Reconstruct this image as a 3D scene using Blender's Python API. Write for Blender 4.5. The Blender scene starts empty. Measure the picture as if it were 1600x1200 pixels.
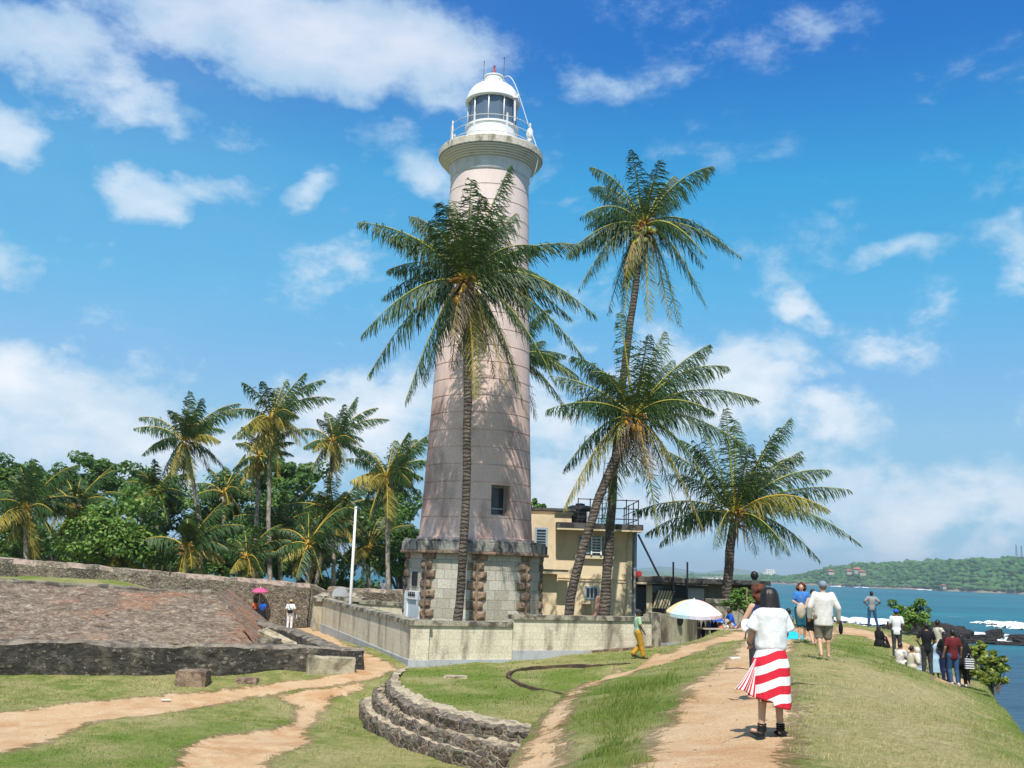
import bpy, bmesh, math, random
import numpy as np
from mathutils import Vector, Matrix, noise as mnoise
rnd = random.Random(7)
nrs = np.random.RandomState(11)
SC = bpy.context.scene
COL = SC.collection
PI = math.pi

# ------------------------------------------------------------------ camera
EYE = 9.0
PITCH, ROLL = math.radians(10.24), math.radians(2.0)
cam = bpy.data.cameras.new("camera")
cam.lens = 36.0; cam.sensor_width = 36.0; cam.clip_start = 0.1; cam.clip_end = 40000
camo = bpy.data.objects.new("camera", cam); COL.objects.link(camo)
CM = Matrix.Rotation(PI/2 + PITCH, 4, 'X') @ Matrix.Rotation(ROLL, 4, 'Z')
camo.matrix_world = Matrix.Translation((0, 0, EYE)) @ CM
SC.camera = camo
M3 = CM.to_3x3()

def ray(px, py): return M3 @ Vector(((px-800)/1600, -(py-600)/1600, -1))
def P(px, py, d):
    v = ray(px, py); return v*(d/v.y) + Vector((0, 0, EYE))
def G(px, py, z):
    v = ray(px, py); return v*((z-EYE)/v.z) + Vector((0, 0, EYE))

SC.view_settings.view_transform = 'Standard'
SC.view_settings.look = 'None'
SC.view_settings.exposure = 0.22
SC.view_settings.gamma = 1.0
SC.cycles.max_bounces = 6
SC.cycles.volume_bounces = 0
SC.cycles.transparent_max_bounces = 8
SC.cycles.use_adaptive_sampling = True
SC.cycles.caustics_reflective = False
SC.cycles.caustics_refractive = False

SUN_EL, SUN_AZ = math.radians(57), math.radians(-3)      # azimuth measured from behind the camera to the right
sdir = Vector((math.sin(SUN_AZ)*math.cos(SUN_EL), -math.cos(SUN_AZ)*math.cos(SUN_EL), math.sin(SUN_EL)))
sun = bpy.data.lights.new("sun", 'SUN'); sun.energy = 5.0; sun.angle = math.radians(0.5); sun.color = (1.0, 0.955, 0.88)
suno = bpy.data.objects.new("sun", sun); COL.objects.link(suno)
suno.rotation_euler = sdir.to_track_quat('Z', 'Y').to_euler(); suno.location = sdir*200

# ------------------------------------------------------------------ node helper
def C(r, g, b):
    f = lambda c: (c/255/12.92) if c/255 <= 0.04045 else ((c/255+0.055)/1.055)**2.4
    return (f(r), f(g), f(b), 1.0)

class NT:
    def __init__(s, tree): s.t = tree; s.n = tree.nodes; s.l = tree.links
    def new(s, kind, **kw):
        nd = s.n.new(kind)
        for k, v in kw.items(): setattr(nd, k, v)
        return nd
    def put(s, sock, v):
        if v is None: return
        if hasattr(v, 'links') or isinstance(v, bpy.types.NodeSocket): s.l.new(v, sock)
        else: sock.default_value = v
    def math(s, op, a, b=None, c=None, clamp=False):
        nd = s.new('ShaderNodeMath', operation=op, use_clamp=clamp)
        for i, v in enumerate((a, b, c)): s.put(nd.inputs[i], v)
        return nd.outputs[0]
    def vmath(s, op, a, b=None):
        nd = s.new('ShaderNodeVectorMath', operation=op)
        s.put(nd.inputs[0], a); s.put(nd.inputs[1], b)
        return nd.outputs['Value'] if op in ('LENGTH', 'DOT_PRODUCT') else nd.outputs['Vector']
    def mix(s, f, a, b, blend='MIX'):
        nd = s.new('ShaderNodeMix', data_type='RGBA', blend_type=blend)
        s.put(nd.inputs[0], f); s.put(nd.inputs[6], a); s.put(nd.inputs[7], b)
        return nd.outputs[2]
    def ramp(s, f, stops, interp='LINEAR'):
        nd = s.new('ShaderNodeValToRGB'); cr = nd.color_ramp; cr.interpolation = interp
        while len(cr.elements) < len(stops): cr.elements.new(0.5)
        for e, (p, c) in zip(cr.elements, stops):
            e.position = p; e.color = c if len(c) == 4 else (*c, 1)
        s.put(nd.inputs[0], f); return nd.outputs[0]
    def step(s, f, a, b):
        nd = s.new('ShaderNodeMapRange', interpolation_type='SMOOTHSTEP')
        s.put(nd.inputs[0], f); nd.inputs[1].default_value = a; nd.inputs[2].default_value = b
        return nd.outputs[0]
    def noise(s, scale, detail=4, rough=.55, vec=None, dist=0.0):
        nd = s.new('ShaderNodeTexNoise'); nd.inputs['Scale'].default_value = scale
        nd.inputs['Detail'].default_value = detail; nd.inputs['Roughness'].default_value = rough
        nd.inputs['Distortion'].default_value = dist
        s.put(nd.inputs['Vector'], vec); return nd.outputs[0]
    def voro(s, scale, vec=None, feature='F1', out='Distance', rnd_=1.0):
        nd = s.new('ShaderNodeTexVoronoi', feature=feature); nd.inputs['Scale'].default_value = scale
        nd.inputs['Randomness'].default_value = rnd_
        s.put(nd.inputs['Vector'], vec); return nd.outputs[out]
    def scalev(s, vec, sc):
        nd = s.new('ShaderNodeMapping'); s.put(nd.inputs[0], vec); nd.inputs['Scale'].default_value = sc
        return nd.outputs[0]
    def obj(s): return s.new('ShaderNodeTexCoord').outputs['Object']
    def uv(s): return s.new('ShaderNodeTexCoord').outputs['UV']
    def geo(s): return s.new('ShaderNodeNewGeometry').outputs['Position']
    def attr(s, name, out='Fac'):
        nd = s.new('ShaderNodeAttribute'); nd.attribute_name = name; return nd.outputs[out]
    def bump(s, h, strength=.5, dist=.02):
        nd = s.new('ShaderNodeBump'); nd.inputs['Strength'].default_value = strength
        nd.inputs['Distance'].default_value = dist; s.put(nd.inputs['Height'], h); return nd.outputs[0]

def material(name, fn=None, color=None, rough=.8, metal=0.0, spec=.3):
    m = bpy.data.materials.new(name); m.use_nodes = True
    s = NT(m.node_tree); s.n.clear()
    out = s.new('ShaderNodeOutputMaterial'); b = s.new('ShaderNodeBsdfPrincipled')
    b.inputs['Roughness'].default_value = rough; b.inputs['Metallic'].default_value = metal
    b.inputs['Specular IOR Level'].default_value = spec
    s.l.new(b.outputs[0], out.inputs[0])
    if color is not None: b.inputs['Base Color'].default_value = color
    if fn: fn(s, b, out)
    return m

# ------------------------------------------------------------------ world: physical sky with clouds
world = bpy.data.worlds.new("World"); SC.world = world; world.use_nodes = True
s = NT(world.node_tree); s.n.clear()
wo = s.new('ShaderNodeOutputWorld'); bg = s.new('ShaderNodeBackground'); s.l.new(bg.outputs[0], wo.inputs[0])
sky = s.new('ShaderNodeTexSky', sky_type='NISHITA'); sky.sun_disc = False
sky.sun_elevation = SUN_EL
sky.sun_rotation = PI - SUN_AZ
sky.altitude = 0; sky.air_density = 1.0; sky.dust_density = 0.0; sky.ozone_density = 1.0
SKY_S = 0.10
bg.inputs['Strength'].default_value = SKY_S
dirv = s.new('ShaderNodeTexCoord').outputs['Generated']
sep = s.new('ShaderNodeSeparateXYZ'); s.l.new(dirv, sep.inputs[0])
az = s.math('ARCTAN2', sep.outputs[0], sep.outputs[1]); el = s.math('ARCSINE', sep.outputs[2])
comb = s.new('ShaderNodeCombineXYZ'); s.l.new(az, comb.inputs[0]); s.l.new(el, comb.inputs[1])
ae = comb.outputs[0]
warp = s.new('ShaderNodeTexNoise'); warp.inputs['Scale'].default_value = 7; warp.inputs['Detail'].default_value = 5
s.l.new(dirv, warp.inputs['Vector'])
wv = s.vmath('SCALE', s.vmath('SUBTRACT', warp.outputs['Color'], (.5, .5, .5))); wv.node.inputs['Scale'].default_value = .16
aew = s.vmath('ADD', ae, wv)
def azel(px, py):
    v = ray(px, py).normalized(); return math.atan2(v.x, v.y), math.asin(v.z)
CLOUDS = [(60, 40, 190, 85, 1.0), (300, 50, 160, 60, .9), (480, 50, 270, 85, 1.25), (600, 100, 190, 75, 1.1), (230, 170, 140, 42, .62), (5, 215, 60, 50, .72),
 (255, 315, 75, 45, .75), (330, 280, 60, 30, .5), (460, 305, 50, 28, .65), (620, 250, 120, 55, .68), (490, 430, 110, 30, .45), (0, 385, 70, 45, .5),
 (20, 590, 140, 80, 1.3), (190, 660, 220, 75, 1.15), (90, 690, 260, 70, 1.2), (570, 630, 120, 66, 1.3), (380, 680, 140, 60, 1.0), (420, 690, 160, 60, .8), (330, 630, 120, 40, .6),
 (1180, 610, 125, 70, 1.05), (1290, 650, 100, 50, .75), (1080, 650, 130, 90, .9), (1255, 515, 66, 32, .9), (1420, 415, 75, 28, .7), (1590, 410, 60, 36, .75), (1375, 535, 70, 28, .55),
 (1440, 790, 120, 52, 1.05), (1570, 790, 100, 62, .95), (1340, 760, 75, 50, .85), (1300, 830, 140, 55, .6), (940, 115, 60, 24, .38), (1290, 60, 100, 30, .3), (1360, 45, 50, 30, .35),
 (880, 750, 130, 80, .85), (980, 700, 90, 60, .7), (1240, 740, 90, 45, .7), (1500, 860, 160, 34, .55), (900, 850, 220, 50, .5), (860, 630, 60, 70, .8), (860, 290, 50, 12, .3), (1060, 790, 150, 50, .7)]
f = None
for (px, py, rx, ry, w) in CLOUDS:
    a0, e0 = azel(px, py)
    q = s.vmath('MULTIPLY', s.vmath('SUBTRACT', aew, (a0, e0, 0)), (1600/rx/1.0, 1600/ry, 0))
    l = s.vmath('LENGTH', q)
    v = s.math('MULTIPLY_ADD', l, -w*.75, w)
    f = v if f is None else s.math('MAXIMUM', f, v)
# clouds elsewhere in the sky, out of the photograph's view
far_n = s.noise(2.3, 5, .6, dirv)
outv = s.step(s.math('ABSOLUTE', az), .52, .8)
f = s.math('MAXIMUM', f, s.math('MULTIPLY', s.math('MULTIPLY_ADD', far_n, 3.0, -1.25), outv))
n1 = s.noise(9, 9, .62, s.scalev(dirv, (1, 1, 1.8)), .3)
n2 = s.noise(30, 9, .66, s.scalev(dirv, (1, 1, 1.5)))
veil = s.math('MULTIPLY', s.step(az, .15, -.45), .10)
dens = s.math('ADD', f, s.math('MULTIPLY_ADD', n1, 1.5, -.80))
dens = s.math('ADD', dens, s.math('MULTIPLY', s.math('SUBTRACT', n2, .5), s.math('MULTIPLY_ADD', s.step(el, .10, .40), -.55, 1.2)))
cf = s.step(dens, -.04, .60)
cf = s.math('MAXIMUM', s.math('MULTIPLY', cf, s.math('MULTIPLY_ADD', s.step(el, .12, .45), -.20, .95)), veil)
n3 = s.noise(5, 6, .6, s.scalev(dirv, (1, 1, 2.5)))
lit = s.step(n3, .38, .62)
bright = s.math('MULTIPLY_ADD', s.step(dens, .3, 1.3), .5, s.math('MULTIPLY', lit, .5))
ccol = s.mix(bright, tuple(c/SKY_S for c in C(176, 206, 228)[:3])+(1,), tuple(c/SKY_S for c in C(238, 241, 246)[:3])+(1,))
# grade the physical sky to the deep tropical blue of the place, channel by channel
sc_ = s.new('ShaderNodeSeparateColor'); s.l.new(sky.outputs[0], sc_.inputs[0]); cc_ = s.new('ShaderNodeCombineColor')
for i, st_ in enumerate(([(.0, .002), (.07, .008), (.116, .018), (.153, .045), (.22, .12), (.30, .22), (.394, .29), (.78, .33), (1, .36)],
                         [(.0, .02), (.1, .07), (.192, .185), (.247, .36), (.33, .455), (.456, .50), (.553, .56), (.84, .60), (1, .61)],
                         [(.0, .15), (.2, .40), (.336, .56), (.41, .68), (.53, .76), (.65, .79), (.70, .78), (1, .74)])):
    v = s.ramp(s.math('MULTIPLY', sc_.outputs[i], .1), [(p, (c, c, c)) for p, c in st_])
    s.l.new(s.math('MULTIPLY', v, (.84, .88, .93)[i]/SKY_S), cc_.inputs[i])
skc = cc_.outputs[0]
s.l.new(s.mix(cf, skc, ccol), bg.inputs['Color'])
world.cycles.sampling_method = 'MANUAL'; world.cycles.sample_map_resolution = 1024

# ------------------------------------------------------------------ object helpers
def tag(o, label=None, cat=None, group=None, kind=None):
    if label: o['label'] = label
    if cat: o['category'] = cat
    if group: o['group'] = group
    if kind: o['kind'] = kind
    return o
def thing(name, label, cat, loc=(0, 0, 0), rz=0.0, group=None):
    o = bpy.data.objects.new(name, None); COL.objects.link(o)
    o.empty_display_size = .2; o.location = loc; o.rotation_euler = (0, 0, rz)
    return tag(o, label, cat, group)
def uvbox(me):
    n = len(me.loops)
    if not n: return
    lay = me.uv_layers.new(name="UVMap")
    co = np.empty(len(me.vertices)*3, 'f'); me.vertices.foreach_get('co', co); co = co.reshape(-1, 3)
    vi = np.empty(n, 'i'); me.loops.foreach_get('vertex_index', vi)
    nr = np.empty(len(me.polygons)*3, 'f'); me.polygons.foreach_get('normal', nr); nr = nr.reshape(-1, 3)
    lt = np.empty(len(me.polygons), 'i'); me.polygons.foreach_get('loop_total', lt)
    ln = np.repeat(nr, lt, axis=0); c = co[vi]
    tx, ty = -ln[:, 1], ln[:, 0]; L = np.sqrt(tx*tx+ty*ty)+1e-9
    u = (c[:, 0]*tx+c[:, 1]*ty)/L; v = c[:, 2].copy()
    flat = np.abs(ln[:, 2]) > .75
    u[flat] = c[flat, 0]; v[flat] = c[flat, 1]
    uv = np.stack([u, v], 1).astype('f').ravel(); lay.data.foreach_set('uv', uv)
def link(name, me, mats, parent=None, smooth=False, uv=True):
    if not isinstance(mats, (list, tuple)): mats = [mats]
    for m in mats: me.materials.append(m)
    if smooth and len(me.polygons): me.polygons.foreach_set('use_smooth', np.ones(len(me.polygons), bool))
    if uv and not me.uv_layers: uvbox(me)
    o = bpy.data.objects.new(name, me); COL.objects.link(o)
    if parent is not None: o.parent = parent
    return o
class MB:
    """collects simple solids in world coordinates and links them as one mesh"""
    def __init__(s): s.V = []; s.F = []; s.MI = []; s.mi = 0
    def add(s, V, F):
        b = len(s.V); s.V += [tuple(v) for v in V]; s.F += [tuple(i+b for i in f) for f in F]; s.MI += [s.mi]*len(F); return s
    def box(s, x0, x1, y0, y1, z0, z1):
        V = [(x, y, z) for z in (z0, z1) for (x, y) in ((x0, y0), (x1, y0), (x1, y1), (x0, y1))]
        return s.add(V, [(3, 2, 1, 0), (4, 5, 6, 7), (0, 1, 5, 4), (1, 2, 6, 5), (2, 3, 7, 6), (3, 0, 4, 7)])
    def obox(s, c, ax, ay, az, hx, hy, hz):
        c = Vector(c); V = []
        for k in (-1, 1):
            for (i, j) in ((-1, -1), (1, -1), (1, 1), (-1, 1)): V.append(c+ax*(i*hx)+ay*(j*hy)+az*(k*hz))
        return s.add(V, [(3, 2, 1, 0), (4, 5, 6, 7), (0, 1, 5, 4), (1, 2, 6, 5), (2, 3, 7, 6), (3, 0, 4, 7)])
    def wallbox(s, p, q, thick, z0, z1, off=0.0):
        """box along p->q (xy), thickness to the left of the direction"""
        p = Vector((p[0], p[1])); q = Vector((q[0], q[1])); d = (q-p).normalized(); n = Vector((-d.y, d.x))
        a, b = p+n*off, q+n*off; c, e = b+n*thick, a+n*thick
        V = [(v.x, v.y, z) for z in (z0, z1) for v in (a, b, c, e)]
        return s.add(V, [(3, 2, 1, 0), (4, 5, 6, 7), (0, 1, 5, 4), (1, 2, 6, 5), (2, 3, 7, 6), (3, 0, 4, 7)])
    def tube(s, pts, rad, n=8, cap=True):
        pts = [Vector(p) for p in pts]
        if not isinstance(rad, (list, tuple)): rad = [rad]*len(pts)
        V = []; ref = Vector((0.13, 0.21, 1)).normalized()
        t0 = (pts[1]-pts[0]).normalized()
        if abs(t0.dot(ref)) > .95: ref = Vector((1, 0.1, 0)).normalized()
        for i, p in enumerate(pts):
            t = (pts[min(i+1, len(pts)-1)]-pts[max(i-1, 0)]).normalized()
            a = t.cross(ref)
            if a.length < 1e-3: a = t.orthogonal()
            a.normalize(); b = t.cross(a)
            for k in range(n):
                th = 2*PI*k/n; V.append(p+a*(math.cos(th)*rad[i])+b*(math.sin(th)*rad[i]))
        F = [(i*n+k, (i+1)*n+k, (i+1)*n+(k+1) % n, i*n+(k+1) % n) for i in range(len(pts)-1) for k in range(n)]
        if cap: F += [tuple(range(n)), tuple(reversed(range((len(pts)-1)*n, len(pts)*n)))]
        return s.add(V, F)
    def lathe(s, prof, cx, cy, n=48, cap=True):
        V = []
        for (r, z) in prof:
            for k in range(n): V.append((cx+r*math.cos(2*PI*k/n), cy+r*math.sin(2*PI*k/n), z))
        F = [(i*n+k, i*n+(k+1) % n, (i+1)*n+(k+1) % n, (i+1)*n+k) for i in range(len(prof)-1) for k in range(n)]
        if cap: F += [tuple(reversed(range(n))), tuple(range((len(prof)-1)*n, len(prof)*n))]
        return s.add(V, F)
    def ell(s, c, rx, ry, rz, nu=12, nv=8):
        prof = [(math.sin(PI*i/nv), -math.cos(PI*i/nv)) for i in range(nv+1)]; V = []
        for (r, z) in prof:
            for k in range(nu): V.append((c[0]+rx*r*math.cos(2*PI*k/nu), c[1]+ry*r*math.sin(2*PI*k/nu), c[2]+rz*z))
        F = [(i*nu+k, i*nu+(k+1) % nu, (i+1)*nu+(k+1) % nu, (i+1)*nu+k) for i in range(nv) for k in range(nu)]
        return s.add(V, F)
    def prism(s, pts, z0, z1):
        n = len(pts); V = [(x, y, z0) for x, y in pts]+[(x, y, z1) for x, y in pts]
        return s.add(V, [tuple(reversed(range(n))), tuple(range(n, 2*n))]+[(i, (i+1) % n, n+(i+1) % n, n+i) for i in range(n)])
    def mesh(s, name, origin=(0, 0, 0)):
        me = bpy.data.meshes.new(name); o = Vector(origin)
        me.from_pydata([(v[0]-o.x, v[1]-o.y, v[2]-o.z) for v in s.V], [], s.F); 
        if any(s.MI): me.polygons.foreach_set('material_index', s.MI)
        me.update(); return me
    def build(s, name, mats, parent=None, smooth=False, local=False, bevel=0):
        org = (0, 0, 0) if (parent is None or local) else world_loc(parent)
        me = s.mesh(name, org)
        if bevel:
            bm = bmesh.new(); bm.from_mesh(me)
            bmesh.ops.bevel(bm, geom=list(bm.edges), offset=bevel, segments=1, affect='EDGES', profile=.5)
            bm.to_mesh(me); bm.free()
        return link(name, me, mats, parent, smooth)
def world_loc(o):
    v = Vector((0, 0, 0))
    while o is not None: v += o.location; o = o.parent
    return v
def bez(a, b, c, n):
    return [a*(1-t)*(1-t)+b*2*t*(1-t)+c*t*t for t in [i/(n-1) for i in range(n)]]
def bez4(a, b, c, d, n):
    return [a*(1-t)**3+b*3*t*(1-t)**2+c*3*t*t*(1-t)+d*t**3 for t in [i/(n-1) for i in range(n)]]
def grid_mesh(name, X, Y, Z, attrs=None):
    """X,Y 1-D, Z 2-D [len(Y),len(X)]"""
    nx, ny = len(X), len(Y); gx, gy = np.meshgrid(X, Y)
    co = np.stack([gx, gy, Z], 2).reshape(-1, 3).astype('f')
    i = np.arange(ny-1)[:, None]*nx+np.arange(nx-1)[None, :]
    q = np.stack([i, i+1, i+nx+1, i+nx], 2).reshape(-1, 4)
    return np_mesh(name, co, q, attrs)
def np_mesh(name, co, q, attrs=None, tri=False):
    me = bpy.data.meshes.new(name); k = q.shape[1]
    me.vertices.add(len(co)); me.vertices.foreach_set('co', np.ascontiguousarray(co, 'f').ravel())
    me.loops.add(q.size); me.loops.foreach_set('vertex_index', np.ascontiguousarray(q, 'i').ravel())
    me.polygons.add(len(q)); me.polygons.foreach_set('loop_start', np.arange(0, q.size, k, dtype='i'))
    me.polygons.foreach_set('loop_total', np.full(len(q), k, 'i'))
    me.update(calc_edges=True); me.validate()
    for nm, a in (attrs or {}).items():
        at = me.attributes.new(nm, 'FLOAT', 'POINT'); at.data.foreach_set('value', np.ascontiguousarray(a, 'f').ravel())
    return me

# ------------------------------------------------------------------ materials
def paler_top(s, o, c):  # scattered reddish-brown patches, then a paler tone towards the top of the shaft
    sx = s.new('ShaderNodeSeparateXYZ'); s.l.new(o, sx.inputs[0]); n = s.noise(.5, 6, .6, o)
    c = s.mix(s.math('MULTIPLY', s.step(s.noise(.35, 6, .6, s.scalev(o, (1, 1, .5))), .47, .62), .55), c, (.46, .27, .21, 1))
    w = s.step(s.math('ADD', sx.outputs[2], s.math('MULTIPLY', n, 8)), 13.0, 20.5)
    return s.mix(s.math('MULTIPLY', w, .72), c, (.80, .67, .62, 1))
def weathered(name, base, stain, lo=.42, hi=.62, scale=1.2, rough=.88, bs=25, bump=.35, extra=None, streak=True, coord='obj', fine=.18):
    def fn(s, b, out):
        o = s.obj()
        n = s.noise(scale, 7, .62, s.scalev(o, (1, 1, .45)) if streak else o, .4)
        m = s.step(n, lo, hi)
        col = s.mix(m, base, stain)
        n2 = s.noise(bs, 5, .6, o)
        col = s.mix(fine, col, s.ramp(n2, [(.3, (0.03, .03, .03)), (.5, (.5, .5, .5)), (.7, (1, 1, 1))]), 'OVERLAY')
        if extra: col = extra(s, o, col)
        s.put(b.inputs['Base Color'], col)
        s.put(b.inputs['Normal'], s.bump(n2, bump, .03))
    return material(name, fn, rough=rough)

def rubble(name, cols, mortar, scale=3.2, brick=None, darkness=0, bump=1.0, stretch=(1, 1, 1.5), dark=C(30, 28, 25), dlo=.5, dhi=.62):
    """old masonry of mixed stones: cell colours, mortar joints, black weathering"""
    def fn(s, b, out):
        o = s.obj()
        wn = s.new('ShaderNodeTexNoise'); wn.inputs['Scale'].default_value = 3; s.l.new(o, wn.inputs['Vector'])
        w2 = s.vmath('SCALE', wn.outputs['Color']); w2.node.inputs['Scale'].default_value = .12
        v = s.scalev(s.vmath('ADD', o, w2), stretch); fv = s.noise(2.2, 8, .72, o, .8)
        vn = s.new('ShaderNodeTexVoronoi'); vn.inputs['Scale'].default_value = scale; s.l.new(v, vn.inputs['Vector'])
        edge = s.voro(scale, v, 'DISTANCE_TO_EDGE')
        cell = s.new('ShaderNodeSeparateColor'); s.l.new(vn.outputs['Color'], cell.inputs[0])
        k = len(cols)
        col = s.ramp(cell.outputs[0], [((i+.5)/k, c) for i, c in enumerate(cols)])
        jm = s.math('MULTIPLY', s.math('SUBTRACT', 1.0, s.step(edge, .01, .09)), s.step(fv, .40, .60))
        col = s.mix(.45, col, s.ramp(fv, [(.32, cols[2 % k]), (.48, cols[0]), (.62, cols[3 % k]), (.72, mortar)]))
        patch = s.noise(1.1, 9, .72, o, .7)
        col = s.mix(jm, col, mortar)
        if brick:
            col = s.mix(s.math('MULTIPLY', s.step(patch, .50, .62), .55), col, brick)
        dn = s.noise(1.6, 8, .68, s.scalev(o, (1, 1, .7)), .6)
        col = s.mix(s.math('MULTIPLY', s.step(dn, dlo, dhi), .85), col, dark)
        n2 = s.noise(14, 6, .65, o)
        n4 = s.noise(45, 3, .6, o)
        spk = s.step(n4, .60, .68)
        col = s.mix(s.math('MULTIPLY', spk, .35), col, mortar)
        col = s.mix(.55, col, s.ramp(n2, [(.3, (.05, .05, .05)), (.7, (.95, .95, .95))]), 'OVERLAY')
        s.put(b.inputs['Base Color'], col)
        h = s.math('ADD', s.math('MULTIPLY', s.step(edge, 0, .18), .5), s.math('ADD', s.math('MULTIPLY', n2, 1.2), fv))
        s.put(b.inputs['Normal'], s.bump(h, bump, .05))
    return material(name, fn, rough=.92, spec=.15)

def blocks(name, c1, c2, mortar, bw, bh, ms=.012, stain=C(60, 55, 45), slo=.5, shi=.68, bump=.5, under=None, rough=.9, samt=.85, streak=.35):
    def fn(s, b, out):
        o = s.obj(); u = s.uv()
        br = s.new('ShaderNodeTexBrick'); s.l.new(u, br.inputs['Vector'])
        br.inputs['Scale'].default_value = 1; br.inputs['Brick Width'].default_value = bw
        br.inputs['Row Height'].default_value = bh; br.inputs['Mortar Size'].default_value = ms
        br.inputs['Mortar Smooth'].default_value = .4; br.inputs['Bias'].default_value = -.1
        br.inputs['Color1'].default_value = c1; br.inputs['Color2'].default_value = c2; br.inputs['Mortar'].default_value = mortar
        col = br.outputs['Color']
        n = s.noise(1.5, 8, .65, s.scalev(o, (1, 1, streak)), .5)
        n2 = s.noise(18, 5, .6, o)
        col = s.mix(s.math('MULTIPLY', s.step(n, slo, shi), samt), col, stain)
        col = s.mix(.35, col, s.ramp(n2, [(.3, (.1, .1, .1)), (.7, (.9, .9, .9))]), 'OVERLAY')
        s.put(b.inputs['Base Color'], col)
        h = s.math('SUBTRACT', s.math('MULTIPLY', n2, .5), br.outputs['Fac'])
        s.put(b.inputs['Normal'], s.bump(h, bump, .03))
    return material(name, fn, rough=rough, spec=.2)

MAT = {}
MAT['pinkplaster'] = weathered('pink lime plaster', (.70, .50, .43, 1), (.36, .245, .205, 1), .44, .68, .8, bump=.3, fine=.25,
    extra=paler_top)
MAT['paleplaster'] = weathered('pale lime plaster', (.70, .65, .62, 1), (.52, .48, .45, 1), .45, .66, .9, bump=.25, fine=.2)
MAT['gallery'] = weathered('old cream concrete', (.72, .67, .58, 1), (.55, .49, .39, 1), .54, .74, 1.6, bump=.4, fine=.25)
MAT['galleryrim'] = weathered('lichened concrete', (.56, .50, .41, 1), (.26, .23, .17, 1), .48, .66, 3.0, bump=.6, fine=.4)
MAT['white'] = weathered('white paint', (.78, .78, .76, 1), (.55, .50, .42, 1), .62, .78, 4, rough=.5, bump=.1, fine=.06)
MAT['whitemetal'] = weathered('rusting white metal', (.72, .70, .67, 1), (.30, .15, .08, 1), .60, .70, 9, rough=.5, bump=.1, fine=.1)
MAT['cornice'] = weathered('blackened stone cornice', (.30, .285, .25, 1), (.05, .05, .048, 1), .42, .6, 2.6, bump=.8, fine=.45)
MAT['ashlar'] = blocks('grey ashlar', (.52, .48, .40, 1), (.34, .30, .235, 1), (.24, .215, .18, 1), .62, .40, .011, stain=(.16, .15, .13, 1), slo=.55, shi=.75)
MAT['quoin'] = weathered('rough brown stone', (.29, .20, .135, 1), (.12, .085, .06, 1), .42, .62, 3.5, bump=1.0, fine=.5)
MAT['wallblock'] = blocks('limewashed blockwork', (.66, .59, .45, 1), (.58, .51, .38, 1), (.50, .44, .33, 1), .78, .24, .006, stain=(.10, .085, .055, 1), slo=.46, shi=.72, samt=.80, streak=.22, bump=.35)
MAT['coping'] = weathered('stained coping', (.36, .32, .24, 1), (.09, .08, .06, 1), .42, .6, 2.4, bump=.7, fine=.4)
MAT['plinth'] = weathered('grey render', (.40, .41, .42, 1), (.25, .25, .25, 1), .48, .68, 1.2, bump=.2, fine=.15)
def patina(name, stops, sc=5.0, patches=(), specks=(.5, .44, .34, 1), sp=(.535, .62), spa=.85, bump=1.0, holes=.5, stretch=(1, 1, 1.4)):
    """old lime masonry: fine broken colour, loose light stones, dark pits and large weathered patches"""
    def fn(s, b, out):
        o = s.obj(); v = s.scalev(o, stretch)
        n = s.noise(sc, 10, .74, v, .6); col = s.ramp(n, stops)
        vn = s.new('ShaderNodeTexVoronoi'); vn.inputs['Scale'].default_value = sc*1.7; s.l.new(v, vn.inputs['Vector'])
        cell = s.new('ShaderNodeSeparateColor'); s.l.new(vn.outputs['Color'], cell.inputs[0])
        stone = s.math('MULTIPLY', s.step(cell.outputs[0], .62, .70), s.step(vn.outputs['Distance'], .42, .25))
        col = s.mix(s.math('MULTIPLY', stone, .45), col, specks)
        for k, (c, scale, lo, hi, amt) in enumerate(patches):
            pn = s.noise(scale, 8, .66, s.vmath('ADD', s.scalev(o, (1, 1, .8)), (k*7.3, k*3.1, 0)), .5)
            col = s.mix(s.math('MULTIPLY', s.step(pn, lo, hi), amt), col, c)
        n4 = s.noise(sc*3.2, 5, .68, v); col = s.mix(s.math('MULTIPLY', s.step(n4, *sp), spa), col, specks)
        n5 = s.noise(sc*1.9, 6, .72, s.vmath('ADD', v, (9, 4, 2))); col = s.mix(s.math('MULTIPLY', s.step(n5, .55, .65), holes), col, (.025, .02, .016, 1))
        s.put(b.inputs['Base Color'], col)
        h = s.math('ADD', s.math('MULTIPLY', n, 1.6), s.math('ADD', s.math('MULTIPLY', stone, .35), s.math('MULTIPLY', n5, -1.0)))
        s.put(b.inputs['Normal'], s.bump(h, bump, .09))
    return material(name, fn, rough=.93, spec=.12)
MAT['rubble'] = patina('old rampart rubble', [(.30, (.05, .04, .03, 1)), (.45, (.17, .135, .10, 1)), (.58, (.30, .25, .18, 1)), (.72, (.46, .39, .29, 1))], 3.6, [((.06, .055, .045, 1), .5, .48, .62, .7), ((.36, .26, .19, 1), .35, .56, .66, .4)], holes=.8)
MAT['bastion'] = patina('brick and rubble talus', [(.32, (.07, .045, .03, 1)), (.44, (.17, .12, .085, 1)), (.56, (.27, .205, .145, 1)), (.68, (.56, .46, .34, 1))], 2.3, [((.13, .10, .075, 1), .40, .48, .64, .55), ((.42, .17, .08, 1), .22, .50, .62, .55), ((.42, .34, .24, 1), .9, .54, .70, .5)], holes=.7, spa=.5, stretch=(1, 1, 1.4))
MAT['darkwall'] = patina('blackened rampart wall', [(.32, (.03, .027, .024, 1)), (.48, (.08, .07, .058, 1)), (.58, (.15, .125, .10, 1)), (.70, (.27, .23, .18, 1))], 2.6, [((.045, .043, .040, 1), .55, .46, .58, .7), ((.20, .17, .13, 1), .8, .54, .68, .75)], sp=(.60, .68), spa=.8, holes=.4)
MAT['darktop'] = weathered('worn wall top', (.24, .20, .15, 1), (.08, .068, .055, 1), .40, .62, 2.2, bump=.8, fine=.45)
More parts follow.
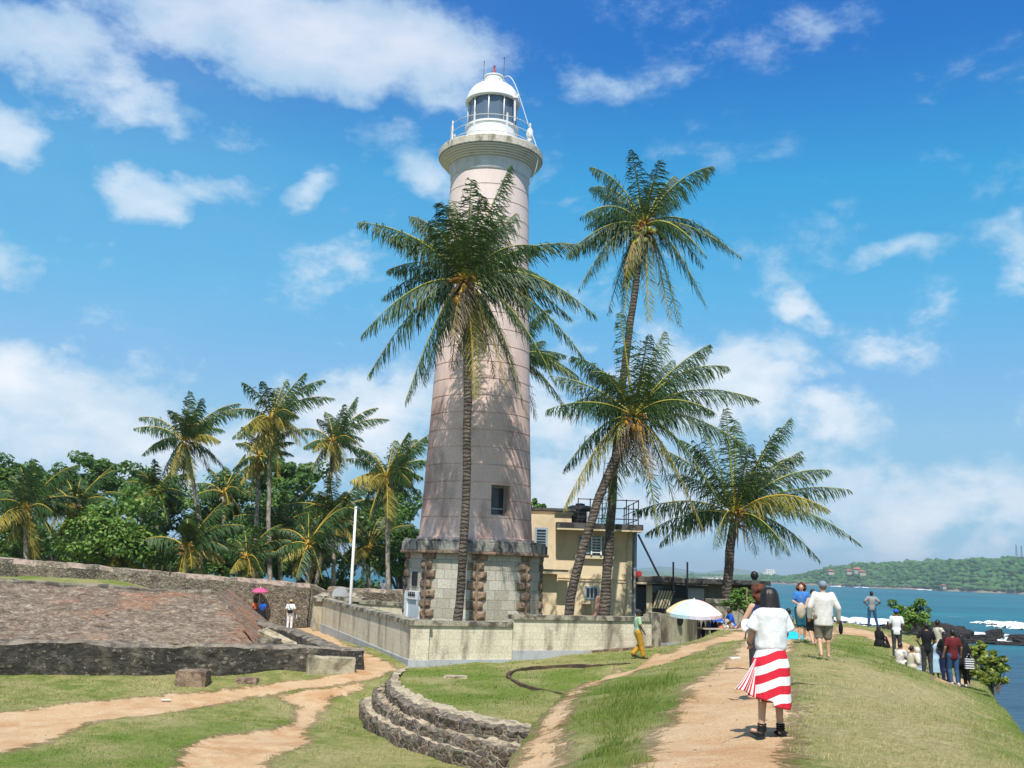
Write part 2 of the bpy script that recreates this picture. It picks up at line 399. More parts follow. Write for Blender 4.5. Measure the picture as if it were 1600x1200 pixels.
MAT['stepstone'] = rubble('dark step stone', [(.10, .085, .07, 1), (.18, .15, .115, 1), (.28, .23, .17, 1), (.07, .06, .058, 1), (.19, .12, .08, 1)], (.38, .31, .22, 1), 4.2, dlo=.60, dhi=.75, stretch=(1, 1, 1.2))
MAT['steptop'] = weathered('sandy step top', (.42, .345, .235, 1), (.22, .18, .12, 1), .45, .6, 3, bump=.6, fine=.4)
MAT['ochre'] = weathered('ochre house plaster', (.72, .58, .38, 1), (.55, .43, .27, 1), .46, .68, .9, bump=.15, fine=.12,
    extra=lambda s, o, c: s.mix(s.math('MULTIPLY', s.step(s.noise(2.4, 8, .7, s.scalev(o, (1, 1, .3))), .60, .74), .6), c, (.12, .10, .07, 1)))
MAT['cream'] = weathered('cream trim', (.62, .52, .34, 1), (.42, .34, .22, 1), .5, .7, 1.5, bump=.15)
MAT['darkroof'] = weathered('black weathered slab', (.10, .095, .09, 1), (.035, .034, .033, 1), .4, .6, 3, bump=.4)
MAT['shopwall'] = weathered('dark mouldy render', (.16, .14, .105, 1), (.045, .042, .038, 1), .42, .6, 1.2, bump=.5, fine=.35)
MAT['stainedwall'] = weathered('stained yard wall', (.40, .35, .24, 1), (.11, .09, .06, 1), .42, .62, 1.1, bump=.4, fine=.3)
MAT['blueframe'] = material('grey blue paint', color=(.30, .38, .44, 1), rough=.55)
MAT['glass'] = material('dark window glass', color=(.03, .035, .04, 1), rough=.12, spec=.6)
MAT['lampglass'] = material('lantern room glass', color=(.11, .15, .21, 1), rough=.15, spec=.6)
MAT['blackmetal'] = material('black metal', color=(.02, .02, .022, 1), rough=.5)
MAT['blackplastic'] = material('black plastic', color=(.018, .018, .02, 1), rough=.45)
MAT['redpaint'] = material('red paint', color=(.35, .03, .03, 1), rough=.5)
MAT['greydoor'] = material('dark grey door paint', color=(.055, .065, .075, 1), rough=.6)
MAT['wood'] = weathered('weathered wood', (.28, .20, .13, 1), (.12, .09, .06, 1), .45, .6, 4)
MAT['rock'] = rubble('black shore rock', [(.03, .027, .025, 1), (.05, .04, .035, 1), (.04, .035, .03, 1)], (.03, .025, .02, 1), .6, bump=1.0, dlo=.7, dhi=.9)
MAT['rail'] = weathered('brown rail', (.11, .065, .04, 1), (.05, .035, .025, 1), .4, .6, 5)

def leafmat(name, c1, c2, c3=None, trans=.35, rough=.45, spec=.35):
    def fn(s, b, out):
        a = s.attr('var'); 
        col = s.ramp(a, [(0, c1), (.55, c2), (1, c3 or c2)])
        s.put(b.inputs['Base Color'], col)
        tr = s.new('ShaderNodeBsdfTranslucent'); tc = s.mix(.5, col, (.25, .35, .04, 1)); s.put(tr.inputs[0], tc)
        mx = s.new('ShaderNodeMixShader'); mx.inputs[0].default_value = trans
        s.l.new(b.outputs[0], mx.inputs[1]); s.l.new(tr.outputs[0], mx.inputs[2]); s.l.new(mx.outputs[0], out.inputs[0])
    return material(name, fn, rough=rough, spec=spec)
MAT['palmleaf'] = leafmat('coconut leaflet', (.020, .050, .018, 1), (.042, .095, .024, 1), (.15, .185, .045, 1), .18, .48, .3)
MAT['palmfar'] = leafmat('windblown leaflet', (.028, .07, .022, 1), (.085, .15, .035, 1), (.42, .33, .07, 1), .18, .48, .3)
MAT['palmyellow'] = leafmat('yellowing leaflet', (.08, .11, .02, 1), (.24, .24, .04, 1), (.46, .36, .10, 1), .25, .45, .4)
MAT['leaf'] = leafmat('broad leaf', (.035, .085, .018, 1), (.085, .175, .032, 1), (.19, .28, .06, 1), .28, .45, .35)
MAT['leaflight'] = leafmat('light broad leaf', (.05, .12, .02, 1), (.13, .25, .04, 1), (.30, .38, .09, 1), .3, .45, .35)
MAT['leafyellow'] = leafmat('yellow-green leaf', (.07, .12, .02, 1), (.20, .26, .04, 1), (.48, .45, .09, 1), .3, .45, .35)
MAT['rachis'] = material('frond stalk', color=(.34, .32, .05, 1), rough=.5)
MAT['rachisgold'] = material('golden frond stalk', color=(.52, .36, .05, 1), rough=.5)
def _trunk(s, b, out):
    o = s.obj(); w = s.new('ShaderNodeTexWave', bands_direction='Z'); s.l.new(o, w.inputs['Vector'])
    w.inputs['Scale'].default_value = 2.1; w.inputs['Distortion'].default_value = 6; w.inputs['Detail'].default_value = 3; w.inputs['Detail Scale'].default_value = 2
    n = s.noise(3, 6, .65, o); n2 = s.noise(22, 4, .6, o)
    col = s.mix(s.step(n, .4, .62), (.075, .06, .048, 1), (.15, .12, .095, 1))
    col = s.mix(s.math('MULTIPLY', s.step(w.outputs['Fac'], .6, .9), .35), col, (.05, .042, .036, 1))
    col = s.mix(s.math('MULTIPLY', s.step(n2, .60, .70), .55), col, (.38, .36, .31, 1))
    s.put(b.inputs['Base Color'], col); s.put(b.inputs['Normal'], s.bump(s.math('ADD', w.outputs['Fac'], n2), .8, .04))
MAT['trunk'] = material('palm trunk bark', _trunk, rough=.9, spec=.15)
MAT['trunkpale'] = weathered('pale palm trunk', (.36, .31, .25, 1), (.17, .14, .11, 1), .42, .62, 3, bump=.8, fine=.35, streak=False)
MAT['bark'] = weathered('grey bark', (.16, .13, .10, 1), (.07, .055, .045, 1), .4, .6, 4, bump=.8)
MAT['husk'] = weathered('orange coconut husk', (.42, .20, .04, 1), (.28, .14, .03, 1), .4, .6, 6)
MAT['greennut'] = material('green coconut', color=(.26, .28, .05, 1), rough=.4)
MAT['orangenut'] = material('orange coconut', color=(.50, .24, .03, 1), rough=.4)
MAT['drymatter'] = leafmat('dry frond', (.14, .09, .045, 1), (.30, .22, .13, 1), (.45, .38, .27, 1), .15, .8, .1)

# ------------------------------------------------------------------ terrain
def tps(pts):
    A = np.array(pts, float); n = len(A); xy = A[:, :2]; z = A[:, 2]
    def U(r2): return np.where(r2 > 1e-12, r2*np.log(r2+1e-12), 0)
    K = U(((xy[:, None]-xy[None])**2).sum(2))+np.eye(n)*.5
    Pm = np.c_[np.ones(n), xy]; L = np.zeros((n+3, n+3)); L[:n, :n] = K; L[:n, n:] = Pm; L[n:, :n] = Pm.T
    w = np.linalg.solve(L, np.r_[z, 0, 0, 0])
    def f(x, y):
        x = np.asarray(x, float); y = np.asarray(y, float)
        q = np.stack([x.ravel(), y.ravel()], 1)
        r = U(((q[:, None]-xy[None])**2).sum(2))@w[:n]+w[n]+q@w[n+1:]
        return r.reshape(x.shape)
    return f
def pp(px, py, d): v = P(px, py, d); return (v.x, v.y, v.z)
UP = tps([pp(1100, 1200, 8.9), pp(1200, 1148, 10.9), pp(1287, 1028, 23.7), pp(1252, 1000, 30), pp(1490, 1067, 33), pp(1362, 979, 51), pp(830, 1200, 12.3), (3.2, 13, 7.44), (4.6, 17.5, 7.38),
          pp(850, 1110, 17.5), pp(905, 1070, 23), pp(1000, 1045, 28), pp(1100, 1003, 34), pp(1170, 985, 38), (12.5, 45, 6.6), (11.2, 34, 6.55), pp(1450, 1058, 34.3),
          pp(1600, 1150, 20), pp(1400, 1190, 10), (7.5, 9, 6.9), pp(1552, 1090, 28), (10.5, 58, 7.0), (13, 54, 6.95), (2, 0, 7.4), (-1, 0, 7.1), (8, 0, 7.0), (1, 5, 7.4), (-.3, 6, 7.0), (12, 75, 7), (19, 45, 6.4), (18, 70, 6.6), (9, 50, 7.1)])
LOW = tps([(-16, 32, 5.40), (-4.8, 35.2, 5.52), (-3.2, 36.9, 5.5), (1, 38, 5.75), (5, 40, 6.1), (-10, 20, 4.75), (-2, 22, 4.66), (0, 15, 4.6), (-20, 15, 4.8), (-11, 60, 5.25),
           (-16, 60, 5.35), (-28, 32, 5.35), (10, 47, 6.6), (2, 50, 5.7), (-25, 70, 5.3), (-40, 80, 5.0), (-1, 46, 5.6), (-8, 50, 5.4), (-4.3, 31, 4.72), (-2.9, 27.5, 4.68), (-45, 30, 5.4), (0, 80, 5), (12, 60, 6.5), (-5, 5, 4.7), (-12, 27, 4.95), (-6, 27, 4.8)])
TERR = tps([(-3.6, 33.5, 5.47), (0, 26, 5.44), (2, 30, 5.62), (4, 36, 6.0), (-3, 36.6, 5.52), (.7, 23.8, 5.44), (1, 37.5, 5.78), (2, 24, 5.5)])
EDGE = [(-1.6, -12), (-1.5, 0), (-.9, 6)] + [(P(px, py, d).x, d) for px, py, d in [(790, 1200, 12.3), (815, 1160, 14.5), (850, 1110, 17.5), (905, 1070, 23), (960, 1045, 27), (1040, 1020, 32), (1105, 998, 36), (1150, 987, 39)]] + [(9.6, 42), (11, 46), (12, 52), (12.5, 60), (12.5, 90)]
CLIFF = [(9, -12), (9, 5)] + [(P(px, py, d).x, d) for px, py, d in [(1640, 1200, 14), (1605, 1150, 20), (1555, 1090, 28), (1545, 1060, 33), (1530, 1030, 39), (1480, 1000, 46), (1440, 992, 50)]] + [(18.9, 53.2), (16.5, 56.5), (13.5, 61), (12.5, 68), (10.8, 76), (5, 84), (-10, 88), (-70, 88)]
def seg_dist(x, y, poly):
    """distance to a polyline and the side (positive = right of travel)"""
    best = np.full(x.shape, 1e9); side = np.zeros(x.shape)
    for (x0, y0), (x1, y1) in zip(poly[:-1], poly[1:]):
        dx, dy = x1-x0, y1-y0; L2 = dx*dx+dy*dy
        t = np.clip(((x-x0)*dx+(y-y0)*dy)/L2, 0, 1)
        d = np.hypot(x-x0-t*dx, y-y0-t*dy); cr = (x-x0)*dy-(y-y0)*dx
        m = d < best-1e-9; best = np.where(m, d, best); side = np.where(m, np.sign(cr), side)
    return best, side
def inpoly(x, y, poly):
    r = np.zeros(x.shape, bool); n = len(poly)
    for i in range(n):
        x0, y0 = poly[i]; x1, y1 = poly[(i+1) % n]
        c = ((y0 > y) != (y1 > y)) & (x < (x1-x0)*(y-y0)/(y1-y0+1e-12)+x0)
        r ^= c
    return r
def polysd(x, y, poly):
    d, _ = seg_dist(x, y, list(poly)+[poly[0]]); return np.where(inpoly(x, y, poly), d, -d)
def sm(x): x = np.clip(x, 0, 1); return x*x*(3-2*x)
def gxy(px, py, z): v = G(px, py, z); return (v.x, v.y)
ZT, ZB, ZC = 5.5, 5.25, 5.01
R1o = [gxy(*q, ZT) for q in [(640, 1040), (618, 1047), (604, 1060), (602, 1072), (610, 1083), (629, 1097), (655, 1109), (697, 1122), (750, 1133), (800, 1140), (850, 1147)]]
R1i = [gxy(*q, ZT) for q in [(652, 1039.5), (636, 1045), (624, 1056), (622, 1066), (634, 1078), (655, 1089), (680, 1099), (736, 1115), (785, 1124), (830, 1130), (880, 1136)]]
R2o = [gxy(*q, ZB) for q in [(612, 1058), (594, 1066), (582, 1078), (583, 1092), (597, 1105), (620, 1118), (655, 1132), (708, 1149), (764, 1162), (809, 1169), (850, 1175)]]
R3o = [gxy(*q, ZC) for q in [(590, 1068), (572, 1078), (562, 1090), (563, 1106), (577, 1120), (600, 1133), (627, 1145), (680, 1163), (715, 1171), (760, 1180), (800, 1187), (830, 1192)]]
TPOLY = R1i + [(3, 24), (6, 34), (6, 40.5), (2, 39.5), (-3.1, 37.2)]
def terrain(x, y, low_only=False):
    x = np.asarray(x, float); y = np.asarray(y, float)
    zl = LOW(x, y); it = inpoly(x, y, TPOLY); zl = np.where(it, TERR(x, y), zl)
    de, se = seg_dist(x, y, EDGE); de = de*se        # positive to the right of the edge
    w = sm((de+.55)/.55)
    z = zl*(1-w)+UP(x, y)*w
    dc, sc = seg_dist(x, y, CLIFF); dc = dc*sc       # positive outside, towards the sea
    out = np.maximum(dc, 0)
    z = z-np.where(dc > -2.0, .12*sm((dc+2.0)/2)*1, 0)
    z = np.where(dc > 0, np.maximum(z-out*1.5-.25*out*out, -2.5), z)
    return z
def tz(x, y): return float(terrain(np.array([x]), np.array([y]))[0])
gx = np.concatenate([np.arange(-90, -30, 1.0), np.arange(-30, -8, .3), np.arange(-8, 12, .16), np.arange(12, 26, .25), np.arange(26, 40, 1.)])
gy = np.concatenate([np.arange(-12, 4, .5), np.arange(4, 42, .16), np.arange(42, 64, .3), np.arange(64, 100, 1.0)])
GX, GY = np.meshgrid(gx, gy)
def chunked(fn, X, Y):
    r = np.empty(X.size); xf, yf = X.ravel(), Y.ravel()
    for i in range(0, X.size, 20000): r[i:i+20000] = fn(xf[i:i+20000], yf[i:i+20000])
    return r.reshape(X.shape)
GZ = chunked(terrain, GX, GY)
def vnoise(X, Y, sc, seed=0.0):
    # smooth value noise with numpy
    xs, ys = X*sc+seed*17.3, Y*sc+seed*5.1; xi, yi = np.floor(xs), np.floor(ys); fx, fy = xs-xi, ys-yi
    fx, fy = fx*fx*(3-2*fx), fy*fy*(3-2*fy)
    h = lambda a, b: np.modf(np.abs(np.sin(a*127.1+b*311.7+seed*7.7)*43758.5453))[0]
    return (h(xi, yi)*(1-fx)+h(xi+1, yi)*fx)*(1-fy)+(h(xi, yi+1)*(1-fx)+h(xi+1, yi+1)*fx)*fy
GZ = GZ+(vnoise(GX, GY, .8)-.5)*.10+(vnoise(GX, GY, 2.3, 3)-.5)*.05
# land ray casting for picture-measured outlines of paths
from mathutils.bvhtree import BVHTree
def hit(px, py):
    v = ray(px, py); d = 4.0; prev = None
    ds = np.concatenate([np.arange(4, 40, .1), np.arange(40, 86, .25)]); xs = ds*v.x/v.y; zs = 9+ds*v.z/v.y
    tt = terrain(xs, ds); k = np.where(zs < tt)[0]
    i = k[0] if len(k) else len(ds)-1
    return (xs[i], ds[i])
def poly_px(l): return [hit(*q) for q in l]
DIRT = [
 [(985, 1230), (1010, 1170), (1040, 1120), (1075, 1070), (1130, 1030), (1175, 1000), (1215, 985), (1262, 985), (1240, 1012), (1222, 1040), (1232, 1070), (1242, 1110), (1250, 1230)],
 [(1200, 978), (1300, 982), (1310, 990), (1290, 1004), (1225, 1012), (1190, 1003)],
 [(1305, 978), (1340, 981), (1385, 992), (1440, 1015), (1440, 1028), (1395, 1012), (1350, 996), (1300, 990)],
 [(1450, 1063), (1480, 1052), (1520, 1058), (1518, 1070), (1490, 1074)],
 [(795, 1230), (800, 1190), (822, 1160), (856, 1110), (910, 1070), (965, 1045), (1043, 1020), (1105, 999), (1165, 985), (1180, 992), (1105, 1013), (1015, 1043), (965, 1060), (918, 1075), (897, 1095), (886, 1130), (880, 1230)],
 [(-60, 1120), (0, 1112), (100, 1101), (200, 1091), (330, 1080), (450, 1065), (560, 1048), (590, 1040), (612, 1048), (598, 1058), (560, 1068), (470, 1080), (400, 1088), (330, 1103), (240, 1118), (150, 1130), (70, 1160), (0, 1178), (-60, 1190)],
 [(420, 1088), (560, 1068), (572, 1078), (520, 1095), (498, 1120), (480, 1140), (490, 1160), (430, 1182), (400, 1230), (250, 1230), (290, 1165), (350, 1147), (430, 1140), (458, 1125), (462, 1105)],
]
DPOLY = [poly_px(l) for l in DIRT] + [[(-14.5, 66), (-9.8, 66), (-9.6, 58), (-6.5, 45), (-3.4, 36), (-4.9, 34.5), (-5.8, 38), (-9.2, 50), (-13.5, 58)]]
dirt = np.full(GX.shape, -9.0)
for pl in DPOLY: dirt = np.maximum(dirt, chunked(lambda a, b: polysd(a, b, pl), GX, GY))
dirt = np.clip(dirt/1.0, -1, 1)*.5+.5
LUSH = [[(885, 1200), (900, 1110), (930, 1075), (985, 1060), (1060, 1045), (1070, 1065), (1035, 1110), (1010, 1160), (985, 1200)],
        [(1310, 985), (1350, 1000), (1440, 1040), (1500, 1070), (1400, 1052), (1340, 1035), (1280, 1022), (1260, 1010)],
        [(1540, 1070), (1600, 1140), (1640, 1200), (1580, 1140), (1520, 1075)],
        [(620, 1070), (640, 1050), (760, 1045), (900, 1040), (960, 1035), (840, 1110), (780, 1110), (680, 1095)],
        [(0, 1185), (180, 1150), (330, 1130), (440, 1140), (300, 1160), (260, 1200), (0, 1200)]]
lush = np.full(GX.shape, -9.0)
for l in LUSH:
    pl = poly_px(l); lush = np.maximum(lush, chunked(lambda a, b: polysd(a, b, pl), GX, GY))
lush = np.clip(lush/1.2, -1, 1)*.5+.5
pl = poly_px([(1235, 1015), (1345, 1035), (1440, 1066), (1540, 1100), (1600, 1180), (1640, 1230), (1235, 1230)])
dry = np.clip(chunked(lambda a, b: polysd(a, b, pl), GX, GY)/1.5, -1, 1)*.5+.5
GZ = GZ-np.where(dirt > .5, (dirt-.5)*.10, 0)
# earth banked over the cliff edge turns to rock below it
dcc, scc = seg_dist(GX.ravel(), GY.ravel(), CLIFF); rockm = np.clip((dcc*scc).reshape(GX.shape)-1.2, 0, 1)
def ground_fn(s, b, out):
    o = s.geo(); a = s.attr('dirt'); lu = s.attr('lush'); dr = s.attr('dry'); rk = s.attr('rock')
    big = s.noise(.35, 7, .62, o); mid = s.noise(1.6, 8, .68, o, .4); fin = s.noise(9, 6, .7, o); vf = s.noise(45, 4, .65, o)
    gr = s.mix(s.step(mid, .38, .62), (.15, .20, .04, 1), (.32, .30, .11, 1))
    t = s.math('ADD', s.math('MULTIPLY_ADD', lu, -1.0, .62), s.math('MULTIPLY_ADD', mid, 1.2, -.42))
    lushc = s.mix(s.step(fin, .35, .65), (.10, .175, .022, 1), (.20, .245, .05, 1))
    dryc = s.mix(s.step(fin, .35, .65), (.47, .39, .20, 1), (.31, .27, .11, 1))
    dd = s.math('ADD', s.math('MULTIPLY', dr, 1.0), s.math('MULTIPLY_ADD', mid, 1.6, -.95))
    col = s.mix(s.step(t, .25, .62), lushc, gr)
    col = s.mix(s.math('MULTIPLY', s.step(big, .42, .66), .75), col, dryc)
    col = s.mix(s.step(dd, .15, .75), col, dryc)
    bare = s.step(s.noise(.9, 8, .7, o), .63, .72)
    soil = s.mix(s.step(big, .4, .6), (.42, .235, .11, 1), (.49, .325, .18, 1))
    soil = s.mix(s.step(mid, .35, .7), soil, (.53, .38, .23, 1))
    col = s.mix(s.math('MULTIPLY', bare, .7), col, soil)
    d2 = s.math('ADD', a, s.math('ADD', s.math('MULTIPLY_ADD', mid, .50, -.25), s.math('MULTIPLY_ADD', fin, .42, -.21)))
    dm = s.step(d2, .42, .58)
    soil2 = s.mix(s.math('MULTIPLY', s.step(vf, .62, .72), .5), soil, (.25, .16, .10, 1))
    col = s.mix(dm, col, soil2)
    col = s.mix(.45, col, s.ramp(vf, [(.3, (.12, .12, .12)), (.7, (.88, .88, .88))]), 'OVERLAY')
    col = s.mix(rk, col, (.07, .06, .045, 1))
    s.put(b.inputs['Base Color'], col)
    h = s.math('ADD', s.math('MULTIPLY', fin, s.math('MULTIPLY_ADD', dm, -.75, 1.0)), s.math('MULTIPLY', vf, s.math('MULTIPLY_ADD', dm, -.3, .5)))
    h = s.math('ADD', h, s.math('MULTIPLY', s.noise(4, 6, .7, o), s.math('MULTIPLY_ADD', dm, -1.2, 1.8)))
    s.put(b.inputs['Normal'], s.bump(h, 1.0, .06))
MAT['ground'] = material('grass and red earth', ground_fn, rough=.95, spec=.1)
me = grid_mesh('ground', gx, gy, GZ, dict(dirt=dirt, lush=lush, dry=dry, rock=rockm))
g = link('ground', me, MAT['ground'], None, True, uv=False); g['kind'] = 'structure'

# ------------------------------------------------------------------ sea
def sea_fn(s, b, out):
    o = s.geo(); sp = s.new('ShaderNodeSeparateXYZ'); s.l.new(o, sp.inputs[0])
    dist = s.vmath('LENGTH', o)
    w1 = s.noise(.05, 6, .6, s.scalev(o, (.5, 1.6, 1))); w2 = s.noise(.6, 5, .6, s.scalev(o, (.6, 1.4, 1))); w3 = s.noise(.012, 5, .6, s.scalev(o, (.4, 1.5, 1)))
    near = s.mix(s.step(w1, .35, .65), (.022, .055, .09, 1), (.04, .09, .12, 1))
    far = s.mix(s.step(w3, .4, .62), (.003, .085, .115, 1), (.010, .145, .165, 1))
    col = s.mix(s.step(dist, 95, 220), near, far)
    cap = s.noise(.22, 8, .68, s.scalev(o, (.35, 1.6, 1)), .3)
    wc = s.math('MULTIPLY', s.step(cap, .665, .70), s.step(dist, 150, 260))
    col = s.mix(s.math('MULTIPLY', wc, .8), col, (.75, .8, .8, 1))
    s.put(b.inputs['Base Color'], col)
    h = s.math('ADD', s.math('MULTIPLY', w1, 3.0), s.math('MULTIPLY', w2, .6))
    s.put(b.inputs['Normal'], s.bump(h, .8, 1.2))
    b.inputs['Roughness'].default_value = .35; b.inputs['Specular IOR Level'].default_value = .25
MAT['sea'] = material('sea water', sea_fn)
mb = MB(); me = bpy.data.meshes.new('sea')
me.from_pydata([(-20000, -3000, 0), (20000, -3000, 0), (20000, 30000, 0), (-20000, 30000, 0)], [], [(0, 1, 2, 3)])
sea = link('sea', me, MAT['sea'], None, uv=False); sea['kind'] = 'structure'

def foam_fn(s, b, out):
    o = s.geo(); n = s.noise(1.2, 7, .7, o)
    s.put(b.inputs['Base Color'], s.mix(s.step(n, .3, .6), (.55, .66, .68, 1), (.86, .88, .88, 1)))
    s.put(b.inputs['Normal'], s.bump(n, .8, .5))
MAT['foam'] = material('sea foam', foam_fn, rough=.9)
FV, FF = [], []
def foam(cx, cy, lx, ly, h, thr=.5, res=None, seed=1):
    res = res or ly/22
    X = np.arange(-lx, lx, res*2.2); Y = np.arange(-ly, ly, res); XX, YY = np.meshgrid(X, Y)
    r = np.sqrt((XX/lx)**2+(YY/ly)**2)
    n = vnoise(XX, YY*2.5, 1.4/ly, seed)*.45+vnoise(XX, YY*2.6, 4/ly, seed+1)*.33+vnoise(XX, YY*3, 11/ly, seed+2)*.30
    f = n*1.1+(1-r)*.9-.62-thr*.3
    Z = np.clip(f*2.2, 0, 1)*h*.5*(.6+.6*vnoise(XX, YY, 6/ly, seed+5))+.05
    ny, nx = XX.shape; keep = f > 0
    i = np.arange(ny-1)[:, None]*nx+np.arange(nx-1)[None, :]
    q = np.stack([i, i+1, i+nx+1, i+nx], 2).reshape(-1, 4); k = keep.ravel()[q].all(1); q = q[k]
    co = np.stack([XX+cx, YY+cy, Z], 2).reshape(-1, 3); base = sum(len(v) for v in FV)
    FV.append(co); FF.append(q+base)
def sp(px, py): v = G(px, py, 0); return v.x, v.y
for (px, py, lx, ly, h, t, sd) in [(1568, 976, 8, 6, 1.5, .5, 1), (1592, 981, 8, 5, 1.2, .6, 2), (1530, 991, 9, 7, .4, .55, 3), (1575, 998, 8, 5, .4, .6, 4), (1345, 973, 9, 9, 2.0, .3, 6), (1372, 976, 8, 9, 2.2, .4, 7), (1315, 978, 6, 6, 1.0, .7, 8),
                                   (1400, 985, 8, 4, .6, .6, 9), (1640, 985, 12, 8, 1.2, .5, 12), (1600, 1003, 8, 4, .5, .8, 13)]:
    x, y = sp(px, py); foam(x, y, lx, ly, h, t, seed=sd)
for k, (px, w) in enumerate([(1520, 30), (1555, 45), (1590, 30), (1340, 14), (1300, 10), (1440, 14)]):
    x, y = sp(px, 914+(px-1240)*.040); foam(x, y-15, w, 14, 2.2, .25, res=1.2, seed=20+k)
fo = link('sea_foam', np_mesh('sea_foam', np.concatenate(FV), np.concatenate(FF)), MAT['foam'], None, True, uv=False)
tag(fo, 'white surf breaking round the black shore rocks', 'surf', kind='stuff')

def rock(px, py, w, h, seed, label, d=None, mat='rock'):
    x, y = sp(px, py); V, F = [], []; bm = bmesh.new(); bmesh.ops.create_icosphere(bm, subdivisions=5, radius=1)
    sv = Vector((seed*3.1, seed*1.7, seed))
    for v in bm.verts:
        n = v.co.copy(); r = 1+.45*mnoise.noise(n*1.3+sv)+.25*mnoise.noise(n*3+sv)+.13*mnoise.noise(n*7+sv)+.06*mnoise.noise(n*15+sv)
        q = n*r; q.z = max(q.z, -.4) if q.z < .75 else .75+(q.z-.75)*.4
        v.co = Vector((q.x*w, q.y*w*.6, q.z*h))
    me = bpy.data.meshes.new('rock'); bm.to_mesh(me); bm.free()
    o = link('shore_rock', me, MAT[mat]); o.location = (x, y, 0); tag(o, label, 'rock', 'rocks in the surf')
rock(1470, 1001, 4.7, 3.2, 1, 'largest black rock, flat-topped, standing in the sea behind the group of people')
rock(1424, 996, 4.0, 3.0, 2, 'dark rock mass right beside the round green bush')
rock(1536, 1001, 2.0, 1.1, 3, 'low dark rock in foam right of the largest rock')
rock(1556, 998, 1.7, 1.9, 4, 'pointed brown rock among the foam')
rock(1594, 1003, 2.6, 1.4, 5, 'dark rock at the edge of the surf, rightmost in the photo')
rock(1565, 1007, 3.4, .5, 6, 'low ledge of rock between surf and calmer water')
rock(1512, 1005, 2.6, .7, 7, 'low wet ledge at the foot of the largest black rock')
rock(1640, 1006, 4.0, 1.3, 8, 'dark rock at the far right in the surf beyond the other rocks')

# ------------------------------------------------------------------ headland, far hills
def hill_fn(s, b, out):
    o = s.geo(); n = s.noise(.035, 8, .7, o); v = s.voro(.09, o); n2 = s.noise(.006, 5, .6, o)
    col = s.mix(s.step(n, .38, .6), (.028, .075, .03, 1), (.075, .17, .055, 1))
    col = s.mix(s.math('MULTIPLY', s.step(v, .5, .9), .5), col, (.02, .05, .025, 1))
    col = s.mix(s.math('MULTIPLY', s.step(n2, .5, .66), .35), col, (.16, .20, .07, 1))
    sp = s.new('ShaderNodeSeparateXYZ'); s.l.new(o, sp.inputs[0])
    sh = s.step(s.math('ADD', sp.outputs[2], s.math('MULTIPLY_ADD', n, -14, 7)), 5.5, 2.0)
    col = s.mix(sh, col, (.22, .19, .15, 1))
    s.put(b.inputs['Base Color'], col); s.put(b.inputs['Normal'], s.bump(n, .8, 3))
MAT['hill'] = material('wooded hill', hill_fn, rough=.95, spec=.1)
def headland():
    # ridge height in metres by picture column; shoreline distance by column
    cols = [1000, 1100, 1180, 1215, 1250, 1275, 1300, 1340, 1380, 1420, 1460, 1500, 1540, 1580, 1640, 1720, 1900, 2200]
    top = [903, 902, 903, 904, 903, 896, 890, 887, 885, 882, 881, 880, 879, 879, 880, 882, 885, 890]
    n, m = 620, 46; co = np.zeros((m, n, 3)); U = np.linspace(1000, 2200, n)
    T = np.interp(U, cols, top)
    for i, u in enumerate(U):
        v = ray(u, 800); hx = v.x/v.y
        ds = np.interp(u, [1000, 1240, 1600, 2200], [2300, 1650, 1230, 900])+18*math.sin(u*.045)+10*math.sin(u*.11)
        depth_h = ray(u, T[i]); hz = 9+(ds+260)*depth_h.z/depth_h.y
        for j in range(m):
            t = j/(m-1); yy = ds+t*620
            prof = (1-(1-min(t/.42, 1))**2.2) if t < .42 else 1-.6*((t-.42)/.58)**2
            z = -2+(hz+2)*prof+(.6 if 0 < t else 0)
            am = min(1, t*12)
            p = Vector((hx*yy*.02, yy*.02, 0)); q = p*3.3
            z += am*(4.2*mnoise.noise(p*2.0)+3.6*abs(mnoise.noise(q*2.2))+2.6*abs(mnoise.noise(q*5.1)))*min(1, hz/22+.2)
            co[j, i] = (hx*yy, yy, z)
    i = np.arange(m-1)[:, None]*n+np.arange(n-1)[None, :]
    q = np.stack([i, i+1, i+n+1, i+n], 2).reshape(-1, 4)
    o = link('hills', np_mesh('headland', co.reshape(-1, 3), q), MAT['hill'], None, False, uv=False)
    o['kind'] = 'structure'; return co
HL = headland()
def far_hills(name, y0, y1, pts, seed):
    U = np.linspace(-200, 1900, 320); T = np.interp(U, [p[0] for p in pts], [p[1] for p in pts]); m = 10; co = np.zeros((m, len(U), 3))
    for i, u in enumerate(U):
        v = ray(u, 880); hx = v.x/v.y; dv = ray(u, T[i]); ym = (y0+y1)/2; hz = 9+ym*dv.z/dv.y
        for j in range(m):
            t = j/(m-1); y = y0+(y1-y0)*t
            z = -5+(hz+5)*math.sin(min(t*2, 1)*PI/2)*(1 if t < .5 else 1-.5*(t-.5))
            z += min(1, t*6)*(hz*.12+4)*mnoise.noise(Vector((hx*y*.004, y*.004, seed)))+ min(1, t*6)*(hz*.04+2)*mnoise.noise(Vector((hx*y*.02, y*.02, seed)))
            co[j, i] = (hx*y, y, z)
    n = len(U); i = np.arange(m-1)[:, None]*n+np.arange(n-1)[None, :]
    q = np.stack([i, i+1, i+n+1, i+n], 2).reshape(-1, 4)
    o = link(name, np_mesh(name, co.reshape(-1, 3), q), MAT['hill'], None, False, uv=False); o['kind'] = 'structure'
far_hills('hills', 4200, 5200, [(-200, 858), (600, 880), (800, 886), (990, 892), (1060, 895), (1120, 897), (1250, 902), (1400, 908), (1900, 925)], 1.0)
far_hills('hills', 6500, 8200, [(-200, 850), (500, 874), (900, 886), (990, 889), (1030, 885), (1060, 888), (1100, 895), (1145, 888), (1180, 893), (1230, 900), (1280, 902), (1500, 912), (1900, 926)], 5.0)
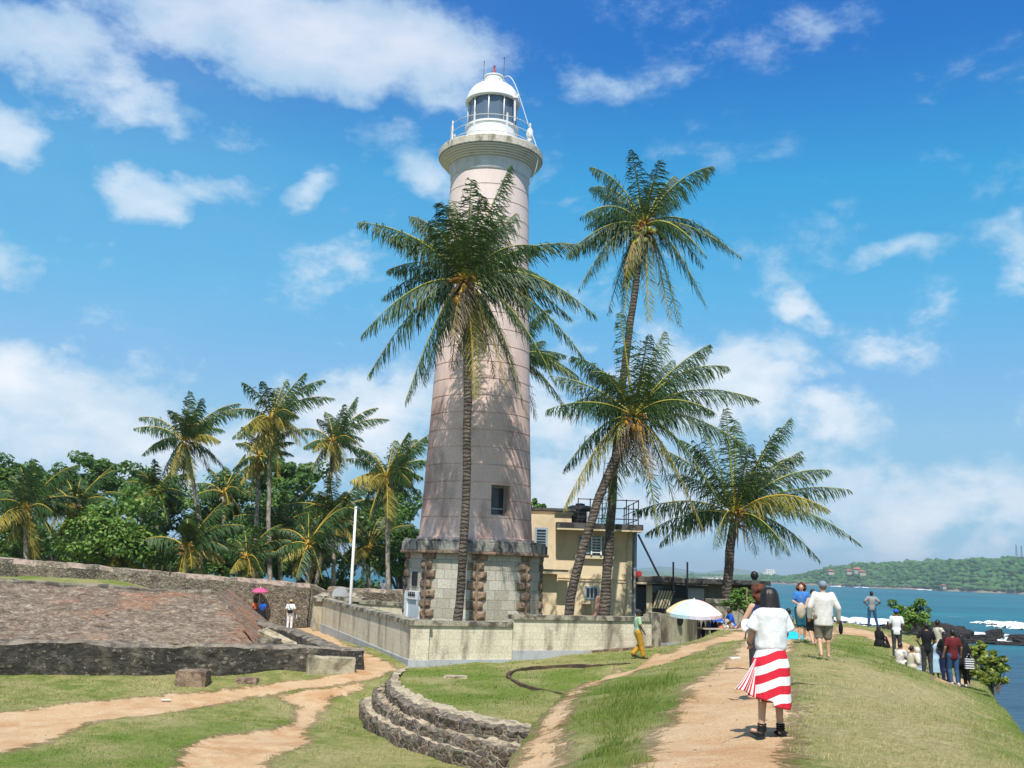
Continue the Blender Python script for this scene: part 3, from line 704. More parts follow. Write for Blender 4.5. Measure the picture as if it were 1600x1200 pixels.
# tree crowns along the headland
def crowns():
    V = []; F = []; bm = bmesh.new(); bmesh.ops.create_icosphere(bm, subdivisions=2, radius=1)
    bv = np.array([v.co[:] for v in bm.verts]); bf = np.array([[v.index for v in f.verts] for f in bm.faces]); bm.free()
    cs = []; m, n, _ = HL.shape
    for k in range(9000):
        j = int(rnd.random()**1.3*24)+1; i = int(rnd.random()*(n-2)); p = HL[j, i]
        if p[2] < 2: continue
        r = rnd.uniform(1.5, 3.6)*(1.0 if rnd.random() > .05 else 1.5)
        jit = 1+.25*nrs.randn(len(bv), 1)*.6
        V.append(bv*jit*np.array([r*1.2, r*1.2, r*rnd.uniform(.7, 1.15)])+p+np.array([0, 0, r*.35])); F.append(bf+len(bv)*len(cs)); cs.append(1)
    o = link('forest', np_mesh('forest', np.concatenate(V), np.concatenate(F)), MAT['hill'], None, False, uv=False)
    tag(o, 'dense green woodland covering the far headland', 'woodland', kind='stuff')
crowns()
MAT['redroof'] = material('red roof tiles', color=(.36, .12, .06, 1), rough=.8)
MAT['farwhite'] = weathered('pale render', (.78, .76, .72, 1), (.6, .56, .5, 1), .5, .7, .05); MAT['fardull'] = weathered('dull render', (.42, .38, .30, 1), (.3, .27, .2, 1), .5, .7, .05)
def far_house(px, py, d, w, h, label, roof='redroof'):
    w *= .7; h *= .65; c = P(px, py, d); t = thing('house', label, 'house', (c.x, c.y, c.z), group='houses on the headland')
    MB().box(c.x-w/2, c.x+w/2, c.y-4, c.y+4, c.z-3, c.z+h).build('wall', MAT['fardull'], t)
    m = MB(); z = c.z+h
    m.add([(c.x-w/2-.6, c.y-5, z), (c.x+w/2+.6, c.y-5, z), (c.x+w/2+.6, c.y+5, z), (c.x-w/2-.6, c.y+5, z), (c.x-w/2+2, c.y, z+h*.8), (c.x+w/2-2, c.y, z+h*.8)], [(3, 2, 1, 0), (0, 1, 5, 4), (1, 2, 5), (2, 3, 4, 5), (3, 0, 4)])
    m.build('roof', MAT[roof], t)
    for k in range(3):
        x = c.x-w/2+w*(k+.5)/3; MB().box(x-.7, x+.7, c.y-4.06, c.y-3.9, c.z+h*.3, c.z+h*.75).build('window', MAT['glass'], t)
far_house(1298, 895, 1530, 12, 4, 'pale low house on the headland slope, leftmost of its group')
far_house(1326, 894.5, 1500, 10, 4, 'small red-roofed house in the middle of the headland slope')
far_house(1339, 893, 1475, 14, 5, 'larger red-roofed house near the headland crest')
far_house(1347, 896, 1460, 12, 4, 'pale house just below the largest red roof on the headland')
far_house(1474, 917, 1290, 6, 3, 'tiny pale house by the water under the headland woods')
def hotel():
    c = P(1203, 907, 2050); t = thing('hotel_building', 'white multi-storey hotel standing on the far shore across the bay', 'building', (c.x, c.y, 0))
    base = 0
    for k, (x0, x1, top, nm) in enumerate([(1196, 1211, 889.5, 'tower_block'), (1188, 1197, 897, 'wing'), (1168, 1190, 900.5, 'wing'), (1177, 1183, 892, 'stair_tower')]):
        a = P(x0, top, 2050+k*3); b2 = P(x1, top, 2050+k*3)
        w = MB().box(a.x, b2.x, 2050+k*3, 2072+k*3, -1, a.z).build(nm, MAT['farwhite'], t)
        z = 5.0; m = MB(); n = max(2, int((b2.x-a.x)/3.5))
        while z < a.z-2:
            for i in range(n):
                x = a.x+(b2.x-a.x)*(i+.5)/n; m.box(x-.9, x+.9, 2049.9+k*3, 2050.2+k*3, z, z+1.3)
            z += 3.1
        if m.V: m.build('windows', MAT['glass'], w)
hotel()
def shore_town():
    for k, (px, py, w, h, r) in enumerate([(1128, 905, 26, 5, 0), (1150, 906, 20, 5, 1), (1108, 905, 30, 4, 0), (1222, 910, 16, 4, 0), (1234, 911, 14, 4, 1), (1163, 904.5, 12, 7, 0)]):
        L = ['long low white building at the far left of the shore town', 'pale building with red roof left of the white hotel', 'low white shed farthest left along the bay shore', 'low pale building just right of the white hotel', 'red-roofed building at the right end of the shore town', 'square white block next to the white hotel'][k]
        c = P(px, py, 2020+k*6); t = thing('house', L, 'house', (c.x, c.y, 0), group='low buildings along the bay')
        MB().box(c.x-w/2, c.x+w/2, c.y-5, c.y+5, -1, 2+h).build('wall', MAT['farwhite'], t)
        MB().box(c.x-w/2-.7, c.x+w/2+.7, c.y-6, c.y+6, 2+h, 3.2+h).build('roof', MAT['redroof'] if r else MAT['cream'], t)
shore_town()
def mast(px, top, bot, d, w, label, red=True):
    a = P(px, bot, d); b2 = P(px+(bot-top)*.035, top, d); t = thing('lattice_mast', label, 'mast', a, group='masts on the headland'); m = MB(); n = 16
    H = b2.z-a.z
    for (sx, sy) in ((-1, -1), (1, -1), (1, 1), (-1, 1)):
        m.tube([(a.x+sx*w, a.y+sy*w, a.z-6), (a.x+sx*w*.25, a.y+sy*w*.25, a.z+H)], .16, 4)
    for k in range(n):
        t0 = k/n; t1 = (k+1)/n; w0 = w*(1-.75*t0); w1 = w*(1-.75*t1)
        m.tube([(a.x-w0, a.y-w0, a.z+H*t0), (a.x+w1, a.y-w1, a.z+H*t1)], .1, 3); m.tube([(a.x+w0, a.y-w0, a.z+H*t0), (a.x-w1, a.y-w1, a.z+H*t1)], .1, 3)
    m.build('lattice', MAT['rail'], t)
    MB().tube([(a.x, a.y, a.z+H), (a.x, a.y, a.z+H+4)], .12, 4).build('aerial', MAT['whitemetal'], t)
mast(1589, 851, 881, 1400, 1.6, 'taller lattice mast on the headland crest')
mast(1597, 853, 882, 1450, 1.4, 'second lattice mast close right of the taller one')

# ------------------------------------------------------------------ rampart walls
def old_wall(path, thick, seg=.35, jit=.05, vseg=6, seed=0, over=.0, rnd_top=.12):
    """path: (x,y,z_base,z_top) along the visible foot line; thickness to the left of travel. Rough, slightly rounded top"""
    pts = [Vector(p) if len(p) == 2 else p for p in path]; L = [0]
    for a, b in zip(path[:-1], path[1:]): L.append(L[-1]+math.hypot(b[0]-a[0], b[1]-a[1]))
    n = max(3, int(L[-1]/seg)); S = np.linspace(0, L[-1], n); A = np.array([np.interp(S, L, [p[k] for p in path]) for k in range(4)]).T
    # offset normals, mitred
    T = np.gradient(A[:, :2], axis=0); T /= np.linalg.norm(T, axis=1)[:, None]; N = np.stack([-T[:, 1], T[:, 0]], 1)
    prof = []
    for k in range(vseg+1): prof.append((0, k/vseg*.93))
    prof += [(.18, 1.0), (.5, 1.015), (.82, 1.0)]
    for k in range(vseg, -1, -1): prof.append((1, k/vseg*.93))
    V = []; m = len(prof)
    for i in range(n):
        x, y, zb, zt = A[i]
        for (o, v) in prof:
            p = Vector((x+N[i, 0]*o*thick, y+N[i, 1]*o*thick, zb-.3+(zt-zb+.3)*v))
            q = p*1.1+Vector((seed, seed, 0)); d = mnoise.noise_vector(q)*jit+mnoise.noise_vector(q*3.7)*jit*.6
            if v > .9: d.z += mnoise.noise(Vector((p.x*.7, p.y*.7, seed)))*jit*1.0
            V.append(p+d)
    F = [(i*m+k, (i+1)*m+k, (i+1)*m+k+1, i*m+k+1) for i in range(n-1) for k in range(m-1)]
    F += [tuple(range(m)), tuple(reversed(range((n-1)*m, n*m)))]
    return V, [tuple(reversed(f)) for f in F]
def wall_thing(name, label, path, thick, mat, topmat=None, **k):
    V, F = old_wall(path, thick, **k); c = path[0]
    me = bpy.data.meshes.new(name); me.from_pydata(V, [], F)
    me.update(); bm = bmesh.new(); bm.from_mesh(me); bmesh.ops.recalc_face_normals(bm, faces=bm.faces); bm.to_mesh(me); bm.free()
    mats = [MAT[mat]]+([MAT[topmat]] if topmat else [])
    o = link(name, me, mats, None, False)
    if topmat:
        for p in me.polygons:
            if p.normal.z > .6: p.material_index = 1
    return tag(o, label, 'wall')
def w4(px, pyb, pyt, d):
    b = P(px, pyb, d); t = P(px, pyt, d); return (b.x, b.y, b.z, t.z)
# front low blackened wall, right end to far left
wall_thing('rampart_wall', 'long low soot-black wall at the foot of the brick talus slope', [(-45, 22, 5.0, 6.5), w4(0, 1053, 1001, 31.8), w4(280, 1049, 1007, 33.4), w4(480, 1047, 1010, 34.9), w4(566, 1047, 1014, 35.5)], .75, 'darkwall', 'darktop', seed=1, jit=.085)
# side wall of the trench, running back
a = P(566, 1016, 35.7); b_ = P(376, 969, 49.5); c_ = P(425, 972, 50.5)
wall_thing('rampart_wall', 'dark thick wall running back from the corner along the dirt passage', [(a.x, 35.6, 5.3, 6.15), (a.x-1.3, 38.5, 5.25, 6.12), (P(480, 985, 45).x, 45.0, 5.2, 6.1), (P(420, 970, 50).x, 49.4, 5.2, 6.2), (P(376, 968, 51).x, 51, 5.2, 6.3), (-16, 52.5, 5.2, 6.4)], .7, 'darkwall', 'darktop', seed=9, jit=.05)
# pale repaired end block
m = MB(); p0 = P(480, 1046, 34.75); p1 = P(556, 1047, 35.25)
V, F = old_wall([(p0.x+.05, p0.y-.28, 5.45, 6.0), (p1.x, p1.y-.28, 5.45, 5.98)], .3, seg=.2, jit=.05, seed=4)
m.add(V, F); o = m.build('repair_block', MAT['stainedwall']); tag(o, 'paler cemented repair on the right end of the black wall', 'wall repair')
# bastion talus
def bastion():
    tl = P(-60, 905, 44.5); tr = P(338, 929, 48); br = P(402, 1012, 40.2); bl = P(-60, 1003, 36.5)
    n, m = 150, 30; V = []
    for j in range(m+1):
        t = j/m; a = bl.lerp(tl, t); b = br.lerp(tr, t)
        for i in range(n+1):
            u = i/n; p = a.lerp(b, u); q = p*.9
            d = mnoise.noise_vector(q)*.12+mnoise.noise_vector(q*3.2)*.05
            V.append(p+d*(1 if j < m else .6))
    F = [(j*(n+1)+i, j*(n+1)+i+1, (j+1)*(n+1)+i+1, (j+1)*(n+1)+i) for j in range(m) for i in range(n)]
    base = len(V)
    # right flank, falling back, and the earth-filled top
    fl = [br+Vector((0, 0, -1.2)), br, tr, tr+Vector((-1.0, 8.5, .05)), tr+Vector((.6, 8.5, -2.6))]
    k = 12; rows = []
    for j in range(k+1):
        t = j/k; a = br.lerp(tr, t); b = (br+Vector((-1.6, 11.5, -.2))).lerp(tr+Vector((-1.5, 8.0, .05)), t)
        row = []
        for i in range(k+1):
            p = a.lerp(b, i/k); V.append(p+mnoise.noise_vector(p*1.3)*.1); row.append(len(V)-1)
        rows.append(row)
    for j in range(k):
        for i in range(k): F.append((rows[j][i], rows[j][i+1], rows[j+1][i+1], rows[j+1][i]))
    me = bpy.data.meshes.new('bastion'); me.from_pydata(V, [], F); me.update()
    t = thing('bastion', 'sloping brick and rubble bastion face behind the black wall', 'bastion', (bl.x, bl.y, 0))
    for v in me.vertices: v.co.x -= bl.x; v.co.y -= bl.y
    link('talus_face', me, MAT['bastion'], t, True)
    # low rim of rough stones along the crest
    m2 = MB(); V2, F2 = old_wall([(tl.x, tl.y-.15, tl.z-.5, tl.z+.12), (tr.x, tr.y-.1, tr.z-.5, tr.z+.10)], .5, seg=.3, jit=.09, seed=21); m2.add(V2, F2)
    m2.build('rim', MAT['darktop'], t)
    return tl, tr
tl, tr = bastion()
# grassed platform on top of the bastion
gx2 = np.linspace(-34, tr.x-.2, 90); gy2 = np.linspace(44.6, 57.4, 40); X2, Y2 = np.meshgrid(gx2, gy2)
yy0 = np.interp(gx2, [tl.x, tr.x], [tl.y+.3, tr.y+.3]); Y2 = yy0[None, :]+(57.4-yy0[None, :])*np.linspace(0, 1, 40)[:, None]
Z2 = np.interp(X2, [tl.x, tr.x], [tl.z, tr.z])-.06+.10*(vnoise(X2, Y2, .8)-.5)-np.clip((X2+21)/6, 0, 1.6)*1.3*np.clip((Y2-yy0)/4, 0, 1)
co = np.stack([X2, Y2, Z2], 2).reshape(-1, 3); i = np.arange(39)[:, None]*90+np.arange(89)[None, :]; q = np.stack([i, i+1, i+91, i+90], 2).reshape(-1, 4)
me = np_mesh('bastion_top', co, q, dict(dirt=np.full(len(co), .1), lush=np.full(len(co), .45), dry=np.zeros(len(co)), rock=np.zeros(len(co))))
g = link('bastion_ground', me, MAT['ground'], None, True, uv=False); g['kind'] = 'structure'
# far rubble parapets
e = P(485, 985, 62); MAT['rubbletop'] = weathered('pinkish worn coping', (.36, .27, .21, 1), (.18, .14, .11, 1), .45, .62, 2.5, bump=.7, fine=.4)
wall_thing('rampart_parapet', 'long pitted rubble parapet running behind the bastion under the palms', [(-52, 50, 5.5, 8.9), (P(0, 872, 55).x, 55, 5.4, P(0, 872, 55).z), (P(250, 893, 58).x, 58, 5.2, P(250, 893, 58).z), (P(485, 913, 61.5).x, 61.5, 4.9, P(485, 913, 61.5).z)], .95, 'rubble', 'rubbletop', seed=31, jit=.07, vseg=9)
q0 = P(487, 913, 61.6)
wall_thing('rampart_parapet', 'short crumbling return of the rubble parapet with a broken end', [(q0.x+.02, 61.7, 4.9, q0.z-.02), (q0.x+.75, 63.2, 4.9, q0.z-.35), (q0.x+1.1, 64.8, 4.9, q0.z-1.2)], .6, 'rubble', 'rubbletop', seed=33, jit=.12)
q1 = P(512, 918, 66); q2 = P(660, 924, 64)
wall_thing('rampart_parapet', 'far low rubble parapet between the gate pillar and the lighthouse base', [(q1.x, 66, 4.8, q1.z), (q2.x, 64, 4.8, q2.z), (6, 62, 4.8, q2.z)], .8, 'rubble', 'rubbletop', seed=35, jit=.06)

for k, (px, lab) in enumerate([(241, 'leftmost of three short iron stubs on the parapet'), (253, 'middle one of three short iron stubs on the parapet'), (266, 'rightmost of three short iron stubs on the parapet')]):
    a = P(px, 893, 58.3); o = MB().tube([(a.x, a.y, a.z-.3), (a.x, a.y, a.z+.32)], .05, 6).build('iron_stub', MAT['rail']); tag(o, lab, 'stub', 'iron stubs on the parapet')
# ------------------------------------------------------------------ stepped stone retaining arc
def resample(poly, step):
    L = [0]
    for a, b in zip(poly[:-1], poly[1:]): L.append(L[-1]+math.dist(a, b))
    n = int(L[-1]/step)+2; S = np.linspace(0, L[-1], n)
    return np.stack([np.interp(S, L, [p[k] for p in poly]) for k in range(2)], 1)
def smoothpl(poly, it=2):
    for _ in range(it):
        r = [poly[0]]
        for a, b in zip(poly[:-1], poly[1:]):
            r += [(a[0]*.75+b[0]*.25, a[1]*.75+b[1]*.25), (a[0]*.25+b[0]*.75, a[1]*.25+b[1]*.75)]
        poly = r+[poly[-1]]
    return poly
def tier(name, outer, inner, zt, zb, parent, seed):
    o = resample(smoothpl(outer), .09); n = len(o); i_ = resample(smoothpl(inner), .09)
    idx = np.linspace(0, len(i_)-1, n); i_ = np.stack([np.interp(idx, np.arange(len(i_)), i_[:, k]) for k in range(2)], 1)
    V = []; rows = 7
    for j in range(n):
        cell = math.floor(j*.09/.32+seed); hj = (math.sin(cell*12.9)*43758.5) % 1
        for r in range(rows):
            if r < 4: t = r/3; x, y = o[j]; z = zb+(zt-zb)*t; amt = .05*(1 if t < 1 else .3)
            else: t = (r-3)/3; x, y = o[j]*(1-t)+i_[j]*t; z = zt; amt = .02
            p = Vector((x, y, z)); d = mnoise.noise_vector(p*2.7)*.07+mnoise.noise_vector(p*7)*.05
            if r == 3: d.z -= .02+.06*hj
            V.append(p+d+Vector((0, 0, (hj-.5)*.035)))
    F = [(j*rows+r, (j+1)*rows+r, (j+1)*rows+r+1, j*rows+r+1) for j in range(n-1) for r in range(rows-1)]
    me = bpy.data.meshes.new(name); me.from_pydata(V, [], F); me.update()
    ob = link(name, me, [MAT['stepstone'], MAT['steptop']], parent)
    for p in me.polygons:
        if (p.index % (rows-1)) > 3: p.material_index = 1
    return ob
st = thing('stone_steps', 'curved flight of three dark rough stone steps edging the raised lawn', 'steps')
tier('top_step', R1o, R1i, ZT+.03, ZB-.1, st, 1); tier('middle_step', R2o, R1o+[], ZB, ZC-.1, st, 2); tier('bottom_step', R3o, R2o+[], ZC, 4.5, st, 3)
def kerb(name, pts, w, h, mat, label, cat, seed=0, lift=0):
    o = resample(smoothpl(pts), .12); m = MB(); V = []; n = len(o)
    T = np.gradient(o, axis=0); T /= np.linalg.norm(T, axis=1)[:, None]
    Z = terrain(o[:, 0], o[:, 1])
    for j in range(n):
        nx, ny = -T[j, 1], T[j, 0]
        for (a, z) in ((0, -.1), (0, h), (1, h), (1, -.1)):
            p = Vector((o[j, 0]+nx*w*a, o[j, 1]+ny*w*a, Z[j]+z+lift)); d = mnoise.noise_vector(p*4)*.03; V.append(p+d)
    F = [(j*4+r, (j+1)*4+r, (j+1)*4+r+1, j*4+r+1) for j in range(n-1) for r in range(3)]
    m.add(V, F); ob = m.build(name, MAT[mat]); return tag(ob, label, cat)
kerb('stone_kerb', [G(*q).xy[:] for q in [(640, 1039, 5.5), (700, 1036, 5.55), (800, 1031, 5.7), (900, 1027, 5.85), (1000, 1022, 6.0), (1020, 1020, 6.05)]], .22, .10, 'quoin', 'thin reddish stone kerb along the foot of the yard wall', 'kerb')
kerb('iron_rail', [G(*q).xy[:] for q in [(985, 1041, 5.95), (942, 1045, 5.85), (872, 1045, 5.75), (813, 1049, 5.65), (788, 1060, 5.55), (795, 1070, 5.52), (820, 1079, 5.52), (858, 1086, 5.55), (900, 1090, 5.6)]], .11, .07, 'rail', 'curved rusty rail set in the lawn above the stone steps', 'rail')

# ------------------------------------------------------------------ yard walls round the lighthouse
def yard_wall(name, label, p, q, zb, zt, thick=.45, plinth=None, cope=.16, ztq=None, coverhang=.07, pz=None, qz=None):
    t = thing(name, label, 'wall', (p[0], p[1], 0), group='lime-washed walls round the lighthouse yard')
    MB().wallbox(p, q, thick, zb, zt-cope).build('masonry', MAT['wallblock'], t)
    m = MB(); m.wallbox(p, q, thick+2*coverhang, zt-cope+.001, zt-.045, -coverhang); m.wallbox(p, q, thick+2*coverhang-.06, zt-.046, zt, -coverhang+.03)
    m.build('coping', MAT['coping'], t)
    if plinth: MB().wallbox(p, q, .05, zb, plinth, -.05).build('plinth', MAT['plinth'], t)
    return t
c0 = P(652, 1042, 36.9); c1 = P(800, 1031, 38.3); c2 = P(1018, 1022, 40.6); cL = P(486, 985, 61)
zc1 = P(652, 970, 36.9).z; zc2 = P(810, 961, 38.3).z
yard_wall('yard_wall', 'lower left half of the stained front yard wall, below the lighthouse', (c0.x+.28, c0.y+.05), (c1.x-.02, c1.y), 5.2, zc1, plinth=5.78)
yard_wall('yard_wall', 'taller right half of the stained front yard wall, beside the walking man', (c1.x, c1.y-.03), (c2.x, c2.y), 5.2, zc2, plinth=6.1)
yard_wall('yard_wall', 'side yard wall running back from the corner pier towards the gate pillars', (cL.x, cL.y), (c0.x-.28, c0.y+.25), 4.8, zc1-.02, plinth=5.72)
t = thing('corner_pier', 'square lime-washed pier at the front corner of the yard wall', 'pier', (c0.x, c0.y, 0))
cp = Vector((c0.x, c0.y+.2)); ang = math.radians(8)
m = MB(); m.obox((cp.x, cp.y, (5.2+zc1-.14)/2), Vector((math.cos(ang), math.sin(ang), 0)), Vector((-math.sin(ang), math.cos(ang), 0)), Vector((0, 0, 1)), .33, .33, (zc1-.14-5.2)/2); m.build('pier_body', MAT['wallblock'], t)
m = MB(); m.obox((cp.x, cp.y, zc1-.06), Vector((math.cos(ang), math.sin(ang), 0)), Vector((-math.sin(ang), math.cos(ang), 0)), Vector((0, 0, 1)), .41, .41, .085); m.build('coping', MAT['coping'], t)
m = MB(); m.obox((cp.x, cp.y, 5.45), Vector((math.cos(ang), math.sin(ang), 0)), Vector((-math.sin(ang), math.cos(ang), 0)), Vector((0, 0, 1)), .37, .37, .32); m.build('plinth', MAT['plinth'], t)
c3 = P(1108, 985, 45)
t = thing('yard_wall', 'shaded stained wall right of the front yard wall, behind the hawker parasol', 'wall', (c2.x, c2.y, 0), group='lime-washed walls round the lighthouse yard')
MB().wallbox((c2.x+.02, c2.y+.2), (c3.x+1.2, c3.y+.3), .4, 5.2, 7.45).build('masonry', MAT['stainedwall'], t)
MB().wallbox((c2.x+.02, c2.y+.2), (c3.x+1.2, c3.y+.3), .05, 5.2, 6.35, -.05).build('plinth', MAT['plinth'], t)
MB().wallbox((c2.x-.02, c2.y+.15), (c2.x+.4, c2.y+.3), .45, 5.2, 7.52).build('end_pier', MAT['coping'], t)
# inner wall left of the lighthouse and gate pillars
w0 = P(562, 950, 56); w1 = P(650, 950, 54)
t = thing('yard_wall', 'low wall behind the flagpole, left of the lighthouse base', 'wall', (w0.x, w0.y, 0), group='lime-washed walls round the lighthouse yard')
MB().wallbox((w0.x, w0.y), (w1.x, w1.y), .4, 4.9, P(600, 942, 55).z-.12).build('masonry', MAT['wallblock'], t)
MB().wallbox((w0.x, w0.y), (w1.x, w1.y), .54, P(600, 942, 55).z-.119, P(600, 940, 55).z, -.07).build('coping', MAT['coping'], t)
for k, (px, lab) in enumerate([(508, 'left stone gate pillar with pyramid cap'), (551, 'right stone gate pillar with pyramid cap, behind the flagpole')]):
    a = P(px, 935, 58); t = thing('gate_pillar', lab, 'gate pillar', (a.x, a.y, 5), group='gate pillars of the lighthouse yard')
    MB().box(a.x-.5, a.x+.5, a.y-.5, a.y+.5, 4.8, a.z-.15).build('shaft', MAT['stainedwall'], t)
    m = MB(); m.box(a.x-.68, a.x+.68, a.y-.68, a.y+.68, a.z-.15, a.z+.05)
    m.add([(a.x-.6, a.y-.6, a.z+.051), (a.x+.6, a.y-.6, a.z+.051), (a.x+.6, a.y+.6, a.z+.051), (a.x-.6, a.y+.6, a.z+.051), (a.x-.15, a.y-.15, a.z+.32), (a.x+.15, a.y-.15, a.z+.32), (a.x+.15, a.y+.15, a.z+.32), (a.x-.15, a.y+.15, a.z+.32)], [(0, 1, 5, 4), (1, 2, 6, 5), (2, 3, 7, 6), (3, 0, 4, 7), (4, 5, 6, 7), (3, 2, 1, 0)])
    m.build('cap', MAT['coping'], t)
a = P(531, 940, 57.5); t = thing('memorial_slab', 'pale slab with rounded top between the two gate pillars', 'memorial', (a.x, a.y, 5))
m = MB(); arc = [(a.x-.75, P(0, 0, 1).z*0+5.0), (a.x+.75, 5.0), (a.x+.75, a.z+.25), (a.x+.45, a.z+.28)]+[(a.x+.42*math.cos(th), a.z+.42+.38*math.sin(th)) for th in np.linspace(0, PI, 9)]+[(a.x-.45, a.z+.28), (a.x-.75, a.z+.25)]
n = len(arc); V = [(x, a.y-.1, z) for x, z in arc]+[(x, a.y+.1, z) for x, z in arc]
m.add(V, [tuple(range(n)), tuple(reversed(range(n, 2*n)))]+[(i, n+i, n+(i+1) % n, (i+1) % n) for i in range(n)]); m.build('slab', MAT['plinth'], t)
MB().box(a.x-.85, a.x+.85, a.y-.16, a.y-.101, a.z+.16, a.z+.28).build('ledge', MAT['coping'], t)
pb = P(547, 952, 50); pt = P(556, 795, 50)
t = thing('flagpole', 'slim white flagpole without a flag behind the side yard wall', 'flagpole', (pb.x, pb.y, 5))
MB().tube([(pb.x, 50, 5), (pb.x*.5+pt.x*.5, 50, (5+pt.z)/2), (pt.x, 50, pt.z)], [.085, .075, .055], 10).build('pole', MAT['white'], t, True)
MB().ell((pt.x, 50, pt.z+.04), .08, .08, .07).build('finial', MAT['white'], t, True)
# rough stone block, low stone, slab and rubble in the trench
def boulder(name, label, cat, c, sx, sy, sz, seed, mat, box=.8, rz=0):
    bm = bmesh.new(); bmesh.ops.create_cube(bm, size=2); bmesh.ops.subdivide_edges(bm, edges=bm.edges[:], cuts=7, use_grid_fill=True)
    for v in bm.verts:
        n = v.co.normalized(); q = v.co*box+n*(1-box)*1.2; s_ = Vector((seed, seed*.7, 0)); q += mnoise.noise_vector(v.co*1.2+s_)*.10+mnoise.noise_vector(v.co*4+s_)*.045
        v.co = Vector((q.x*sx, q.y*sy, q.z*sz))
    me = bpy.data.meshes.new(name); bm.to_mesh(me); bm.free(); o = link(name, me, MAT[mat]); o.location = c; o.rotation_euler = (0, 0, rz); return tag(o, label, cat)
a = P(305, 1050, 32.3); boulder('stone_block', 'square weathered stone block on the grass against the black wall', 'stone block', (a.x, a.y-.1, tz(a.x, a.y)+.16), .46, .4, .27, 2, 'quoin', .95, .05)
a = P(387, 1052, 33); boulder('stone', 'low flat stone lying in the grass right of the square block', 'stone', (a.x, a.y, tz(a.x, a.y)+.05), .34, .25, .11, 5, 'quoin', .7)
a = P(437, 1003, 43); o = boulder('stone_slab', 'tilted pale slab lying in the trench behind the black wall', 'slab', (a.x, a.y, a.z+.1), .95, .22, .08, 3, 'steptop', .97, -.35); o.rotation_euler = (0.3, .32, -.4)
for k, (px, py, d, s_, lab) in enumerate([(410, 993, 45, .4, 'flat reddish stone at the foot of the talus corner'), (418, 1003, 42, .35, 'grey stone beside the tilted slab'), (396, 990, 46, .35, 'small stone wedged behind the talus corner'), (425, 996, 44.5, .3, 'broken stone touching the top of the tilted slab')]):
    a = P(px, py, d); boulder('stone', lab, 'stone', (a.x, a.y, a.z), s_*1.4, s_, s_*.4, k+11, 'darktop', .6, k)
a = P(262, 1068, 30); o = boulder('litter', 'scrap of white paper litter on the grass before the stone block', 'litter', (a.x, a.y, tz(a.x, a.y)+.03), .12, .05, .010, 6, 'white', .9, .5)
a = P(712, 1056, 33.5); boulder('drain_cover', 'small flat slab flush in the raised lawn', 'slab', (a.x, a.y, tz(a.x, a.y)+.01), .36, .28, .05, 8, 'steptop', .95)

# ------------------------------------------------------------------ lighthouse
LX, LY = P(743, 840, 46).x, 46.0
def lz(py, px=755, d=LY): return P(px, py, d).z
LT = thing('lighthouse', 'tall tapering pinkish lighthouse with white lantern on an octagonal stone base', 'lighthouse', (LX, LY, 5.3))
zp0, zp1, zp2 = 5.3, lz(866, 740, LY-2.7), lz(845, 740, LY-2.9)
ROT = math.radians(-4.3)
def octa(R, cx=LX, cy=LY): return [(cx+R*math.sin(PI-ROT*0+math.radians(4.3)*-1+k*PI/4), cy+R*math.cos(PI-math.radians(4.3)+k*PI/4)) for k in range(8)]
OR = 3.0
oc = octa(OR); m = MB(); m.prism(oc[::-1] if False else oc, zp0, zp1); me = m.mesh('base', (LX, LY, 5.3))
bm = bmesh.new(); bm.from_mesh(me); bmesh.ops.recalc_face_normals(bm, faces=bm.faces); bm.to_mesh(me); bm.free()
base = link('stone_base', me, MAT['ashlar'], LT)
def prism_part(name, R, z0, z1, mat, par=LT):
    me = MB().prism(octa(R), z0, z1).mesh(name, world_loc(par)); bm = bmesh.new(); bm.from_mesh(me); bmesh.ops.recalc_face_normals(bm, faces=bm.faces)
    bmesh.ops.bevel(bm, geom=[e for e in bm.edges], offset=.02, segments=1, affect='EDGES'); bm.to_mesh(me); bm.free(); return link(name, me, mat, par)
prism_part('cornice', OR+.24, zp1+.12, zp2-.06, MAT['cornice']); prism_part('cornice_ledge', OR+.30, zp1-.001, zp1+.12, MAT['quoin']); prism_part('cornice_top', OR+.16, zp2-.06, zp2+.05, MAT['cornice'])
# rough quoins at each corner: one mesh per corner
oc = octa(OR)
for k in range(8):
    x, y = oc[k]; cdir = Vector((x-LX, y-LY, 0)).normalized(); m = MB(); z = zp0; i = 0
    tan = [Vector((oc[(k+1) % 8][0]-x, oc[(k+1) % 8][1]-y, 0)).normalized(), Vector((oc[(k-1) % 8][0]-x, oc[(k-1) % 8][1]-y, 0)).normalized()]
    while z < zp1-.1:
        h = .40; w = .42 if i % 2 else .27
        for tt, ww in ((tan[0], w), (tan[1], .69-w)):
            nrm = Vector((tt.y, -tt.x, 0)); nrm = nrm if nrm.dot(cdir) > 0 else -nrm
            n_ = 6; V = []; 
            for b_ in range(n_+1):
                for a_ in range(n_+1):
                    u, v = a_/n_, b_/n_; e = 4*min(u, 1-u, .25)*min(1, 4*min(v, 1-v, .25)); e = min(1, 4*min(u, 1-u))*min(1, 4*min(v, 1-v))
                    p = Vector((x, y, z))+tt*(u*ww+.02)+Vector((0, 0, v*(h-.05)))+nrm*(.015+.12*e**.6)
                    p += nrm*(mnoise.noise(p*6)*.05*e); V.append(p)
            m.add(V, [(b_*(n_+1)+a_, b_*(n_+1)+a_+1, (b_+1)*(n_+1)+a_+1, (b_+1)*(n_+1)+a_) for a_ in range(n_) for b_ in range(n_)])
        z += h; i += 1
    m.tube([(x, y, zp0), (x, y, zp1)], .055, 6)
    m.build('quoin_stones', MAT['quoin'], base)
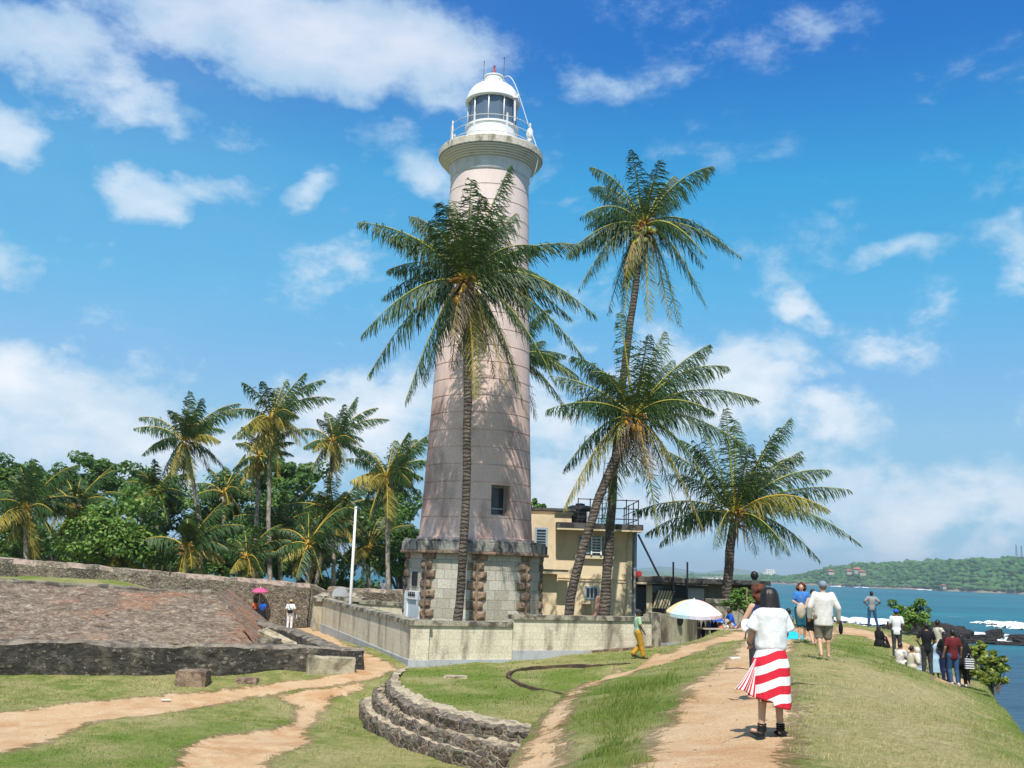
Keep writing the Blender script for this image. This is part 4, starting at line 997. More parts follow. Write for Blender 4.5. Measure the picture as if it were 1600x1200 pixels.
# tower shaft with grooves
zb, zt_ = zp2+.05, P(768, 262, LY-1.86).z
Rb, Rt = 2.53, 1.84
def rad(z):
    t = (z-zb)/(zt_-zb); return Rb+(Rt-Rb)*(t**.82)
prof = [(Rb+.08, zb-.02), (Rb+.08, zb+.10), (rad(zb+.12), zb+.13)]
z = zb+.95; gsp = .755; ztop_groove = lz(300, 768)
while z < zt_-.25:
    for dz, dr in ((-.026, 0), (-.012, -.028), (.012, -.028), (.026, 0)): prof.append((rad(z)+dr, z+dz))
    z += gsp
prof.append((rad(zt_), zt_))
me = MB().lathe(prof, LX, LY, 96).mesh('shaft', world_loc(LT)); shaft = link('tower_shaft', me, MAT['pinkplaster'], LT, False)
# window recess cut through the shaft wall
def cutter_box(c, ax, hx, hy, hz):
    ay = Vector((-ax.y, ax.x, 0)); m = MB(); m.obox(c, ax, ay, Vector((0, 0, 1)), hx, hy, hz); me = m.mesh('cut'); bm = bmesh.new(); bm.from_mesh(me); bmesh.ops.recalc_face_normals(bm, faces=bm.faces); bm.to_mesh(me); bm.free()
    o = bpy.data.objects.new('cut', me); COL.objects.link(o); return o
def apply_bool(o, cut):
    md = o.modifiers.new('b', 'BOOLEAN'); md.object = cut; md.operation = 'DIFFERENCE'; md.solver = 'EXACT'
    bpy.context.view_layer.update(); dg = bpy.context.evaluated_depsgraph_get(); me = bpy.data.meshes.new_from_object(o.evaluated_get(dg)); o.modifiers.clear(); o.data = me
    bpy.data.objects.remove(cut)
def face_ang(px_off): return math.asin(px_off/88.0)
wa = math.radians(27); wdir = Vector((math.sin(wa), -math.cos(wa), 0)); wtan = Vector((math.cos(wa), math.sin(wa), 0))
wz0, wz1 = lz(806, 783, LY-2.1), lz(758, 783, LY-2.1); wc = (wz0+wz1)/2; wr = rad(wc)
cut = cutter_box(Vector((LX, LY, wc))+wdir*(wr-.15), wtan, .46, .75, (wz1-wz0)/2)
apply_bool(shaft, cut)
cw = Vector((LX, LY, wc))+wdir*(wr-.62)
win = MB().obox(cw-wdir*.03, wtan, wdir, Vector((0, 0, 1)), .455, .02, (wz1-wz0)/2-.005).build('window', MAT['glass'], LT)
m = MB(); hh = (wz1-wz0)/2
for sx in (-1, 1): m.obox(cw+wtan*(sx*.43), wtan, wdir, Vector((0, 0, 1)), .022, .03, hh-.01)
for sz in (-1, -.55, 1): m.obox(cw+Vector((0, 0, sz*(hh-.05))), wtan, wdir, Vector((0, 0, 1)), .385, .03, .03)
m.build('frame', MAT['blueframe'], win)
# pale collar under the gallery + gallery mouldings; heights read on the near side of each ring
def nz(py, r): return P(770, py, LY-r).z
zc = nz(242, 1.98); zg = nz(221, 2.46); zr1 = nz(208, 2.46); zr0 = zg
MB().lathe([(rad(zt_)-.01, zt_-.02), (rad(zt_)+.03, zt_), (1.87, zt_+(zc-zt_)*.35), (1.90, zt_+(zc-zt_)*.65), (1.98, zc)], LX, LY, 96, cap=False).build('collar', MAT['paleplaster'], LT, True)
prof = [(1.95, zc)]; r = 1.97; st_ = (zg-zc)/5
for k in range(5):
    prof += [(r-.01, zc), (r-.01, zc+st_*.18), (r+.09, zc+st_*.28), (r+.12, zc+st_*.55), (r+.11, zc+st_*.9), (r+.04, zc+st_)]; r += .082; zc += st_
prof += [(2.43, zc)]
MB().lathe(prof, LX, LY, 96, cap=False).build('gallery_moulding', MAT['gallery'], LT)
MB().lathe([(2.25, zr0), (2.44, zr0), (2.47, zr0+.04), (2.47, zr1-.05), (2.43, zr1), (.5, zr1+.04)], LX, LY, 96, cap=False).build('gallery_deck', MAT['galleryrim'], LT)
drum1 = nz(185, 1.24); drum0 = zr1+.02
MB().lathe([(1.34, drum0), (1.32, drum0+.22), (1.24, drum0+.26), (1.22, drum1-.10), (1.28, drum1-.09), (1.28, drum1), (.2, drum1+.02)], LX, LY, 64, cap=False).build('lantern_drum', MAT['white'], LT, False)
zd0 = nz(144, 1.32); g0, g1 = drum1, zd0+.02
MB().lathe([(1.14, g0), (1.16, g1)], LX, LY, 10, cap=False).build('lantern_glazing', MAT['lampglass'], LT)
for k in range(10):
    th = 2*PI*(k+.28)/10; MB().tube([(LX+1.17*math.cos(th), LY+1.17*math.sin(th), g0-.02), (LX+1.19*math.cos(th), LY+1.19*math.sin(th), g1+.02)], .034, 6).build('glazing_bar', MAT['white'], LT, True)
MB().lathe([(.35, g0), (.35, g0+.5), (.42, g0+.55), (.45, g0+1.2), (.3, g0+1.5)], LX, LY, 20).build('lamp_optic', MAT['plinth'], LT, True)
zd1 = lz(133, 769); zd2 = lz(121, 769)
dome = [(1.12, zd0-.01), (1.31, zd0-.02), (1.33, zd0+.07), (1.29, zd0+.11)]
for k in range(1, 10):
    th = k/9*PI/2*.80; dome.append((1.26*math.cos(th)**.85, zd0+.12+(zd1-zd0-.12)*math.sin(th)/math.sin(PI/2*.80)))
MB().lathe(dome, LX, LY, 64, cap=False).build('dome', MAT['white'], LT, True)
MB().lathe([(.47, zd1-.12), (.46, zd2-.06), (.50, zd2-.05), (.50, zd2), (.1, zd2+.08), (.02, zd2+.09)], LX, LY, 32, cap=False).build('ventilator', MAT['white'], LT, False)
m = MB(); m.tube([(LX+.60*math.cos(t_), LY+.60*math.sin(t_), zd1+.10) for t_ in np.linspace(0, 2*PI, 30)], .022, 5)
for t_ in np.linspace(0, 2*PI, 7)[:-1]: m.tube([(LX+.60*math.cos(t_), LY+.60*math.sin(t_), zd1+.10), (LX+.5*math.cos(t_), LY+.5*math.sin(t_), zd1-.10)], .018, 4)
m.build('hand_ring', MAT['whitemetal'], LT)
m = MB(); m.lathe([(.13, zd2+.05), (.12, zd2+.2), (.05, zd2+.36), (.03, zd2+.55)], LX, LY, 12); m.ell((LX, LY, zd2+.58), .05, .05, .05); m.tube([(LX-.10, LY, zd2+.5), (LX+.06, LY, zd2+.5)], .018, 5); m.build('finial', MAT['redpaint'], LT, True)
for (px, dy, h) in ((-.50, 0, 1.15), (.46, .2, 1.5)):
    m = MB(); m.tube([(LX+px, LY+dy, zd2-.35), (LX+px, LY+dy, zd2-.35+h)], .012, 4); m.ell((LX+px, LY+dy, zd2-.35+h), .03, .03, .04); m.build('lightning_rod', MAT['rail'], LT)
pts = bez4(Vector((LX+.5, LY-.3, zd2-.1)), Vector((LX+.95, LY-.7, zd2)), Vector((LX+1.15, LY-.9, zd0+.3)), Vector((LX+1.8, LY-.8, zr1+1.0)), 14)
pt2 = bez4(Vector((LX+1.8, LY-.8, zr1+1.0)), Vector((LX+2.2, LY-1.0, zr1)), Vector((LX+2.46, LY-1.1, zr0-.2)), Vector((LX+1.85, LY-.6, zr0-1.3)), 12)
MB().tube(pts+pt2[1:], .018, 5).build('cable', MAT['white'], LT)
m = MB(); m.box(LX+.95, LX+1.2, LY-.95, LY-.72, zd0-.05, zd0+.12); m.tube([(LX+1.05, LY-.83, zd0), (LX+1.08, LY-.85, g0+.1)], .055, 6); m.build('bracket', MAT['whitemetal'], LT)
RR = 1.97; rail = MB()
for h in (.36, .76, 1.16): rail.tube([(LX+RR*math.cos(t_), LY+RR*math.sin(t_), zr1+h) for t_ in np.linspace(0, 2*PI, 49)], .018, 5, cap=False)
rl = rail.build('railing', MAT['whitemetal'], LT)
for k in range(8):
    th = -PI/2-.40+2*PI*k/8; x, y = LX+RR*math.cos(th), LY+RR*math.sin(th)
    MB().tube([(x, y, zr1-.02), (x, y, zr1+1.30)], .045, 6).build('railing_post', MAT['whitemetal'], rl)
x, y = LX+1.80, LY-.75
m = MB(); m.tube([(x, y, zr1), (x, y, zr1+.5)], .05, 6); m.ell((x, y, zr1+.78), .17, .17, .30); m.box(x-.09, x+.09, y-.09, y+.09, zr1+.36, zr1+.5); m.build('fog_lamp', MAT['white'], LT, True)
# doorway on the left face
k0, k1 = None, None
best = None
for k in range(8):
    a, b = oc[k], oc[(k+1) % 8]; mid = ((a[0]+b[0])/2-LX, (a[1]+b[1])/2-LY); an = math.degrees(math.atan2(mid[0], -mid[1]))
    if best is None or abs(an+63) < best[0]: best = (abs(an+63), k, an)
k = best[1]; a, b = Vector(oc[k]), Vector(oc[(k+1) % 8]); mid = (a+b)/2; nrm = Vector((mid.x-LX, mid.y-LY, 0)).normalized(); tn = Vector((nrm.y, -nrm.x, 0)); tn = tn if tn.x*1 > 0 or True else -tn
c = Vector((mid.x, mid.y, 0)); Z = Vector((0, 0, 1))
m = MB()
for s_ in (-1, 1): m.obox(c+tn*(s_*.72)+nrm*.05+Z*(5.3+1.15), tn, nrm, Z, .17, .07, 1.15)
m.obox(c+nrm*.05+Z*(5.3+2.46), tn, nrm, Z, .90, .08, .17); dr = m.build('door_surround', MAT['white'], LT)
MB().obox(c+nrm*.03+Z*(5.3+1.14), tn, nrm, Z, .545, .03, 1.14).build('door', material('pale blue door', color=(.50, .55, .58, 1), rough=.5), LT)
m = MB()
for q in range(4): m.obox(c+tn*(-.3+q*.2)+nrm*.14+Z*(5.3+2.5), tn, nrm, Z, .05, .012, .10)
m.obox(c+nrm*.138+Z*(5.3+2.48), tn, nrm, Z, .42, .006, .02); m.build('grille', MAT['blackmetal'], LT)
MB().obox(c+nrm*.03+Z*(5.3+3.15), tn, nrm, Z, .26, .03, .30).build('plaque', MAT['blackmetal'], LT)

# ------------------------------------------------------------------ keeper's house
HY = 50.0
HT = thing('keeper_house', 'ochre two-storey keeper house with black flat roofs, right of the lighthouse', 'house', (2, HY, 5.5))
def hx(px, py=880): return P(px, py, HY).x
def hz(py, px=930): return P(px, py, HY).z
xl, xm, xr = -1.2, hx(893, 820), hx(986)
MB().box(xl, xr, HY, HY+8, 5.2, hz(826)).build('wall', MAT['ochre'], HT)
MB().box(xl, xm, HY+.02, HY+6, hz(826)+.001, hz(801)).build('upper_wall', MAT['ochre'], HT)
m = MB(); m.box(xl-.15, xm+.18, HY-.2, HY+6.2, hz(800.5), hz(796.5)); m.build('upper_roof', MAT['darkroof'], HT)
MB().box(xl-.1, xm+.08, HY-.08, HY-.001+.02, hz(806), hz(801.5)).build('upper_trim', MAT['cream'], HT)
# slab with overhang and rounded left end
xa = hx(868, 825); m = MB(); z0, z1 = hz(827), hz(819)
m.box(xa, xr+.45, HY-.95, HY+8.2, z0, z1); m.build('roof_slab', MAT['darkroof'], HT)
m = MB(); m.box(xa+.02, xr+.43, HY-.93, HY-.002, z0-.10, z0-.001); m.build('slab_soffit', MAT['cream'], HT)
# left bay protrudes a little with a quarter-round edge beneath the slab
xb = hx(872); m = MB(); m.box(xl, xb-.25, HY-.38, HY-.001, 5.2, hz(807)); m.build('bay', MAT['ochre'], HT)
rb = hx(893)-hx(872)
m = MB(); pts = [(xb-.25, hz(830)), (xb-.25, hz(850)+.4)]
cx0, cz0 = xb+.45, hz(836)
arc = [(xb-.25, hz(858)), (xb-.25, hz(827))]
m.box(xb-.25, xb-.05, HY-.38, HY-.001, 5.2, hz(896)); m.build('bay_return', MAT['ochre'], HT)
# ledge over ground floor
m = MB(); m.box(xl, hx(886), HY-.95, HY-.38-.001, hz(899), hz(894)); m.build('canopy', MAT['cream'], HT); MB().box(xl-.02, hx(886)+.03, HY-.98, HY-.36, hz(894)+.001, hz(892)).build('canopy_top', MAT['darkroof'], HT)
MB().box(hx(872), xr+.03, HY-.04, HY-.001, hz(905), hz(903)).build('string_course', MAT['cream'], HT); MB().box(hx(872), xr+.03, HY-.04, HY-.001, hz(909), hz(907.5)).build('string_course', MAT['cream'], HT)
MB().box(xr-.18, xr+.04, HY-.05, HY-.001, 5.2, z0-.11).build('pilaster', MAT['cream'], HT)
MB().tube([(xr+.20, HY+.2, 5.5), (xr+.20, HY+.2, z0)], .06, 8).build('drainpipe', MAT['plinth'], HT, True)
MB().box(xr+.001, xr+.35, HY+.6, HY+5, 5.2, z0-.02).build('rear_wing', MAT['plinth'], HT)
def house_window(x0, x1, z0, z1, y, cols, rows, sill=True, frame=.07):
    w = MB().box(x0, x1, y-.02, y-.002, z0, z1).build('window', MAT['glass'], HT)
    m = MB()
    m.box(x0-frame, x0, y-.06, y-.003, z0-frame, z1+frame); m.box(x1, x1+frame, y-.06, y-.003, z0-frame, z1+frame)
    m.box(x0, x1, y-.06, y-.003, z1, z1+frame); m.box(x0, x1, y-.06, y-.003, z0-frame, z0)
    for i in range(1, cols): x = x0+(x1-x0)*i/cols; m.box(x-.03, x+.03, y-.055, y-.021, z0, z1)
    for i in range(1, rows): z = z0+(z1-z0)*i/rows; m.box(x0, x1, y-.045, y-.022, z-.014, z+.014)
    m.build('frame', MAT['blueframe'], w)
    if sill: MB().box(x0-.2, x1+.2, y-.22, y-.002, z0-.22, z0-frame-.002).build('sill', MAT['cream'], w)
    return w
house_window(hx(837), hx(851), hz(857), hz(831), HY-.38, 1, 6, False, .1)
house_window(hx(905), hx(956), hz(866), hz(840), HY, 4, 4, True)
# open casement leaves with white glazing
m = MB(); xq = hx(923); 
for i in range(6): m.box(xq+.02, hx(938), HY-.30, HY-.28, hz(866)+.06+i*.135, hz(866)+.10+i*.135)
for x_ in (xq, hx(938)): m.box(x_-.035, x_+.035, HY-.31, HY-.27, hz(867), hz(839))
m.build('casement', MAT['white'], HT)
m = MB(); m.box(hx(911), hx(920), HY-.26, HY-.23, hz(866), hz(840)); m.build('casement', MAT['blueframe'], HT)
house_window(hx(917), hx(934), hz(934), hz(919), HY, 3, 1, False, .08)
MB().box(hx(910), hx(926), HY-.35, HY-.002, hz(944), hz(939)).build('planter_ledge', MAT['cream'], HT)
# clothes hanging
def cloth_fn(s, b, out):
    n = s.noise(3, 4, .6, s.obj()); s.put(b.inputs['Base Color'], s.mix(s.step(n, .4, .6), (.60, .30, .22, 1), (.66, .38, .30, 1)))
MAT['pinkcloth'] = material('pink cloth', cloth_fn, rough=.9)
m = MB(); V = []; a = Vector((hx(931, 930), HY-1.6, hz(930))); n_ = 14
for j in range(n_+1):
    for i in range(9):
        t = j/n_; u = i/8-.5; V.append((a.x+.05*math.sin(t*3)+u*(.25+.55*t)+.25*t*.3, a.y+.07*math.sin(i*1.9+t*2), a.z-t*1.05))
m.add(V, [(j*9+i, j*9+i+1, (j+1)*9+i+1, (j+1)*9+i) for j in range(n_) for i in range(8)])
o = m.build('hanging_cloth', MAT['pinkcloth'], None, True); tag(o, 'salmon pink cloth hanging by the palm trunk against the ochre house', 'cloth'); o.modifiers.new('s', 'SOLIDIFY').thickness = .015
# water tank and roof railing
cx, cy, zt2 = hx(912, 805), HY+2.5, hz(819)
t = thing('water_tank', 'black plastic water tank on the flat roof', 'water tank', (cx, cy, zt2))
pr = [(.02, zt2), (.72, zt2)]
for i in range(4): z_ = zt2+.08+i*.19; pr += [(.72, z_), (.68, z_+.05), (.72, z_+.10)]
pr += [(.70, zt2+.92), (.45, zt2+1.02), (.25, zt2+1.03)]; MB().lathe(pr, cx, cy, 24).build('tank_body', MAT['blackplastic'], t, True)
MB().lathe([(.24, zt2+1.0), (.24, zt2+1.12), (.02, zt2+1.15)], cx, cy, 16).build('lid', MAT['blackplastic'], t, True)
o = MB().box(hx(917), hx(925), HY+.6, HY+1.0, zt2+.0, zt2+.62).build('meter_box', MAT['white'], None); tag(o, 'small white box on the roof in front of the black tank', 'box')
t = thing('roof_railing', 'black metal railing round the flat roof of the ochre house', 'railing', (xr, HY, zt2)); zt2 += .0
zr = hz(819); x0, x1 = hx(900), xr+.25
for zz in (.25, .75, 1.15):
    m = MB(); m.tube([(x0, HY-.6, zr+zz), (x1, HY-.6, zr+zz), (x1, HY+6, zr+zz)], .024, 5); m.build('rail_bar', MAT['blackmetal'], t)
for i in range(6):
    x = x0+(x1-x0)*i/5; MB().tube([(x, HY-.6, zr), (x, HY-.6, zr+1.2)], .028, 5).build('post', MAT['blackmetal'], t)
for i in range(1, 4): MB().tube([(x1, HY-.6+i*2, zr), (x1, HY-.6+i*2, zr+1.2)], .028, 5).build('post', MAT['blackmetal'], t)
la, lb = P(941, 815, HY+3), P(951, 715, HY+3); m = MB()
for s_ in (-.22, .22): m.tube([(la.x+s_, la.y, hz(819)), (lb.x+s_*.8, lb.y, lb.z)], .03, 5)
for i in range(13): t_ = i/12; z_ = hz(819)+(lb.z-hz(819))*t_; x = la.x+(lb.x-la.x)*t_; m.tube([(x-.22, la.y, z_), (x+.22, la.y, z_)], .018, 4)
o = m.build('ladder_mast', MAT['whitemetal'], None); tag(o, 'narrow ladder-like mast rising behind the leaning palm trunk', 'mast')
sa, sb = P(997, 835, 50.5), P(1031, 903, 50.5); o = MB().tube([sa, sb], .05, 6).build('roof_strut', MAT['blackmetal'], None); tag(o, 'slanting black pole from the house roof down to the low shop roof', 'pole')

# ------------------------------------------------------------------ low dark shop row
SY = 51.0
def sx_(px, py=930): return P(px, py, SY).x
def sz_(py, px=1080): return P(px, py, SY).z
ST = thing('shop_row', 'low dark mouldy shop row with flat slab roof between the ochre house and the palm', 'building', (8, SY, 6))
xa, xe = xr+.36, sx_(1186, 915)
MB().box(xa, xe, SY, SY+5, 5.4, sz_(911)).build('wall', MAT['shopwall'], ST)
m = MB(); m.box(xa, xe+.35, SY-.9, SY+5.4, sz_(911)+.001, sz_(904)); m.build('roof_slab', MAT['darkroof'], ST)
MB().box(xa-.1, sx_(1006), SY-1.15, SY-.001, sz_(912, 995), sz_(909, 995)-.001).build('door_canopy', MAT['cream'], ST)
d_ = MB().box(sx_(987), sx_(1008), SY-.06, SY-.002, 5.6, sz_(917, 995)).build('door', MAT['greydoor'], ST)
MB().ell((sx_(990), SY-.1, sz_(944)), .04, .04, .04).build('handle', MAT['whitemetal'], d_)
MB().box(sx_(1009), sx_(1018), SY-.25, SY-.002, 5.5, sz_(912)).build('door_pier', MAT['ochre'], ST)
MB().box(sx_(1020), sx_(1046), SY-.05, SY-.002, sz_(928), sz_(917)).build('opening', MAT['glass'], ST)
# slatted shutter leaning, pale panel, counter
m = MB()
for i in range(6): m.obox(Vector((sx_(1024)+i*.14, SY-.35, sz_(938))), Vector((1, 0, 0)), Vector((0, 1, 0)), Vector((.35, 0, 1)).normalized(), .045, .02, .45)
m.build('screen', MAT['cream'], ST)
MB().box(sx_(1074), sx_(1100), SY-.05, SY-.002, 6.3, sz_(919)).build('panel', MAT['plinth'], ST)
MB().box(sx_(1050), sx_(1072), SY-.06, SY-.003, sz_(935), sz_(916)).build('opening', MAT['glass'], ST)
for px in (1052, 1074):
    a, b = P(px, 960, 49.6), P(px, 878, 49.6); o = MB().tube([(a.x, a.y, 6.2), (b.x, b.y, b.z)], .045, 6).build('thin_post', MAT['blackmetal'], None)
    tag(o, 'thin black post rising above the shop roof, nearer the house' if px == 1052 else 'thin black post rising above the shop roof, nearer the palm', 'post', 'thin black posts')
m = MB(); rm = random.Random(5)
V, F = old_wall([(xa+.1, SY-.85, sz_(904)-.02, sz_(902)+.02), (sx_(1100, 900), SY-.85, sz_(904)-.02, sz_(902.5))], .5, seg=.3, jit=.06, seed=77, vseg=2); m.add(V, F)
o = m.build('roof_rubble', MAT['shopwall'], ST)
a = P(995, 901, SY-.6); o = boulder('red_bucket', 'red plastic bucket lying on the shop roof beside the house', 'bucket', (a.x, a.y, a.z+.1), .22, .2, .16, 5, 'redpaint', .6)
a = P(1179, 903, SY); 
t = thing('roof_speaker', 'small black round box on the right end of the shop roof', 'loudspeaker', (a.x, a.y, a.z)); m = MB(); m.ell((a.x, a.y, a.z+.12), .2, .18, .22); m.build('body', MAT['blackplastic'], t, True); MB().box(a.x-.1, a.x+.1, a.y-.1, a.y+.1, a.z-.12, a.z-.02).build('foot', MAT['blackmetal'], t)

# ------------------------------------------------------------------ palms
WIND = np.array([.30, .10, 0.0])
def norm(a): return a/(np.linalg.norm(a, axis=-1, keepdims=True)+1e-9)
class Leaves:
    def __init__(s): s.V = []; s.Q = []; s.T = []; s.va = []; s.n = 0
    def add(s, V, Q, va): s.V.append(V); s.Q.append(Q+s.n); s.va.append(va); s.n += len(V)
    def build(s, name, mats, parent, mi=None):
        co = np.concatenate(s.V)-np.array(world_loc(parent)); q = np.concatenate(s.Q)
        me = np_mesh(name, co, q, dict(var=np.concatenate(s.va)))
        return link(name, me, mats, parent, False, uv=False)
def frond_geo(c, tip, up, nl=62, leaf=.85, seed=0, droop=.8, wind=1.0, w=.05, yellow=0.0):
    r = np.random.RandomState(seed); c = np.array(c, float); tip = np.array(tip, float)
    ln = np.linalg.norm(tip-c); ctrl = c+(tip-c)*.42+np.array([0, 0, up*1.15*ln])
    t = np.linspace(0, 1, 18)[:, None]; R = c*(1-t)**2+ctrl*2*t*(1-t)+tip*t*t
    # rachis as a tapering triangular tube
    T = norm(np.gradient(R, axis=0)); S = np.cross(T, [0, 0, 1.0]); sl = np.linalg.norm(S, axis=1, keepdims=True)
    fb = norm(np.cross(tip-c, [0.2, 1, .1])); S = norm(np.where(sl > .25, S, fb)); 
    U = np.cross(S, T); rad_ = (.058*(1-t)+.012)*(ln/4.5)**.3
    ring = [R+S*rad_, R-S*rad_, R+U*rad_*1.2]
    V = np.stack(ring, 1).reshape(-1, 3); n = len(R); Q = []
    for i in range(n-1):
        for k in range(3): Q.append((i*3+k, i*3+(k+1) % 3, (i+1)*3+(k+1) % 3, (i+1)*3+k))
    RV, RQ = V, np.array(Q)
    # leaflets, both sides
    u = np.linspace(.12, 1.0, nl); u = np.repeat(u, 2)+r.uniform(-.006, .006, nl*2); u = np.clip(u, 0, 1); side = np.tile([-1.0, 1.0], nl)
    keep = (r.rand(nl*2) > .06) & ~((np.sin(u*23+seed*1.7)*np.sin(u*9+seed) > .72) & (r.rand(nl*2) > .3)); u, side = u[keep], side[keep]
    uu = u[:, None]; Pp = c*(1-uu)**2+ctrl*2*uu*(1-uu)+tip*uu*uu; Tt = norm(2*(1-uu)*(ctrl-c)+2*uu*(tip-ctrl))
    Ss = np.cross(Tt, [0, 0, 1.0]); sl = np.linalg.norm(Ss, axis=1, keepdims=True); Ss = norm(np.where(sl > .25, Ss, fb)); 
    L = leaf*np.clip(np.sin(PI*np.clip(u*.80+.16, 0, 1))**.7, .25, 1)*r.uniform(.8, 1.12, len(u))
    dr = droop*r.uniform(.55, 1.45, len(u))
    clump = .06*np.sin(u*31+seed)[:, None]+r.uniform(-.3, .3, (len(u), 1))
    d1 = norm(Ss*(side[:, None]*.75)+Tt*(.62+clump*.5)+np.array([0, 0, 1.0])*(-.05-dr[:, None]*.55)+WIND*wind*.7+r.randn(len(u), 3)*.20)
    d2 = norm(Ss*(side[:, None]*.28)+Tt*(.50+clump*.6)+np.array([0, 0, -1.0])*dr[:, None]*1.35+WIND*wind*1.3+r.randn(len(u), 3)*.24)
    W = norm(Tt*1.0+np.array([0, 0, .25]))*(w/2)
    a, b, e = Pp, Pp+d1*(L*.5)[:, None], Pp+d1*(L*.5)[:, None]+d2*(L*.5)[:, None]
    n = len(u); V = np.stack([a-W*.6, a+W*.6, b+W, b-W, e+W*.25, e-W*.25], 1).reshape(-1, 3); k = np.arange(n)[:, None]*6
    Q = np.concatenate([k+np.array([0, 1, 2, 3]), k+np.array([3, 2, 4, 5])])
    va = np.clip(np.repeat(np.clip(r.uniform(0, .75, n)+yellow*.6*r.uniform(.3, 1, n), 0, 1), 6)+np.tile([0, 0, 0, 0, .15, .15], n)*r.rand(), 0, 1)
    return (RV, RQ), (V, Q, va)
def palm(label, base, crown, tips, d, trunk_r=(.21, .13), bow=(0, 0, 0), sep=True, leaf=.85, group='coconut palms beside the lighthouse', nuts=None, yellow=(), name='coconut_palm', rnd_f=6, R=4.6, seed=1, nl=62, w=.05, hang=4, lowcut=None):
    nl = int(nl*1.3); leaf *= 1.22; w *= .80; rnd_f += 2 if sep else 0; trunk_r = (trunk_r[0]*.78, trunk_r[1]*.88)
    B = Vector(base); Cc = Vector(crown); t = thing(name, label, 'palm tree', B, group=group); rr = np.random.RandomState(seed)
    H = (Cc-B).length; pts = bez4(B-Vector((0, 0, .3)), B.lerp(Cc, .33)+Vector(bow), B.lerp(Cc, .66)+Vector(bow), Cc-Vector((0, 0, .25)), 26)
    for i, p in enumerate(pts): p += Vector((mnoise.noise(p*.8+Vector((seed, 0, 0))), 0, 0))*.06
    rads = [trunk_r[0]*(1+.55*max(0, 1-i/3.5))*(1-i/25)+trunk_r[1]*(i/25)+(.012 if i % 2 else 0) for i in range(26)]
    MB().tube(pts, rads, 12).build('trunk', MAT['trunk' if sep else 'trunkpale'], t, True)
    allt = []
    for k, tp in enumerate(tips):
        px, py, up, dep = tp[:4]; P0 = P(px, py, d); flat = Vector((P0.x-Cc.x, 0, P0.z-Cc.z)); fl = flat.length
        full = R*rr.uniform(.92, 1.05); dy = math.sqrt(max(full**2*.9-fl**2, .15))*dep
        tip = Cc+Vector((P0.x-Cc.x, 0, P0.z-Cc.z))*(1+dy/d)+Vector((0, dy, 0)); tip.z += 0
        allt.append((tip, up, tp[4] if len(tp) > 4 else 0))
    for k in range(rnd_f):
        th = rr.uniform(0, 2*PI); el_ = rr.uniform(-.5, 1.0); L_ = R*rr.uniform(.7, .95)
        sy_ = math.sin(th)*(1 if (sep and k % 2) else (1 if math.sin(th) > 0 else -1)); allt.append((Cc+Vector((math.cos(th)*math.cos(el_), sy_*math.cos(el_), math.sin(el_)))*L_, .3, 0))
    for k in range(hang):
        th = rr.uniform(0, 2*PI); allt.append((Cc+Vector((math.cos(th)*.9, math.sin(th)*.9, -R*rr.uniform(.45, .65))), .30, .4))
    LV = Leaves(); RV = Leaves()
    for k, (tip, up, yl) in enumerate(allt):
        st_ = Cc+(tip-Cc).normalized()*.12
        (rv, rq), (v, q, va) = frond_geo(st_, tip, up, nl, leaf*rr.uniform(.85, 1.1), seed*100+k, droop=rr.uniform(.65, 1.5), w=w, yellow=yl, wind=1.0 if sep else 1.7)
        if lowcut is not None: pass
        gold = yl > .3
        if sep:
            f = Leaves(); f.add(rv, rq, np.zeros(len(rv))); n0 = len(rq); f.add(v, q, va)
            o = f.build('frond', [MAT['rachisgold' if gold else 'rachis'], MAT['drymatter' if (k >= len(allt)-hang and k % 2) else ('palmyellow' if gold else 'palmleaf')]], t)
            mi = np.ones(len(o.data.polygons), 'i'); mi[:n0] = 0; o.data.polygons.foreach_set('material_index', mi)
        else:
            RV.add(rv, rq, np.full(len(rv), .9 if gold else .5)); LV.add(v, q, np.clip(va*.75+(.42 if gold else -.05), 0, 1))
    if not sep:
        LV.build('crown', MAT['palmfar'], t); RV.build('frond_stalks', MAT['rachisgold'], t)
    # fibrous heart of the crown
    m = MB()
    for k in range(26 if sep else 10):
        th = rr.uniform(0, 2*PI); ln = rr.uniform(.35, .95); z = rr.uniform(-.45, .15)
        a = Cc+Vector((math.cos(th)*.12, math.sin(th)*.12, z)); b = a+Vector((math.cos(th)*ln*.7, math.sin(th)*ln*.7, rr.uniform(-.35, .35)*ln)); m.tube([a, a.lerp(b, .5)+Vector((0, 0, .1)), b], [.06, .045, .015], 5)
    m.build('flower_stalks', MAT['husk'], t)
    if sep:
        m = MB()
        for k in range(16):
            th = rr.uniform(0, 2*PI); a = Cc+Vector((math.cos(th)*.1, math.sin(th)*.1, rr.uniform(-.5, 0))); ln = rr.uniform(.7, 1.3)
            b = a+Vector((math.cos(th)*ln*.5, math.sin(th)*ln*.5, -ln)); 
            m.tube([a, a.lerp(b, .4)+Vector((math.cos(th)*.2, math.sin(th)*.2, .15)), b], [.04, .03, .01], 4)
        m.build('dry_stalks', MAT['wood'], t)
    if nuts:
        me = MB().ell((0, 0, 0), .125, .125, .155, 10, 7).mesh('coconut'); me2 = me.copy()
        for q in (me, me2): q.polygons.foreach_set('use_smooth', np.ones(len(q.polygons), bool))
        me.materials.append(MAT['greennut']); me2.materials.append(MAT['orangenut']); uvbox(me); uvbox(me2)
        for k in range(nuts[0]):
            th = rr.uniform(PI, 2*PI) if k % 3 else rr.uniform(0, PI); rdist = rr.uniform(.22, .48)
            o = bpy.data.objects.new('coconut', me if nuts[1] == 'g' else me2); COL.objects.link(o); o.parent = t
            o.location = Cc+Vector((math.cos(th)*rdist, math.sin(th)*rdist, -rr.uniform(.25, .95)))-B; o.rotation_euler = (rr.uniform(-.5, .5), rr.uniform(-.5, .5), 0)
    return t
def PT(px, py, d): v = P(px, py, d); return (v.x, v.y, v.z)
